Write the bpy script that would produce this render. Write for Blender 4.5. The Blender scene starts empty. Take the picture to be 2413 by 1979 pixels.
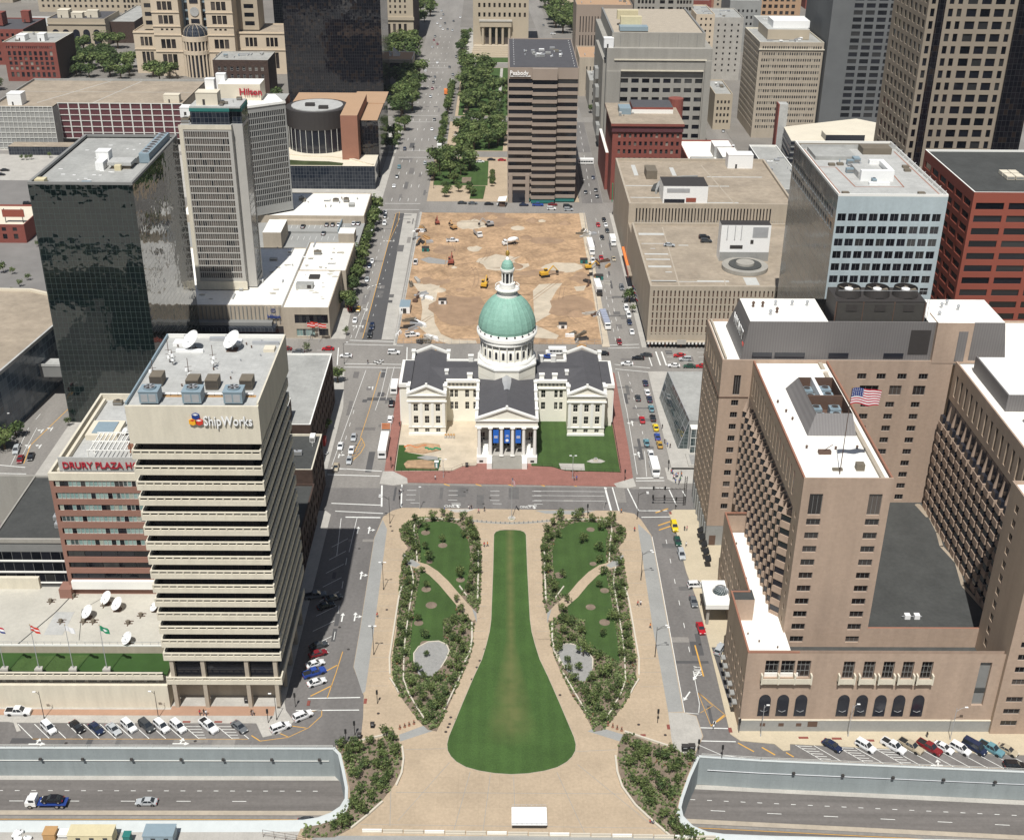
import bpy,math,random
from mathutils import Vector,Matrix
from mathutils.geometry import tessellate_polygon
random.seed(7)
S=bpy.context.scene
COL=S.collection
D2R=math.radians
# ---------------- camera, sky, sun
H=190.0
F0=2521.5
CR=Vector((0.99995056,-0.00548054,0.00829684));CU=Vector((-0.00483106,0.4615272,0.8871129));CW=Vector((0.00869107,0.88710913,-0.46147791))
cam=bpy.data.cameras.new('camera');camo=bpy.data.objects.new('camera',cam);COL.objects.link(camo)
cam.sensor_width=36;cam.lens=36*F0/2117;cam.clip_start=5;cam.clip_end=9000
camo.matrix_world=Matrix(((CR.x,CU.x,-CW.x,0),(CR.y,CU.y,-CW.y,0),(CR.z,CU.z,-CW.z,H),(0,0,0,1)))
S.camera=camo
SUN_EL,SUN_AZ=61.5,191.0
w=bpy.data.worlds.new('World');S.world=w;w.use_nodes=True
nt=w.node_tree;nt.nodes.clear()
sk=nt.nodes.new('ShaderNodeTexSky');sk.sky_type='NISHITA';sk.sun_disc=False
sk.sun_elevation=D2R(SUN_EL);sk.sun_rotation=D2R(SUN_AZ);sk.air_density=1.2;sk.dust_density=2.0
bg=nt.nodes.new('ShaderNodeBackground');bg.inputs[1].default_value=0.05
out=nt.nodes.new('ShaderNodeOutputWorld');nt.links.new(sk.outputs[0],bg.inputs[0]);nt.links.new(bg.outputs[0],out.inputs[0])
sl=bpy.data.lights.new('sun','SUN');sl.energy=5.0;sl.angle=D2R(0.5);sl.color=(1.0,0.98,0.945)
so=bpy.data.objects.new('sun',sl);COL.objects.link(so)
sd=Vector((math.sin(D2R(SUN_AZ))*math.cos(D2R(SUN_EL)),math.cos(D2R(SUN_AZ))*math.cos(D2R(SUN_EL)),math.sin(D2R(SUN_EL))))
so.rotation_euler=sd.to_track_quat('Z','Y').to_euler();so.location=(0,0,400)
S.view_settings.view_transform='Standard';S.view_settings.look='None'
S.view_settings.exposure=-0.02;S.view_settings.gamma=1
# ---------------- survey helpers
TS={1:(3.4145,0),2:(3.4145,480),3:(3.339,960),4:(3.345,1460)}
TX={1:0,2:600,3:1200,4:1793}
KK=2413/2117
def G(r,c,x,y,z=0.0):
 """point of the plane at height z seen in a survey tile"""
 s,y0=TS[r];px=(TX[c]+x/s)/KK;py=(y0+y/s)/KK
 d=CW+CR*((px-1058.487)/F0)-CU*((py-868.129)/F0)
 t=(z-H)/d.z
 return(d.x*t,d.y*t)
def GL(r,c,pts,z=0.0):return[G(r,c,a,b,z)for a,b in pts]
# ---------------- materials
M={}
def mat(name,col,rough=0.85,var=0.12,vs=0.35,var2=0.0,vs2=3.0,spec=0.3,metal=0.0,objcol=False,stretch=None,island=0.0,brick=None,stripes=None,bump=0.0,trans=0.0,seam=None):
 m=bpy.data.materials.new(name);m.use_nodes=True;M[name]=m
 t=m.node_tree;N=t.nodes;Lk=t.links;b=N['Principled BSDF']
 b.inputs['Roughness'].default_value=rough;b.inputs['Metallic'].default_value=metal
 b.inputs['Specular IOR Level'].default_value=spec
 geo=N.new('ShaderNodeNewGeometry');vec=geo.outputs['Position']
 if stretch:
  mp=N.new('ShaderNodeMapping');mp.inputs['Scale'].default_value=stretch;Lk.new(vec,mp.inputs[0]);vecs=mp.outputs[0]
 else:vecs=vec
 if objcol:
  oi=N.new('ShaderNodeObjectInfo');cur=oi.outputs['Color']
 else:
  rgb=N.new('ShaderNodeRGB');rgb.outputs[0].default_value=(*col,1);cur=rgb.outputs[0]
 def mul(cur,fac_sock,amt):
  mr=N.new('ShaderNodeMapRange');mr.inputs[1].default_value=0.25;mr.inputs[2].default_value=0.75
  mr.inputs[3].default_value=1-amt;mr.inputs[4].default_value=1+amt;Lk.new(fac_sock,mr.inputs[0])
  vm=N.new('ShaderNodeVectorMath');vm.operation='SCALE';Lk.new(cur,vm.inputs[0]);Lk.new(mr.outputs[0],vm.inputs['Scale'])
  return vm.outputs[0]
 if brick:
  sx,sz,amt=brick
  cx=N.new('ShaderNodeSeparateXYZ');Lk.new(vec,cx.inputs[0])
  ad=N.new('ShaderNodeMath');Lk.new(cx.outputs[0],ad.inputs[0]);Lk.new(cx.outputs[1],ad.inputs[1])
  cb=N.new('ShaderNodeCombineXYZ');Lk.new(ad.outputs[0],cb.inputs[0]);Lk.new(cx.outputs[2],cb.inputs[1])
  br=N.new('ShaderNodeTexBrick');br.inputs['Scale'].default_value=1;br.inputs['Brick Width'].default_value=sx;br.inputs['Row Height'].default_value=sz
  br.inputs['Mortar Size'].default_value=0.03*sz+0.004;br.inputs['Color1'].default_value=(.62,.62,.62,1);br.inputs['Color2'].default_value=(.45,.45,.45,1)
  br.inputs['Mortar'].default_value=(.36,.36,.36,1);Lk.new(cb.outputs[0],br.inputs[0]);cur=mul(cur,br.outputs[0],amt)
 if var:
  n=N.new('ShaderNodeTexNoise');n.inputs['Scale'].default_value=vs;n.inputs['Detail'].default_value=6;n.inputs['Roughness'].default_value=0.65
  Lk.new(vecs,n.inputs[0]);cur=mul(cur,n.outputs[0],var)
 if var2:
  n=N.new('ShaderNodeTexNoise');n.inputs['Scale'].default_value=vs2;n.inputs['Detail'].default_value=3
  Lk.new(vec,n.inputs[0]);cur=mul(cur,n.outputs[0],var2)
 if seam:
  size,amt,ax2=seam
  sp=N.new('ShaderNodeSeparateXYZ');Lk.new(vec,sp.inputs[0]);cb=N.new('ShaderNodeCombineXYZ');Lk.new(sp.outputs[0],cb.inputs[0]);Lk.new(sp.outputs[ax2],cb.inputs[1])
  br=N.new('ShaderNodeTexBrick');br.offset=0;br.inputs['Scale'].default_value=1;br.inputs['Brick Width'].default_value=size;br.inputs['Row Height'].default_value=size
  br.inputs['Mortar Size'].default_value=.035;br.inputs['Color1'].default_value=(.53,.53,.53,1);br.inputs['Color2'].default_value=(.47,.47,.47,1);br.inputs['Mortar'].default_value=(.25,.25,.25,1);Lk.new(cb.outputs[0],br.inputs[0]);cur=mul(cur,br.outputs[0],amt)
 if stripes:
  ax,per,amt=stripes
  cx=N.new('ShaderNodeSeparateXYZ');Lk.new(vec,cx.inputs[0])
  a=N.new('ShaderNodeMath');a.operation='MULTIPLY';a.inputs[1].default_value=6.2832/per;Lk.new(cx.outputs[ax],a.inputs[0])
  s_=N.new('ShaderNodeMath');s_.operation='SINE';Lk.new(a.outputs[0],s_.inputs[0])
  h=N.new('ShaderNodeMath');h.operation='MULTIPLY_ADD';h.inputs[1].default_value=.5;h.inputs[2].default_value=.5;Lk.new(s_.outputs[0],h.inputs[0])
  cur=mul(cur,h.outputs[0],amt)
 if island:
  oi=N.new('ShaderNodeObjectInfo')
  ad=N.new('ShaderNodeMath');Lk.new(geo.outputs['Random Per Island'],ad.inputs[0]);Lk.new(oi.outputs['Random'],ad.inputs[1])
  fr=N.new('ShaderNodeMath');fr.operation='FRACT';Lk.new(ad.outputs[0],fr.inputs[0]);cur=mul(cur,fr.outputs[0],island)
 Lk.new(cur,b.inputs['Base Color'])
 if bump:
  n=N.new('ShaderNodeTexNoise');n.inputs['Scale'].default_value=6;Lk.new(vec,n.inputs[0])
  bp=N.new('ShaderNodeBump');bp.inputs['Strength'].default_value=bump;bp.inputs['Distance'].default_value=.1;Lk.new(n.outputs[0],bp.inputs['Height']);Lk.new(bp.outputs[0],b.inputs['Normal'])
 if trans:b.inputs['Transmission Weight'].default_value=trans
 return m
def glassmat(name,cols,rough=0.06,wav=0.0,grid=None,gridcol=(.1,.1,.1),spec=0.6,gw=0.06):
 """window glass: a few tones picked per window (blinds, dark rooms), optional curtain-wall grid in metres"""
 m=bpy.data.materials.new(name);m.use_nodes=True;M[name]=m
 t=m.node_tree;N=t.nodes;Lk=t.links;b=N['Principled BSDF']
 b.inputs['Roughness'].default_value=rough;b.inputs['Specular IOR Level'].default_value=spec
 geo=N.new('ShaderNodeNewGeometry');oi=N.new('ShaderNodeObjectInfo')
 ad=N.new('ShaderNodeMath');Lk.new(geo.outputs['Random Per Island'],ad.inputs[0]);Lk.new(oi.outputs['Random'],ad.inputs[1])
 fr=N.new('ShaderNodeMath');fr.operation='FRACT';Lk.new(ad.outputs[0],fr.inputs[0]);fac=fr.outputs[0]
 if grid:
  gx,gz=grid
  cx=N.new('ShaderNodeSeparateXYZ');Lk.new(geo.outputs['Position'],cx.inputs[0])
  a2=N.new('ShaderNodeMath');Lk.new(cx.outputs[0],a2.inputs[0]);Lk.new(cx.outputs[1],a2.inputs[1])
  def line(sock,per):
   d=N.new('ShaderNodeMath');d.operation='DIVIDE';d.inputs[1].default_value=per;Lk.new(sock,d.inputs[0])
   f=N.new('ShaderNodeMath');f.operation='FRACT';Lk.new(d.outputs[0],f.inputs[0])
   l=N.new('ShaderNodeMath');l.operation='LESS_THAN';l.inputs[1].default_value=gw/per*2;Lk.new(f.outputs[0],l.inputs[0])
   fl=N.new('ShaderNodeMath');fl.operation='FLOOR';Lk.new(d.outputs[0],fl.inputs[0]);return l.outputs[0],fl.outputs[0]
  l1,f1=line(a2.outputs[0],gx);l2,f2=line(cx.outputs[2],gz)
  mx=N.new('ShaderNodeMath');mx.operation='MAXIMUM';Lk.new(l1,mx.inputs[0]);Lk.new(l2,mx.inputs[1])
  cb=N.new('ShaderNodeCombineXYZ');Lk.new(f1,cb.inputs[0]);Lk.new(f2,cb.inputs[1])
  wn=N.new('ShaderNodeTexWhiteNoise');wn.noise_dimensions='3D';Lk.new(cb.outputs[0],wn.inputs[0]);fac=wn.outputs[0]
 if grid:
  v1=N.new('ShaderNodeVectorMath');v1.operation='SUBTRACT';Lk.new(wn.outputs[1],v1.inputs[0]);v1.inputs[1].default_value=(.5,.5,.5)
  v2=N.new('ShaderNodeVectorMath');v2.operation='SCALE';Lk.new(v1.outputs[0],v2.inputs[0]);v2.inputs['Scale'].default_value=.014 if wav else .008
  v3=N.new('ShaderNodeVectorMath');v3.operation='ADD';Lk.new(v2.outputs[0],v3.inputs[0]);v4=N.new('ShaderNodeVectorMath');v4.operation='NORMALIZE';Lk.new(v3.outputs[0],v4.inputs[0]);Lk.new(v4.outputs[0],b.inputs['Normal'])
 cr=N.new('ShaderNodeValToRGB');cr.color_ramp.interpolation='CONSTANT'
 e=cr.color_ramp.elements;e[0].position=0;e[0].color=(*cols[0][1],1);e[1].position=cols[1][0];e[1].color=(*cols[1][1],1)
 for p_,c_ in cols[2:]:
  k=e.new(p_);k.color=(*c_,1)
 Lk.new(fac,cr.inputs[0]);cur=cr.outputs[0]
 if grid:
  mixn=N.new('ShaderNodeMix');mixn.data_type='RGBA';Lk.new(mx.outputs[0],mixn.inputs[0]);Lk.new(cur,mixn.inputs[6]);mixn.inputs[7].default_value=(*gridcol,1);cur=mixn.outputs[2]
  ra=N.new('ShaderNodeMath');ra.operation='MULTIPLY_ADD';ra.inputs[1].default_value=.5;ra.inputs[2].default_value=rough;Lk.new(mx.outputs[0],ra.inputs[0]);Lk.new(ra.outputs[0],b.inputs['Roughness'])
 Lk.new(cur,b.inputs['Base Color'])
 if wav:
  n=N.new('ShaderNodeTexNoise');n.inputs['Scale'].default_value=0.22;n.inputs['Detail'].default_value=2;Lk.new(geo.outputs['Position'],n.inputs[0])
  bp=N.new('ShaderNodeBump');bp.inputs['Strength'].default_value=wav;bp.inputs['Distance'].default_value=0.5;Lk.new(n.outputs[0],bp.inputs['Height']);Lk.new(bp.outputs[0],v3.inputs[1])if grid else Lk.new(bp.outputs[0],b.inputs['Normal'])
 elif grid:Lk.new(geo.outputs['Normal'],v3.inputs[1])
 return m
mat('asphalt',(.165,.155,.146),.9,.26,.10,.12,1.2,stretch=(1,.2,1))
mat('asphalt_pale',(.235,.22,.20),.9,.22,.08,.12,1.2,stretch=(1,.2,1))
mat('asphalt_new',(.09,.088,.088),.9,.1,.2)
mat('asphalt_hwy',(.15,.138,.128),.9,.26,.45,.1,1.5,stretch=(.05,1,1))
mat('road_patch',(.13,.125,.12),.9,.2,.4)
mat('roof_stain',(.50,.47,.40),.9,.3,.3,.2,1)
mat('concrete',(.42,.40,.36),.9,.15,.2,.08,2.5,seam=(3.0,.12,1))
mat('concrete_grey',(.30,.30,.285),.9,.1,.15,.06,2)
mat('tan_paving',(.425,.335,.235),.9,.13,.1,.08,1.6,seam=(4.4,.10,1))
mat('brick_paving',(.27,.125,.10),.9,.15,.4,.15,3)
mat('city_ground',(.20,.185,.165),.9,.2,.03,.1,1)
mat('lot_paving',(.20,.19,.178),.9,.15,.08)
mat('trench_wall',(.30,.335,.335),.85,.13,.3,.05,2,stretch=(1,1,.15),seam=(5.0,.12,2))
mat('trench_rim',(.52,.55,.54),.8,.06,.5)
mat('grass',(.05,.092,.024),.95,.22,.12,.22,3.5,stripes=(0,3.2,.04))
mat('grass_worn',(.12,.13,.045),.95,.3,.25,.2,4)
mat('turf_dark',(.035,.08,.018),.95,.15,.2)
mat('mulch',(.20,.155,.115),.95,.3,.6,.2,4)
mat('dirt',(.39,.26,.155),.95,.42,.1,.25,.6)
mat('dirt_dark',(.31,.21,.135),.95,.25,.2)
mat('dirt_pale',(.50,.43,.33),.95,.2,.2)
mat('strip_brick',(.38,.235,.16),.9,.1,.4)
mat('gravel',(.29,.285,.27),.95,.15,1.2,.15,6)
mat('white_line',(.72,.72,.68),.8,.15,1.0)
mat('yellow_line',(.62,.34,.07),.8,.15,1.0)
mat('leaf',(.15,.205,.07),.7,.25,.25,island=.45)
mat('leaf_dark',(.09,.135,.05),.7,.25,.25,island=.4)
mat('leaf_light',(.21,.26,.095),.7,.25,.3,island=.4)
mat('bark',(.12,.085,.055),.9)
mat('ground_leaf',(.19,.235,.10),.8,.35,.2,island=.5)
mat('limestone',(.56,.51,.42),.85,.05,.2)
mat('precast',(.64,.59,.475),.85,.11,.5,.04,2.0,stretch=(1,1,.2))
mat('precast_dark',(.22,.22,.21),.85,.08,.4)
mat('white_paint',(.80,.79,.74),.7,.03,.3)
mat('courthouse_cream',(.80,.77,.67),.8,.04,.3)
mat('slate_roof',(.085,.083,.088),.8,.12,.3,.1,2)
mat('copper',(.235,.42,.34),.6,.14,.5,.1,2.5)
mat('gold',(.65,.42,.1),.35,metal=.7)
mat('window_dark',(.02,.022,.03),.15,0,spec=.6)
mat('hotel_brick',(.40,.30,.228),.85,.14,.22,.06,1.2,stretch=(1,1,.12),brick=(1.2,.4,.06))
mat('hotel_brick_side',(.385,.30,.223),.85,.14,.22,stretch=(1,1,.12),brick=(1.2,.4,.06))
mat('grey_metal',(.17,.16,.155),.6,.05,.2,stripes=(0,.7,.07))
mat('white_roof',(.84,.82,.76),.8,.14,.12,.06,.8,seam=(4.0,.1,1))
mat('annex_roof',(.47,.45,.39),.9,.12,.1,.06,1)
mat('tan_walk',(.50,.43,.31),.9,.1,.15,.06,2)
mat('cream_roof',(.66,.60,.48),.85,.08,.1)
mat('grey_roof',(.34,.34,.32),.9,.2,.12,.1,.8,seam=(3.5,.12,1))
mat('dark_roof',(.062,.064,.061),.9,.22,.15,.08,1.2)
mat('tan_roof',(.33,.275,.21),.9,.24,.09,.12,.5,seam=(8.0,.12,1))
mat('orange_roof',(.42,.275,.17),.9,.05,.1)
mat('lightgrey_roof',(.42,.42,.40),.85,.16,.2,.08,1,seam=(3.0,.12,1))
mat('patch',(.50,.50,.47),.9,.1,.6)
mat('tan_concrete',(.41,.355,.28),.85,.13,.3,.05,1.5,stretch=(1,1,.15))
mat('pale_concrete',(.44,.425,.39),.85,.05,.2)
mat('dim_tan',(.29,.245,.19),.85,.08,.1)
mat('dim_grey',(.135,.14,.14),.85,.1,.1)
mat('pink_concrete',(.31,.255,.21),.85,.05,.2)
mat('grey_concrete',(.32,.305,.27),.85,.13,.25,.05,1.5,stretch=(1,1,.12))
mat('cream_stone',(.60,.50,.375),.85,.06,.1)
mat('buff_stone',(.45,.385,.29),.85,.07,.1)
mat('red_brick',(.23,.072,.055),.85,.1,.2,.08,2)
mat('orange_brick',(.31,.15,.10),.85,.08,.2)
mat('rust_brick',(.27,.145,.11),.85,.08,.3)
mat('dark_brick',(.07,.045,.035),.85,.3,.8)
mat('red_panel',(.27,.075,.05),.7,.06,.1)
mat('maroon',(.11,.04,.045),.8,.1,.3)
mat('white_grid',(.62,.62,.58),.7,.05,.3)
mat('bluegrey_panel',(.42,.49,.51),.45,.12,.25,.05,1,stretch=(1,1,.12),spec=.5)
mat('metal',(.45,.46,.47),.45,.1,.5,metal=.3)
mat('unit_blue',(.24,.31,.35),.5,.06,1)
mat('unit_brown',(.17,.145,.11),.7,.1,.6)
mat('cooler_dark',(.06,.056,.05),.7,.1,1)
mat('dark_metal',(.05,.045,.042),.6,.1,1)
mat('brown_metal',(.12,.075,.055),.7,.1,1)
mat('white_plastic',(.82,.82,.80),.5,.03,1)
mat('rubber',(.02,.02,.02),.8,0)
mat('car_paint',(1,1,1),.25,0,spec=.6,objcol=True)
mat('car_glass',(.025,.03,.035),.08,0,spec=.8)
mat('chrome',(.5,.5,.5),.3,metal=.9,var=0)
mat('lamp_glass',(.85,.85,.8),.2,0)
mat('tail_red',(.35,.02,.02),.3,0)
mat('skin',(.45,.27,.19),.6,0)
mat('cloth',(1,1,1),.9,0,objcol=True)
mat('trousers',(.06,.07,.11),.9,0)
mat('hair',(.04,.025,.015),.8,0)
mat('sign_red',(.36,.02,.035),.6,0)
mat('sign_white',(.85,.85,.83),.5,0)
mat('sign_grey',(.40,.40,.40),.6,0)
mat('logo_blue',(.02,.05,.22),.4,0)
mat('logo_red',(.6,.05,.03),.4,0)
mat('logo_yellow',(.85,.42,.03),.4,0)
mat('banner_blue',(.02,.13,.52),.7,.05,1)
mat('flag_red',(.5,.03,.05),.8,0)
mat('flag_blue',(.03,.05,.2),.8,0)
mat('flag_green',(.02,.25,.12),.8,0)
mat('flag_white',(.8,.8,.8),.8,0)
mat('wood',(.45,.27,.12),.8,.1,1)
mat('teal',(.03,.17,.15),.6,.05,1)
mat('yellow_machine',(.62,.36,.04),.5,.05,1)
mat('yellow_trailer',(.60,.53,.34),.7,.08,.8)
mat('orange_net',(.75,.22,.06),.8,.1,1)
mat('awning_white',(.75,.74,.7),.7,0)
mat('blue_tarp',(.35,.38,.46),.7,.08,1)
mat('flower',(.16,.09,.04),.9,.3,1)
def lawnmat():
 m=mat('lawn_centre',(.052,.100,.025),.95,.22,.12,.22,3.5,stripes=(0,3.2,.04));t=m.node_tree;N=t.nodes;Lk=t.links;b=N['Principled BSDF']
 src=b.inputs['Base Color'].links[0].from_socket;geo=N.new('ShaderNodeNewGeometry');sp=N.new('ShaderNodeSeparateXYZ');Lk.new(geo.outputs['Position'],sp.inputs[0])
 def mth(op,a,b_=None,c=None):
  n=N.new('ShaderNodeMath');n.operation=op
  for i,v in enumerate((a,b_,c)):
   if v is None:continue
   if isinstance(v,(int,float)):n.inputs[i].default_value=v
   else:Lk.new(v,n.inputs[i])
  return n.outputs[0]
 wd=N.new('ShaderNodeMapRange');wd.inputs[1].default_value=212;wd.inputs[2].default_value=245;wd.inputs[3].default_value=6.5;wd.inputs[4].default_value=1.5;Lk.new(sp.outputs[1],wd.inputs[0])
 d=mth('DIVIDE',mth('ABSOLUTE',mth('SUBTRACT',sp.outputs[0],2.6)),wd.outputs[0]);f=mth('SUBTRACT',1.0,d);f.node.use_clamp=True
 ns=N.new('ShaderNodeTexNoise');ns.inputs['Scale'].default_value=.35;ns.inputs['Detail'].default_value=5;Lk.new(geo.outputs['Position'],ns.inputs[0])
 yc=N.new('ShaderNodeMapRange');yc.inputs[1].default_value=207;yc.inputs[2].default_value=216;yc.inputs[3].default_value=0;yc.inputs[4].default_value=1;Lk.new(sp.outputs[1],yc.inputs[0])
 fac=mth('MULTIPLY',mth('MULTIPLY',f,yc.outputs[0]),mth('MULTIPLY',ns.outputs[0],1.5));fac.node.use_clamp=True
 mx=N.new('ShaderNodeMix');mx.data_type='RGBA';Lk.new(fac,mx.inputs[0]);Lk.new(src,mx.inputs[6]);mx.inputs[7].default_value=(.13,.14,.05,1);Lk.new(mx.outputs[2],b.inputs['Base Color'])
lawnmat()
glassmat('glass_curtained',[(0,(.13,.11,.095)),(.55,(.10,.088,.075)),(.9,(.012,.012,.014))],rough=.3)
glassmat('glass_dark',[(0,(.006,.007,.010)),(.45,(.014,.015,.02)),(.8,(.034,.034,.034))],spec=.4)
glassmat('glass_blind',[(0,(.015,.016,.022)),(.5,(.045,.045,.045)),(.75,(.16,.15,.13)),(.9,(.30,.28,.24))])
glassmat('glass_brown',[(0,(.014,.012,.012)),(.5,(.034,.028,.026)),(.85,(.085,.07,.06))])
glassmat('glass_teal',[(0,(.27,.37,.34)),(.35,(.20,.30,.28)),(.78,(.05,.07,.07)),(.88,(.33,.36,.3))],rough=.2)
glassmat('curtain_green',[(0,(.004,.009,.009)),(.5,(.005,.011,.010)),(.85,(.008,.014,.012))],rough=.02,wav=.16,grid=(1.58,1.9),gridcol=(.05,.075,.07),spec=1.0,gw=.03)
glassmat('curtain_black',[(0,(.006,.006,.009)),(.5,(.011,.010,.013)),(.8,(.022,.016,.014))],rough=.04,wav=.12,grid=(1.5,2.0),gridcol=(.02,.02,.022),spec=.55,gw=.05)
glassmat('curtain_slate',[(0,(.015,.02,.03)),(.5,(.03,.035,.045))],rough=.06,wav=.06,grid=(1.5,1.9),gridcol=(.10,.11,.12),spec=.5,gw=.06)
glassmat('curtain_mirror',[(0,(.13,.145,.145)),(.5,(.11,.12,.12))],rough=.10,wav=.10,grid=(4.0,4.0),gridcol=(.2,.22,.22),spec=1.0,gw=.05)
glassmat('curtain_blue',[(0,(.06,.085,.115)),(.4,(.085,.115,.145)),(.75,(.16,.19,.22))],rough=.15,wav=.05,grid=(2.6,2.6),gridcol=(.13,.17,.21),spec=.5,gw=.12)
glassmat('curtain_tower_side',[(0,(.10,.11,.10)),(.6,(.05,.055,.055))],rough=.12,grid=(2.0,2.7),gridcol=(.27,.27,.25),spec=.5,gw=.16)
glassmat('glass_pavilion',[(0,(.05,.07,.07)),(.6,(.08,.1,.1))],rough=.08,grid=(1.3,1.3),gridcol=(.25,.28,.28),gw=.05)
for _n in('leaf','leaf_dark','leaf_light','ground_leaf'):
 _t=M[_n].node_tree;_b=_t.nodes['Principled BSDF'];_s=_b.inputs['Base Color'].links[0].from_socket;_tr=_t.nodes.new('ShaderNodeBsdfTranslucent');_t.links.new(_s,_tr.inputs[0])
 _m=_t.nodes.new('ShaderNodeMixShader');_m.inputs[0].default_value=.5;_t.links.new(_b.outputs[0],_m.inputs[1]);_t.links.new(_tr.outputs[0],_m.inputs[2]);_t.links.new(_m.outputs[0],_t.nodes['Material Output'].inputs[0])
# ---------------- mesh builder
class MB:
 def __init__(s):s.v=[];s.f=[];s.m=[];s.mats=[]
 def mi(s,m):
  if m not in s.mats:s.mats.append(m)
  return s.mats.index(m)
 def face(s,pts,m):
  n=len(s.v);s.v.extend(pts);s.f.append(tuple(range(n,n+len(pts))));s.m.append(s.mi(m))
 def box(s,x0,x1,y0,y1,z0,z1,m,top=None,bottom=True):
  n=len(s.v);k=s.mi(m);kt=s.mi(top)if top else k
  s.v+=[(x0,y0,z0),(x1,y0,z0),(x1,y1,z0),(x0,y1,z0),(x0,y0,z1),(x1,y0,z1),(x1,y1,z1),(x0,y1,z1)]
  fs=[(0,1,5,4),(1,2,6,5),(2,3,7,6),(3,0,4,7),(4,5,6,7)]
  ks=[k,k,k,k,kt]
  if bottom:fs.append((3,2,1,0));ks.append(k)
  s.f+=[tuple(n+i for i in f)for f in fs];s.m+=ks
  return s
 def obox(s,c,ux,lx,ly,z0,z1,m):
  """oriented box: centre c(x,y), ux unit dir, half lengths lx, ly"""
  ux=Vector(ux).normalized();uy=Vector((-ux.y,ux.x));c=Vector(c)
  P=[c-ux*lx-uy*ly,c+ux*lx-uy*ly,c+ux*lx+uy*ly,c-ux*lx+uy*ly]
  return s.prism([(p.x,p.y)for p in P],z0,z1,m)
 def prism(s,poly,z0,z1,m,top=None,bottom=False):
  a=sum(poly[i][0]*poly[(i+1)%len(poly)][1]-poly[(i+1)%len(poly)][0]*poly[i][1]for i in range(len(poly)))
  if a<0:poly=poly[::-1]
  n=len(poly);b=len(s.v);k=s.mi(m);kt=s.mi(top)if top else k
  s.v+=[(p[0],p[1],z0)for p in poly]+[(p[0],p[1],z1)for p in poly]
  if z1-z0>1e-4:
   for i in range(n):
    j=(i+1)%n;s.f.append((b+i,b+j,b+n+j,b+n+i));s.m.append(k)
  tr=tessellate_polygon([[Vector((p[0],p[1],0))for p in poly]])
  for t in tr:
   q=[poly[i]for i in t]
   ar=(q[1][0]-q[0][0])*(q[2][1]-q[0][1])-(q[2][0]-q[0][0])*(q[1][1]-q[0][1])
   if ar<0:t=(t[0],t[2],t[1])
   s.f.append(tuple(b+n+i for i in t));s.m.append(kt)
   if bottom:s.f.append(tuple(b+i for i in reversed(t)));s.m.append(k)
  return s
 def frust(s,c,r0,r1,z0,z1,m,n=16,cap=True,ph=0.0):
  b=len(s.v);k=s.mi(m)
  for r,z in((r0,z0),(r1,z1)):
   s.v+=[(c[0]+r*math.cos(ph+2*math.pi*i/n),c[1]+r*math.sin(ph+2*math.pi*i/n),z)for i in range(n)]
  for i in range(n):
   j=(i+1)%n;s.f.append((b+i,b+j,b+n+j,b+n+i));s.m.append(k)
  if cap:s.f.append(tuple(b+n+i for i in range(n)));s.m.append(k)
  return s
 def cyl(s,c,r,z0,z1,m,n=12):return s.frust(c,r,r,z0,z1,m,n)
 def tube(s,p,q,r,m,n=6,r2=None):
  p=Vector(p);q=Vector(q);d=(q-p)
  if d.length<1e-5:return s
  d.normalize();a=d.orthogonal().normalized();b_=d.cross(a);b=len(s.v);k=s.mi(m);r2=r if r2 is None else r2
  for c,rr in((p,r),(q,r2)):
   s.v+=[tuple(c+(a*math.cos(2*math.pi*i/n)+b_*math.sin(2*math.pi*i/n))*rr)for i in range(n)]
  for i in range(n):
   j=(i+1)%n;s.f.append((b+i,b+j,b+n+j,b+n+i));s.m.append(k)
  s.f.append(tuple(b+n+i for i in range(n)));s.m.append(k)
  return s
 def ribbon(s,pts,wd,z,m,closed=False):
  """flat strip of width wd along pts"""
  n=len(pts)
  for i in range(n if closed else n-1):
   a=Vector(pts[i][:2]);b=Vector(pts[(i+1)%n][:2]);d=(b-a)
   if d.length<1e-6:continue
   d.normalize();p=Vector((-d.y,d.x))*wd/2;e=d*(wd*.2 if n>2 else 0)
   q=[a-p-e,b-p+e,b+p+e,a+p-e]
   s.face([(t.x,t.y,z)for t in q],m)
  return s
 def wallrun(s,pts,wd,z0,z1,m):
  n=len(pts);L=[];R=[]
  for i in range(n):
   a=Vector(pts[max(i-1,0)][:2]);b=Vector(pts[min(i+1,n-1)][:2]);d=(b-a).normalized();p=Vector((-d.y,d.x))*wd/2;c=Vector(pts[i][:2])
   L.append(tuple(c+p));R.append(tuple(c-p))
  return s.prism(R+L[::-1],z0,z1,m)
 def mesh(s,name,off=(0,0,0),smooth=False):
  me=bpy.data.meshes.new(name);ox,oy,oz=off
  me.from_pydata([(a-ox,b-oy,c-oz)for a,b,c in s.v],[],s.f)
  for m in s.mats:me.materials.append(M[m])
  me.polygons.foreach_set('material_index',s.m)
  if smooth:me.polygons.foreach_set('use_smooth',[True]*len(s.f))
  me.update();return me
def tag(o,label=None,cat=None,group=None,kind=None):
 if label:o['label']=label
 if cat:o['category']=cat
 if group:o['group']=group
 if kind:o['kind']=kind
 return o
def link(o,parent=None):
 COL.objects.link(o)
 if parent:o.parent=parent
 return o
def thing(name,loc,label,cat,group=None,rz=0.0):
 o=bpy.data.objects.new(name,None);o.empty_display_size=.5;o.location=loc;o.rotation_euler=(0,0,rz)
 link(o);return tag(o,label,cat,group)
def part(mb,name,root,smooth=False,label=None):
 """mb in world coordinates -> child of root (roots built this way are unrotated)"""
 p=root;off=Vector((0,0,0))
 while p:off+=p.location;p=p.parent
 o=bpy.data.objects.new(name,mb.mesh(name,off,smooth));link(o,root)
 if label:o['label']=label
 return o
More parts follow.
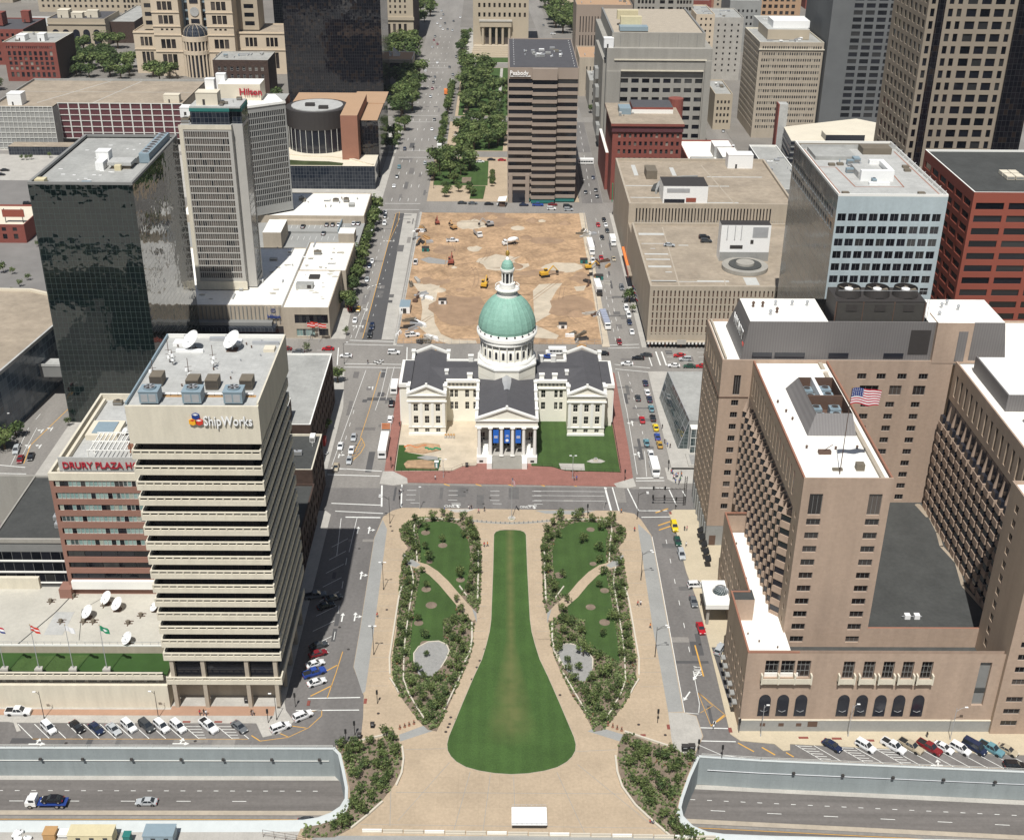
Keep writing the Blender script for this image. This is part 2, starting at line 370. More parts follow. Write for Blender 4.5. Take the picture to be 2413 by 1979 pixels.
def lpart(mb,name,root,smooth=False,loc=None):
 o=bpy.data.objects.new(name,mb.mesh(name,(0,0,0),smooth));link(o,root)
 if loc:o.location=loc
 return o
def solo(mb,name,label,cat,group=None,loc=(0,0,0),smooth=False):
 o=bpy.data.objects.new(name,mb.mesh(name,loc,smooth));o.location=loc;link(o);return tag(o,label,cat,group)
def struct(mb,name,kind='structure',label=None):
 o=bpy.data.objects.new(name,mb.mesh(name));link(o);o['kind']=kind
 if label:o['label']=label
 return o
def copy_tree(o,parent=None):
 c=o.copy();COL.objects.link(c);c.parent=parent
 for ch in o.children:copy_tree(ch,c)
 return c
def setcol(o,col):
 o.color=(*col,1)
 for ch in o.children:setcol(ch,col)
ORD=['first','second','third','fourth','fifth','sixth','seventh','eighth','ninth','tenth','eleventh','twelfth','thirteenth','fourteenth','fifteenth','sixteenth','seventeenth','eighteenth','nineteenth','twentieth']
def ordinal(i):
 if i<20:return ORD[i]
 tens=['','','twenty','thirty','forty','fifty','sixty','seventy','eighty','ninety'][(i+1)//10%10]
 u=(i+1)%10;h='hundred and ' if i+1>99 else ''
 if u==0:return h+(tens[:-1]+'ieth' if tens else 'th')
 return h+(tens+'-' if tens else '')+ORD[u-1]
# ---------------- text
def text(body,name,size,loc,root,m,depth=.15,face='S',sx=1.0,bold=0.0,z_rot=None,tilt=None,align='LEFT'):
 cu=bpy.data.curves.new(name,'FONT');cu.body=body;cu.size=size;cu.extrude=depth;cu.offset=bold;cu.align_x=align;cu.resolution_u=2
 tmp=bpy.data.objects.new('tmp_text',cu);COL.objects.link(tmp);dg=bpy.context.evaluated_depsgraph_get();dg.update()
 me=bpy.data.meshes.new_from_object(tmp.evaluated_get(dg));me.name=name;COL.objects.unlink(tmp);bpy.data.objects.remove(tmp)
 me.materials.clear();me.materials.append(M[m]);o=bpy.data.objects.new(name,me);link(o,root)
 l=Vector(loc);p=root
 while p:l-=p.location;p=p.parent
 o.location=l;o.scale=(sx,1,1)
 o.rotation_euler=tilt if tilt else(D2R(90),0,{'S':0,'W':D2R(-90),'E':D2R(90)}[face])
 return o
# ---------------- buildings
WCACHE={}
def window_mesh(wd,ht,style):
 key=(round(wd,2),round(ht,2),style)
 if key in WCACHE:return WCACHE[key]
 gm,fm,nx,nz,fr=STY[style];b=MB()
 b.face([(-wd/2,0,0),(wd/2,0,0),(wd/2,0,ht),(-wd/2,0,ht)],gm)
 if fm:
  def bar(x0,x1,z0,z1):b.box(x0,x1,-.06,-.003,z0,z1,fm,bottom=False)
  bar(-wd/2,-wd/2+fr,0,ht);bar(wd/2-fr,wd/2,0,ht);bar(-wd/2+fr,wd/2-fr,ht-fr,ht);bar(-wd/2+fr,wd/2-fr,0,fr)
  for i in range(1,nx):
   x=-wd/2+wd*i/nx;bar(x-fr/2,x+fr/2,fr,ht-fr)
  for i in range(1,nz):
   z=ht*i/nz;b.box(-wd/2+fr,wd/2-fr,-.055,-.004,z-fr/2,z+fr/2,fm,bottom=False)
 WCACHE[key]=b.mesh('window');return WCACHE[key]
STY={'dark':('glass_dark',None,1,1,0),'blind':('glass_blind',None,1,1,0),'hotel':('glass_brown','precast_dark',3,1,.07),'sash':('glass_blind','white_grid',1,2,.09),'teal':('glass_teal','white_grid',1,1,.05),'curtained':('glass_curtained',None,1,1,0),'office':('glass_dark','metal',2,1,.05),'brown':('glass_brown',None,1,1,0),'courthouse':('glass_dark','courthouse_cream',2,2,.045),'tall':('glass_brown','precast_dark',3,3,.1),'void':('window_dark',None,1,1,0),'maroon':('maroon',None,1,1,0),'greyvoid':('precast_dark',None,1,1,0)}
SIDE={'S':(Vector((1,0,0)),Vector((0,-1,0)),0.0),'N':(Vector((-1,0,0)),Vector((0,1,0)),math.pi),'E':(Vector((0,1,0)),Vector((1,0,0)),math.pi/2),'W':(Vector((0,-1,0)),Vector((-1,0,0)),-math.pi/2)}
class Bld:
 def __init__(s,name,loc,label,cat='building',group=None):
  s.root=thing(name,loc,label,cat,group);s.w=MB();s.wins=[];s.roofs=MB();s.loc=Vector(loc)
 def face(s,o,u,n,L,z0,z1,rects,m,depth,style,wname='window',mb=None):
  """wall from o along u, length L; rects (a,b,c,d) along/height; real openings with reveals"""
  mb=mb or s.w
  o=Vector((o[0],o[1],0));u=Vector(u);n=Vector(n);inn=n*-depth
  rects=[(max(a,0.02),min(b,L-0.02),max(c,z0+.02),min(d,z1-.02))for a,b,c,d in rects]
  rects=[r for r in rects if r[1]-r[0]>.05 and r[3]-r[2]>.05]
  zs=sorted({z0,z1}|{round(r[2],4)for r in rects}|{round(r[3],4)for r in rects})
  P=lambda a,z,off=Vector((0,0,0)):tuple(o+u*a+off+Vector((0,0,z)))
  for i in range(len(zs)-1):
   a0,a1=zs[i],zs[i+1];mid=(a0+a1)/2
   if a1-a0<1e-3:continue
   cuts=sorted([(r[0],r[1])for r in rects if r[2]<mid<r[3]])
   x=0.0
   for c0,c1 in cuts+[(L,L)]:
    if c0-x>1e-3:mb.face([P(x,a0),P(c0,a0),P(c0,a1),P(x,a1)],m)
    x=max(x,c1)
  rot=math.atan2(u.y,u.x)
  for a,b,c,d in rects:
   mb.face([P(a,c,inn),P(b,c,inn),P(b,c),P(a,c)][::-1],m);mb.face([P(a,d),P(b,d),P(b,d,inn),P(a,d,inn)][::-1],m)
   mb.face([P(a,c),P(a,d),P(a,d,inn),P(a,c,inn)][::-1],m);mb.face([P(b,c,inn),P(b,d,inn),P(b,d),P(b,c)][::-1],m)
   if style:s.wins.append((o+u*((a+b)/2)+inn*.97+Vector((0,0,c)),rot,b-a,d-c,style,wname))
 def box(s,x0,x1,y0,y1,z0,z1,m,roof='grey_roof',par=0.8,pt=.4,sides=None,depth=.3,style='dark',flat=False,sm=None,cap=None):
  sides=sides or{};sm=sm or{}
  for k in 'SENW':
   u,n,_=SIDE[k]
   o={'S':(x0,y0),'E':(x1,y0),'N':(x1,y1),'W':(x0,y1)}[k];L=(x1-x0)if k in 'SN' else(y1-y0)
   spec=sides.get(k);rects=[];st=style;dp=depth
   if spec:
    if isinstance(spec,dict):st=spec.get('style',style);dp=spec.get('depth',depth);rr=spec['r']
    else:rr=spec
    for(a,b,c,d)in rr:
     if k=='S':rects.append((a-x0,b-x0,c,d))
     elif k=='E':rects.append((a-y0,b-y0,c,d))
     elif k=='W':rects.append((y1-b,y1-a,c,d))
     else:rects.append((x1-b,x1-a,c,d))
   s.face(o,u,n,L,z0,z1,rects,sm.get(k,m),dp,st)
  if flat:s.roofs.face([(x0,y0,z1),(x1,y0,z1),(x1,y1,z1),(x0,y1,z1)],roof)
  else:
   b=s.w;k=cap or m
   b.face([(x0,y0,z1),(x1,y0,z1),(x1-pt,y0+pt,z1),(x0+pt,y0+pt,z1)],k);b.face([(x1,y0,z1),(x1,y1,z1),(x1-pt,y1-pt,z1),(x1-pt,y0+pt,z1)],k)
   b.face([(x1,y1,z1),(x0,y1,z1),(x0+pt,y1-pt,z1),(x1-pt,y1-pt,z1)],k);b.face([(x0,y1,z1),(x0,y0,z1),(x0+pt,y0+pt,z1),(x0+pt,y1-pt,z1)],k)
   zr=z1-par;A=(x0+pt,y0+pt);B=(x1-pt,y0+pt);C=(x1-pt,y1-pt);E_=(x0+pt,y1-pt)
   for p,q in((A,B),(B,C),(C,E_),(E_,A)):b.face([(*p,z1),(*q,z1),(*q,zr),(*p,zr)],k)
   s.roofs.face([(*A,zr),(*B,zr),(*C,zr),(*E_,zr)],roof)
  return s
 def poly(s,pts,z0,z1,m,roof='grey_roof',faces=None):
  a=sum(pts[i][0]*pts[(i+1)%len(pts)][1]-pts[(i+1)%len(pts)][0]*pts[i][1]for i in range(len(pts)))
  if a<0:pts=pts[::-1]
  for i in range(len(pts)):
   p=Vector(pts[i]);q=Vector(pts[(i+1)%len(pts)]);s.w.face([(p.x,p.y,z0),(q.x,q.y,z0),(q.x,q.y,z1),(p.x,p.y,z1)],m)
  b=MB();s.roofs.prism(pts,z1,z1,roof)
  return s
 def done(s,wname='walls',lim=100):
  part(s.w,wname,s.root)
  if s.roofs.f:part(s.roofs,'roof',s.root)
  C=Vector((0,0,H))
  def seen(t):
   p,rot=t[0],t[1];n=Vector((math.sin(rot),-math.cos(rot),0));d=p-C
   px=d.dot(CR)/max(d.dot(CW),1)*F0/1058;py=d.dot(CU)/max(d.dot(CW),1)*F0/868
   fr=0 if abs(px)<1.02 and abs(py)<1.02 else 1000
   return d.length-t[2]*t[3]*2+(500 if d.dot(n)>0 else 0)+fr
  s.wins.sort(key=seen)
  def put(t,par):
   p,rot,wd,ht,style,nm=t
   o=bpy.data.objects.new(nm,window_mesh(wd,ht,style));link(o,par);o.location=p-s.loc;o.rotation_euler=(0,0,rot)
  for t in s.wins[:lim]:put(t,s.root)
  rest=s.wins[lim:]
  if rest:
   b=MB()
   for p,rot,wd,ht,style,nm in rest:
    me=window_mesh(wd,ht,style);c_,s_=math.cos(rot),math.sin(rot)
    n0=len(b.v);b.v+=[(p.x+v.co.x*c_-v.co.y*s_,p.y+v.co.x*s_+v.co.y*c_,p.z+v.co.z)for v in me.vertices]
    for f in me.polygons:
     b.f.append(tuple(n0+i for i in f.vertices));b.m.append(b.mi(me.materials[f.material_index].name))
   o=part(b,'window',s.root);o['kind']='stuff'
  return s.root
def grid(cols,rows):return[(a,b,c,d)for a,b in cols for c,d in rows]
def even(a,b,n,w):
 p=(b-a)/n;return[(a+p*(i+.5)-w/2,a+p*(i+.5)+w/2)for i in range(n)]
def rowsz(z0,pitch,n,h):return[(z0+pitch*i,z0+pitch*i+h)for i in range(n)]
def hvac(root,x,y,z,lx=2,ly=2,h=1.6,m='metal',fan=True,name='air_conditioner'):
 b=MB();b.box(x-lx/2,x+lx/2,y-ly/2,y+ly/2,z+.15,z+h,m);b.box(x-lx/2+.1,x+lx/2-.1,y-ly/2+.1,y+ly/2-.1,z,z+.15,'dark_metal')
 b.box(x-lx/2+.1,x+lx/2-.1,y-ly/2-.02,y-ly/2,z+.35,z+h*.75,'precast_dark')
 if fan:
  r=min(lx,ly)*.4;b.cyl((x,y),r,z+h,z+h+.25,m,12);b.cyl((x,y),r*.85,z+h+.25,z+h+.27,'dark_metal',12)
 return part(b,name,root)
def vent(root,x,y,z,r=.35,h=1.0,m='metal'):
 b=MB();b.cyl((x,y),r*.6,z,z+h*.7,m,8);b.frust((x,y),r,r*.5,z+h*.7,z+h,m,8);return part(b,'roof_vent',root)
def shed(root,x0,x1,y0,y1,z0,z1,m='white_paint',name='roof_shed',top=None):
 b=MB();b.box(x0,x1,y0,y1,z0,z1,m,top=top);b.box(x0-.12,x1+.12,y0-.12,y1+.12,z1,z1+.15,top or m)
 b.box(x0+(x1-x0)*.3,x0+(x1-x0)*.3+.9,y0-.04,y0,z0,min(z0+2.1,z1-.1),'dark_metal');return part(b,name,root)
def clutter(root,x0,x1,y0,y1,z,n,seed=1,m=('metal','unit_brown','white_plastic','lightgrey_roof')):
 rr=random.Random(seed)
 for i in range(n):
  x=rr.uniform(x0,x1);y=rr.uniform(y0,y1);k=rr.random()
  if k<.45:hvac(root,x,y,z,rr.uniform(1,3.2),rr.uniform(1,3),rr.uniform(.8,2),rr.choice(m),rr.random()<.5)
  elif k<.75:vent(root,x,y,z,rr.uniform(.25,.6),rr.uniform(.6,1.6),rr.choice(m))
  else:
   b=MB();l=rr.uniform(2,7)
   if rr.random()<.5:b.box(x,x+l,y,y+.5,z+.25,z+.7,'metal');b.box(x+.3,x+.6,y+.1,y+.4,z,z+.25,'dark_metal')
   else:b.box(x,x+.5,y,y+l,z+.25,z+.7,'metal');b.box(x+.1,x+.4,y+.3,y+.6,z,z+.25,'dark_metal')
   part(b,'duct',root)
# ================ GROUND
ZR=-7.6
L_CURVE=[(-36.7,206.3),(-35.3,204.6),(-33.9,199.6),(-32.6,194.5),(-32.3,191.4),(-33.1,189.0),(-35.0,187.1),(-37.5,185.8),(-40.5,185.1),(-50.5,184.9),(-260,184.2)]
R_CURVE=[(43.8,204.1),(41.0,198.0),(38.6,191.8),(37.8,189.2),(37.9,186.6),(39.6,183.8),(42.5,182.1),(45.8,181.5),(55.7,181.0),(220,177.0)]
def ry(x):return 204.1-(x-43.8)*.0637 if x<60 else 203.07-(x-60)*.0637
g=MB()
R_FAR=[(57.4,202.9),(114.3,199.6),(220,193.0)]
g.prism([(-1200,206.3),(-36.7,206.3)]+L_CURVE[1:6]+R_CURVE[:5][::-1]+R_FAR+[(1200,193),(1200,320),(-1200,320)],0,0,'asphalt')
g.prism(L_CURVE[5:-1]+[(-260,184.9),(-260,100),(260,100),(260,176.4)]+R_CURVE[4:][::-1],0,0,'concrete')
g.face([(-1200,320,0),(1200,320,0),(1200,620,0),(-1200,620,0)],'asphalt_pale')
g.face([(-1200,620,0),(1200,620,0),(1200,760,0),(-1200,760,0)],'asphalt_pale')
g.face([(-2500,760,0),(2500,760,0),(2500,5200,0),(-2500,5200,0)],'city_ground')
struct(g,'ground')
h=MB()
h.face([(-260,183,ZR),(-30,183,ZR),(-30,208,ZR),(-260,208,ZR)],'asphalt_hwy')
h.face([(36,178,ZR),(222,172,ZR),(222,196,ZR),(36,207,ZR)],'asphalt_hwy')
def hstrip(x0,x1,y,wd,m,right=False,dash=None,z=.012):
 k=-.0637 if right else 0
 segs=[(x0,x1)]if not dash else[(x0+i*(dash[0]+dash[1]),x0+i*(dash[0]+dash[1])+dash[0])for i in range(int((x1-x0)/(dash[0]+dash[1])))]
 for a,b in segs:
  if right:
   ya,yb=y+k*(a-60),y+k*(b-60)
  else:ya=yb=y
  h.face([(a,ya-wd/2,ZR+z),(b,yb-wd/2,ZR+z),(b,yb+wd/2,ZR+z),(a,ya+wd/2,ZR+z)],m)
hstrip(-260,-35,205.7,1.5,'concrete');hstrip(-180,-36,201.7,.15,'white_line',dash=(1.05,2.6));hstrip(-180,-36,198.6,.15,'white_line',dash=(3.1,9.05))
hstrip(-260,-34,195.2,1.3,'tan_concrete');hstrip(-260,-34,193.9,.8,'asphalt_pale');hstrip(-260,-33,193.3,.16,'yellow_line')
hstrip(40,220,202.2,1.4,'concrete',True);hstrip(42,190,198.3,.15,'white_line',True,(1.05,2.6));hstrip(46,190,195.3,.15,'white_line',True,(3.1,9.05))
hstrip(40,220,191.9,1.3,'tan_concrete',True);hstrip(40,220,190.7,.8,'asphalt_pale',True);hstrip(40,220,190.1,.16,'yellow_line',True)
struct(h,'motorway')
def retaining(pts,name,label,flip,z0=ZR,z1=.3,th=.5,extra=None):
 b=MB();b.wallrun(pts,th,z0,z1,'trench_wall');b.wallrun(pts,th+.16,z1+.003,z1+.16,'trench_rim')
 root=thing(name,(pts[0][0],pts[0][1],0),label,'retaining wall','walls of the sunken motorway');part(b,'wall',root);return root
wl=retaining([(-260,206.5),(-36.5,206.5)],'retaining_wall','long grey-green motorway wall with pipe and lamps, below the left parking bays',0)
wr=retaining([(43.9,204.3),(57.4,203.1),(114.3,199.8),(220,193.2)],'retaining_wall','long grey-green motorway wall with pipe and lamps, below the brown brick hotel',0)
b=MB()
for cv,cx_,cy_,sl_ in((L_CURVE[4:10],0,0,1),(R_CURVE[3:9],0,0,-1)):
 for(xa,ya),(xb,yb)in zip(cv,cv[1:]):
  def ou(x,y):return(x+sl_*(1.6 if y>187 else .9),y-(0.6 if y>190 else 2.4))
  A_,B_=ou(xa,ya),ou(xb,yb);b.face([(xa,ya,.55),(xb,yb,.55),(*B_,.0),(*A_,.0)][::1],'trench_rim')
 x_,y_=cv[-1];e_=(-260,184.2)if sl_>0 else(220,177.0);b.face([(x_,y_,.55),(*e_,.55),(e_[0],e_[1]-2.4,0),(x_+sl_*.9,y_-2.4,0)],'trench_rim')
struct(b,'concrete_bank')
retaining(L_CURVE[::-1],'retaining_wall','pale curved motorway wall wrapping the left planted bed',0)
retaining(R_CURVE,'retaining_wall','pale curved motorway wall wrapping the right planted bed',0)
b=MB();b.tube((-200,206.15,-3.0),(-38,206.15,-3.0),.11,'white_grid',6);part(b,'pipe',wl)
b=MB()
pr=[(46,203.65),(57.4,202.75),(114.3,199.45),(215,193.2)]
for i in range(3):b.tube((*pr[i],-3.0),(*pr[i+1],-3.0),.11,'metal',6)
part(b,'pipe',wr)
for i,x in enumerate([G(4,1,q,1130,-3)[0]for q in(318,652,1037,1428,1760)]+[G(4,2,q,1140,-3)[0]for q in(133,509)]):
 b=MB();b.tube((x,206.1,-2.8),(x,205.7,-2.2),.05,'dark_metal');b.box(x-.3,x+.3,205.3,205.8,-2.25,-1.85,'dark_metal');part(b,'wall_lamp',wl)
for q,v in((258,1225),(645,1240),(1040,1255),(1438,1272),(1843,1287)):
 x,y=G(4,4,q,v,-2.6);y=203.1-(x-57.4)*.058-.35
 b=MB();b.tube((x,y,-2.9),(x,y-.4,-2.3),.05,'dark_metal');b.box(x-.3,x+.3,y-.8,y-.3,-2.3,-1.9,'dark_metal');part(b,'wall_lamp',wr)
for rt,pts in((wl,[(-200,206.5),(-37,206.5)]),(wr,[(44.5,204.2),(57.4,203.1),(114.3,199.8),(200,194.5)])):
 b=MB()
 for i in range(len(pts)-1):
  p,q=Vector(pts[i]),Vector(pts[i+1]);n=max(1,int((q-p).length/3.6))
  for zz in(.9,1.25):b.tube((p.x,p.y,zz),(q.x,q.y,zz),.045,'white_grid',4)
  for k in range(n+1):
   c=p.lerp(q,k/n);b.tube((c.x,c.y,.45),(c.x,c.y,1.25),.05,'white_grid',4)
 part(b,'handrail',rt)
# ---------------- pavements (kerb height .15)
pv=MB()
def slab(pts,m='concrete',z=.15):pv.prism(pts,0,z,m)
def rect(x0,x1,y0,y1,m='concrete',z=.15):slab([(x0,y0),(x1,y0),(x1,y1),(x0,y1)],m,z)
slab([(-260,217.2),(-190,217.2),(-190,256),(-260,256)]);slab([(-190,215.2),(-112,215.2),(-110.6,214.9),(-108.8,211.9),(-108.0,212.3),(-109.9,214.9),(-55.5,214.9),(-53.2,210.3),(-49.6,211.6),(-47.0,215.5),(-49.4,219.2),(-50.2,222),(-49.8,304.5),(-51.5,306.5),(-130,306.5),(-130,262),(-150,256),(-190,256)])
rect(-143.8,-57.4,323.5,405);rect(-260,-165,331,420);rect(-260,-168,262,306);slab([(-57.4,323.5),(-55.5,323.5),(-54.3,325),(-54.3,374),(-57.4,404)])
slab([(-60.3,432),(-62.6,500),(-62.0,560),(-60.2,590),(-400,590),(-400,432)])
rect(53.5,260,332,404);slab([(51.4,326),(53.5,323.4),(120,323.4),(120,333),(51.4,333)]);rect(53.5,260,425.5,590)
slab([(49.4,306.0),(50.4,296),(50.6,276),(51.8,262),(52.1,247),(52.1,211.8),(54.0,209.6),(61.5,208.6),(63.0,206.4),(64.6,206.6),(65.0,208.6),(108,205.7),(260,197),(260,308),(51.0,308)],'tan_walk')
rect(38.4,41.3,426,590,'dirt_pale');rect(-41.5,-40.2,426,590,'concrete')
rect(-38.9,39.5,608,692,'tan_paving');rect(52,125.5,608,770,'city_ground');rect(139,300,608,770,'city_ground');rect(-300,-62,612,692);rect(-300,-62,700,765,'concrete')
slab([(-66,790),(-63,942),(-300,942),(-300,790)],'city_ground');slab([(-78,1115),(-66,960),(-300,960),(-300,1115)],'city_ground')
slab([(-33,705),(35,705),(37,775),(-33.5,775)],'tan_paving');slab([(-31,790),(34,790),(30,942),(-31,942)],'tan_paving');slab([(-32,960),(25,960),(18,1096),(-33,1096)],'concrete')
struct(pv,'pavement')
# ---------------- far avenue surface
b=MB()
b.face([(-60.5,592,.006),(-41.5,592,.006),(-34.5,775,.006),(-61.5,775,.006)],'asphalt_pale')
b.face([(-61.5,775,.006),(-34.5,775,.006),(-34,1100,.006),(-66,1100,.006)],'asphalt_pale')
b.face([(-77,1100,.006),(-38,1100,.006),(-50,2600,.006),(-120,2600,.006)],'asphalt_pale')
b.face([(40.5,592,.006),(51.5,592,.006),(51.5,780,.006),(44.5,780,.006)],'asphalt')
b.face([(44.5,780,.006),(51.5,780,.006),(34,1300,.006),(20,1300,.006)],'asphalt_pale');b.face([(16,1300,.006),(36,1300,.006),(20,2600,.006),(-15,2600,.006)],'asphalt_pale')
for y0,y1 in((591,606),(693,704),(776,789),(943,959),(1098,1114)):b.face([(-300,y0,.012),(300,y0,.012),(300,y1,.012),(-300,y1,.012)],'asphalt_pale')
struct(b,'avenue')
# ---------------- mall plaza (tan paving), courthouse block, building site
b=MB()
plaza=[(-32.0,224.5),(-35.6,235),(-35.6,250),(-36.0,292),(-34.4,303.5),(-32.0,306.8),(-29.3,308.4),(34.5,307.2),(39.3,305.6),(41,302.2),(43.1,293.9),(43.1,278.5),(42.9,252),(42.6,219),(45.3,217.8),(45.9,211),(43.6,206.0),(41.0,198.6),(38.4,191.9),(37.6,189.2),(37.7,186.4),(39.4,183.5),(42.5,181.0),(42,176),(-42,176),(-40.5,184.6),(-37.5,185.5),(-34.8,186.8),(-32.9,188.8),(-32.0,191.4),(-32.4,194.5),(-33.7,199.6),(-35.0,204.6),(-36.5,207.6),(-31.2,210.0),(-31.4,217)]
b.prism(plaza,0,.15,'tan_paving')
for side in([(-32.4,225.2),(-35.5,235),(-35.5,250),(-35.9,292),(-34.4,301.8),(-32.7,296.7),(-32.0,250),(-31.8,226)],[(39.9,300),(42.9,293.9),(42.9,278.5),(42.7,252),(42.4,219.2),(38.9,219.0),(38.9,236),(38.8,251),(39.6,297.9)]):
 b.prism(side,.15,.156,'concrete_grey')
b.prism([(38.9,218.9),(42.4,218.9),(45.2,217.6),(45.7,211),(42.6,204.3),(38.7,206.7),(38.6,210)],.15,.156,'concrete')
b.prism([(-22.7,211.2),(-22.3,209.0),(-15.0,212.6),(-17.4,214.2)],.15,.156,'concrete_grey');b.prism([(28.5,211.2),(27.6,208.9),(19.9,212.5),(22.0,214.1)],.15,.156,'concrete_grey')
b.prism([(-16,307.7),(-13.5,306.0),(-10.0,306.2),(-7.5,307.9)],.15,.156,'concrete');b.prism([(10.0,307.2),(13,305.5),(22,305.0),(28,307.2)],.15,.156,'concrete_grey')
gs=[(-9.6+i*1.35,301.6-1.5*math.sin(math.pi*i/18))for i in range(19)]
b.wallrun(gs,1.0,.15,.157,'grey_concrete')
for x_,y_ in gs[1:-1]:b.box(x_-.15,x_+.15,y_-.25,y_+.25,.157,.6,'precast_dark')
struct(b,'plaza')
b=MB()
rr=random.Random(5)
for p,q in(((-24,208),(-22.5,184)),((-6.4,199.6),(-9.5,182)),((3,198.4),(3.2,189)),((12.4,199.6),(17.5,182)),((-21,206.5),(-11.5,206.8)),((-22,193.5),(26,193.2)),((17,206),(26,206.6)),((-11,202.5),(-21,185.5)),((17,202),(31,185)),((-2,199),(-3.5,181)),((-28.6,184.5),(34,183.6))):
 b.ribbon([p,q],.10,.158,'concrete_grey')
for i in range(14):
 y=228+i*5.3;b.ribbon([(-31.8,y),(-26.6,y)],.07,.158,'concrete_grey');b.ribbon([(33.4,y),(38.8,y)],.07,.158,'concrete_grey');b.ribbon([(-6.6,max(y,246)),(-3.6,max(y,246))],.07,.158,'concrete_grey');b.ribbon([(9.3,max(y,246)),(12.4,max(y,246))],.07,.158,'concrete_grey')
struct(b,'plaza_joints')
XM=2.55
half=[(-2.0,294.0),(-1.6,295.3),(-.4,296.2),(1.2,296.5)]
lawnL=[(1.2,296.5),(-.4,296.2),(-1.5,295.4),(-2.0,294.0),(-2.1,276),(-2.4,254.1),(-2.75,249),(-3.5,243.7),(-4.5,238),(-6.3,231.6),(-8.6,222.5),(-11.5,210.6),(-11.8,208.2),(-11.6,206.2),(-10.8,204.3),(-9.5,202.6),(-7.4,201.0),(-4.6,199.9),(-1.0,199.1),(2.5,198.8)]
lawn=lawnL+[(2*XM-x+.1,y)for x,y in lawnL[-2::-1]]
b=MB();b.prism(lawn,0.1,.20,'lawn_centre');struct(b,'lawn')
b=MB();b.wallrun([lawn[i]for i in range(len(lawn))]+[lawn[0]],.14,.1,.23,'tan_concrete');struct(b,'lawn_edging')
def mir(pts,sd):return pts if sd<0 else[(2*(3.45 if x<-12 else 2.95)-x-(0 if x<-12 else 0),y)for x,y in pts]
outL=[(-27.3,300.3),(-24.6,303.0),(-20.0,302.9),(-16,302.6),(-12.2,301.9),(-9.6,300.4),(-7.4,296.6),(-6.0,292.0),(-5.4,287.5),(-5.4,275),(-5.3,262.5),(-6.0,256),(-6.8,250),(-6.8,243.7),(-7.4,238.6),(-8.8,233),(-10.7,225.5),(-12.7,218.2),(-14.3,212.3),(-16.3,212.8),(-18.2,215.2),(-20.5,219.0),(-23.3,224.0),(-25.5,229.5),(-26.4,236),(-26.4,243.6),(-26.3,254),(-26.6,264),(-27.2,271),(-27.0,283.5),(-26.0,287.0),(-28.7,292.5),(-29.1,296.7)]
lawnU=[(-22.9,300.2),(-20,300.9),(-16,300.9),(-12.8,299.6),(-10.8,296),(-9.3,291),(-8.6,286),(-8.4,279),(-8.8,272),(-9.6,267),(-11,264.2),(-13.5,269),(-16.3,273.6),(-19.5,277.0),(-22.0,278.8),(-22.4,284),(-22.9,290),(-23.9,295)]
lawnD=[(-21.8,276.6),(-19,274.6),(-16,271),(-13.3,266),(-11.6,260.8),(-11.5,256),(-14.6,253.6),(-14.4,248),(-14.2,244),(-15.2,242.8),(-18.5,240.9),(-21.3,237.5),(-22.2,236),(-22.5,243),(-22.5,254),(-22.2,264),(-21.9,271)]
pathL=[(-24.2,279.0),(-21.0,277.6),(-18.2,274.6),(-15.2,270.0),(-12.3,264.6),(-9.6,259.6),(-7.4,256.0),(-6.0,254.2)]
kerbs=[[(-12,301.4),(-20,302.2),(-23.6,301.6),(-24.9,298.8),(-25.0,296),(-24.0,290),(-23.4,284),(-22.9,279.4)],[(-24.6,277.6),(-24.0,274.5),(-23.4,271),(-23.5,264),(-23.7,254),(-23.8,244),(-23.5,236.5),(-23.1,230),(-21.6,225.2),(-19.0,219.5),(-17.4,216.4)],[(-6.3,286),(-6.1,275),(-6.0,262.5)],[(-26.5,232),(-27.1,238),(-26.9,254),(-26.8,262),(-26.4,268)],[(-8.6,236.6),(-7.4,241),(-7.1,246),(-7.3,252.5)],[(-9.1,233.0),(-12.9,219.0)],[(-26.4,230.5),(-24.7,227.2),(-24.0,225.4)],[(-8.6,263.3),(-11.0,268.4)]]
basin=[(-21.0,236.2),(-21.3,240),(-20.3,242.6),(-18,244.6),(-15.4,244.9),(-13.4,243.6),(-12.6,241),(-13.2,238),(-14.4,234.6),(-16.2,231.5),(-18.3,230.4),(-19.8,232.5)]
BEDS=[]
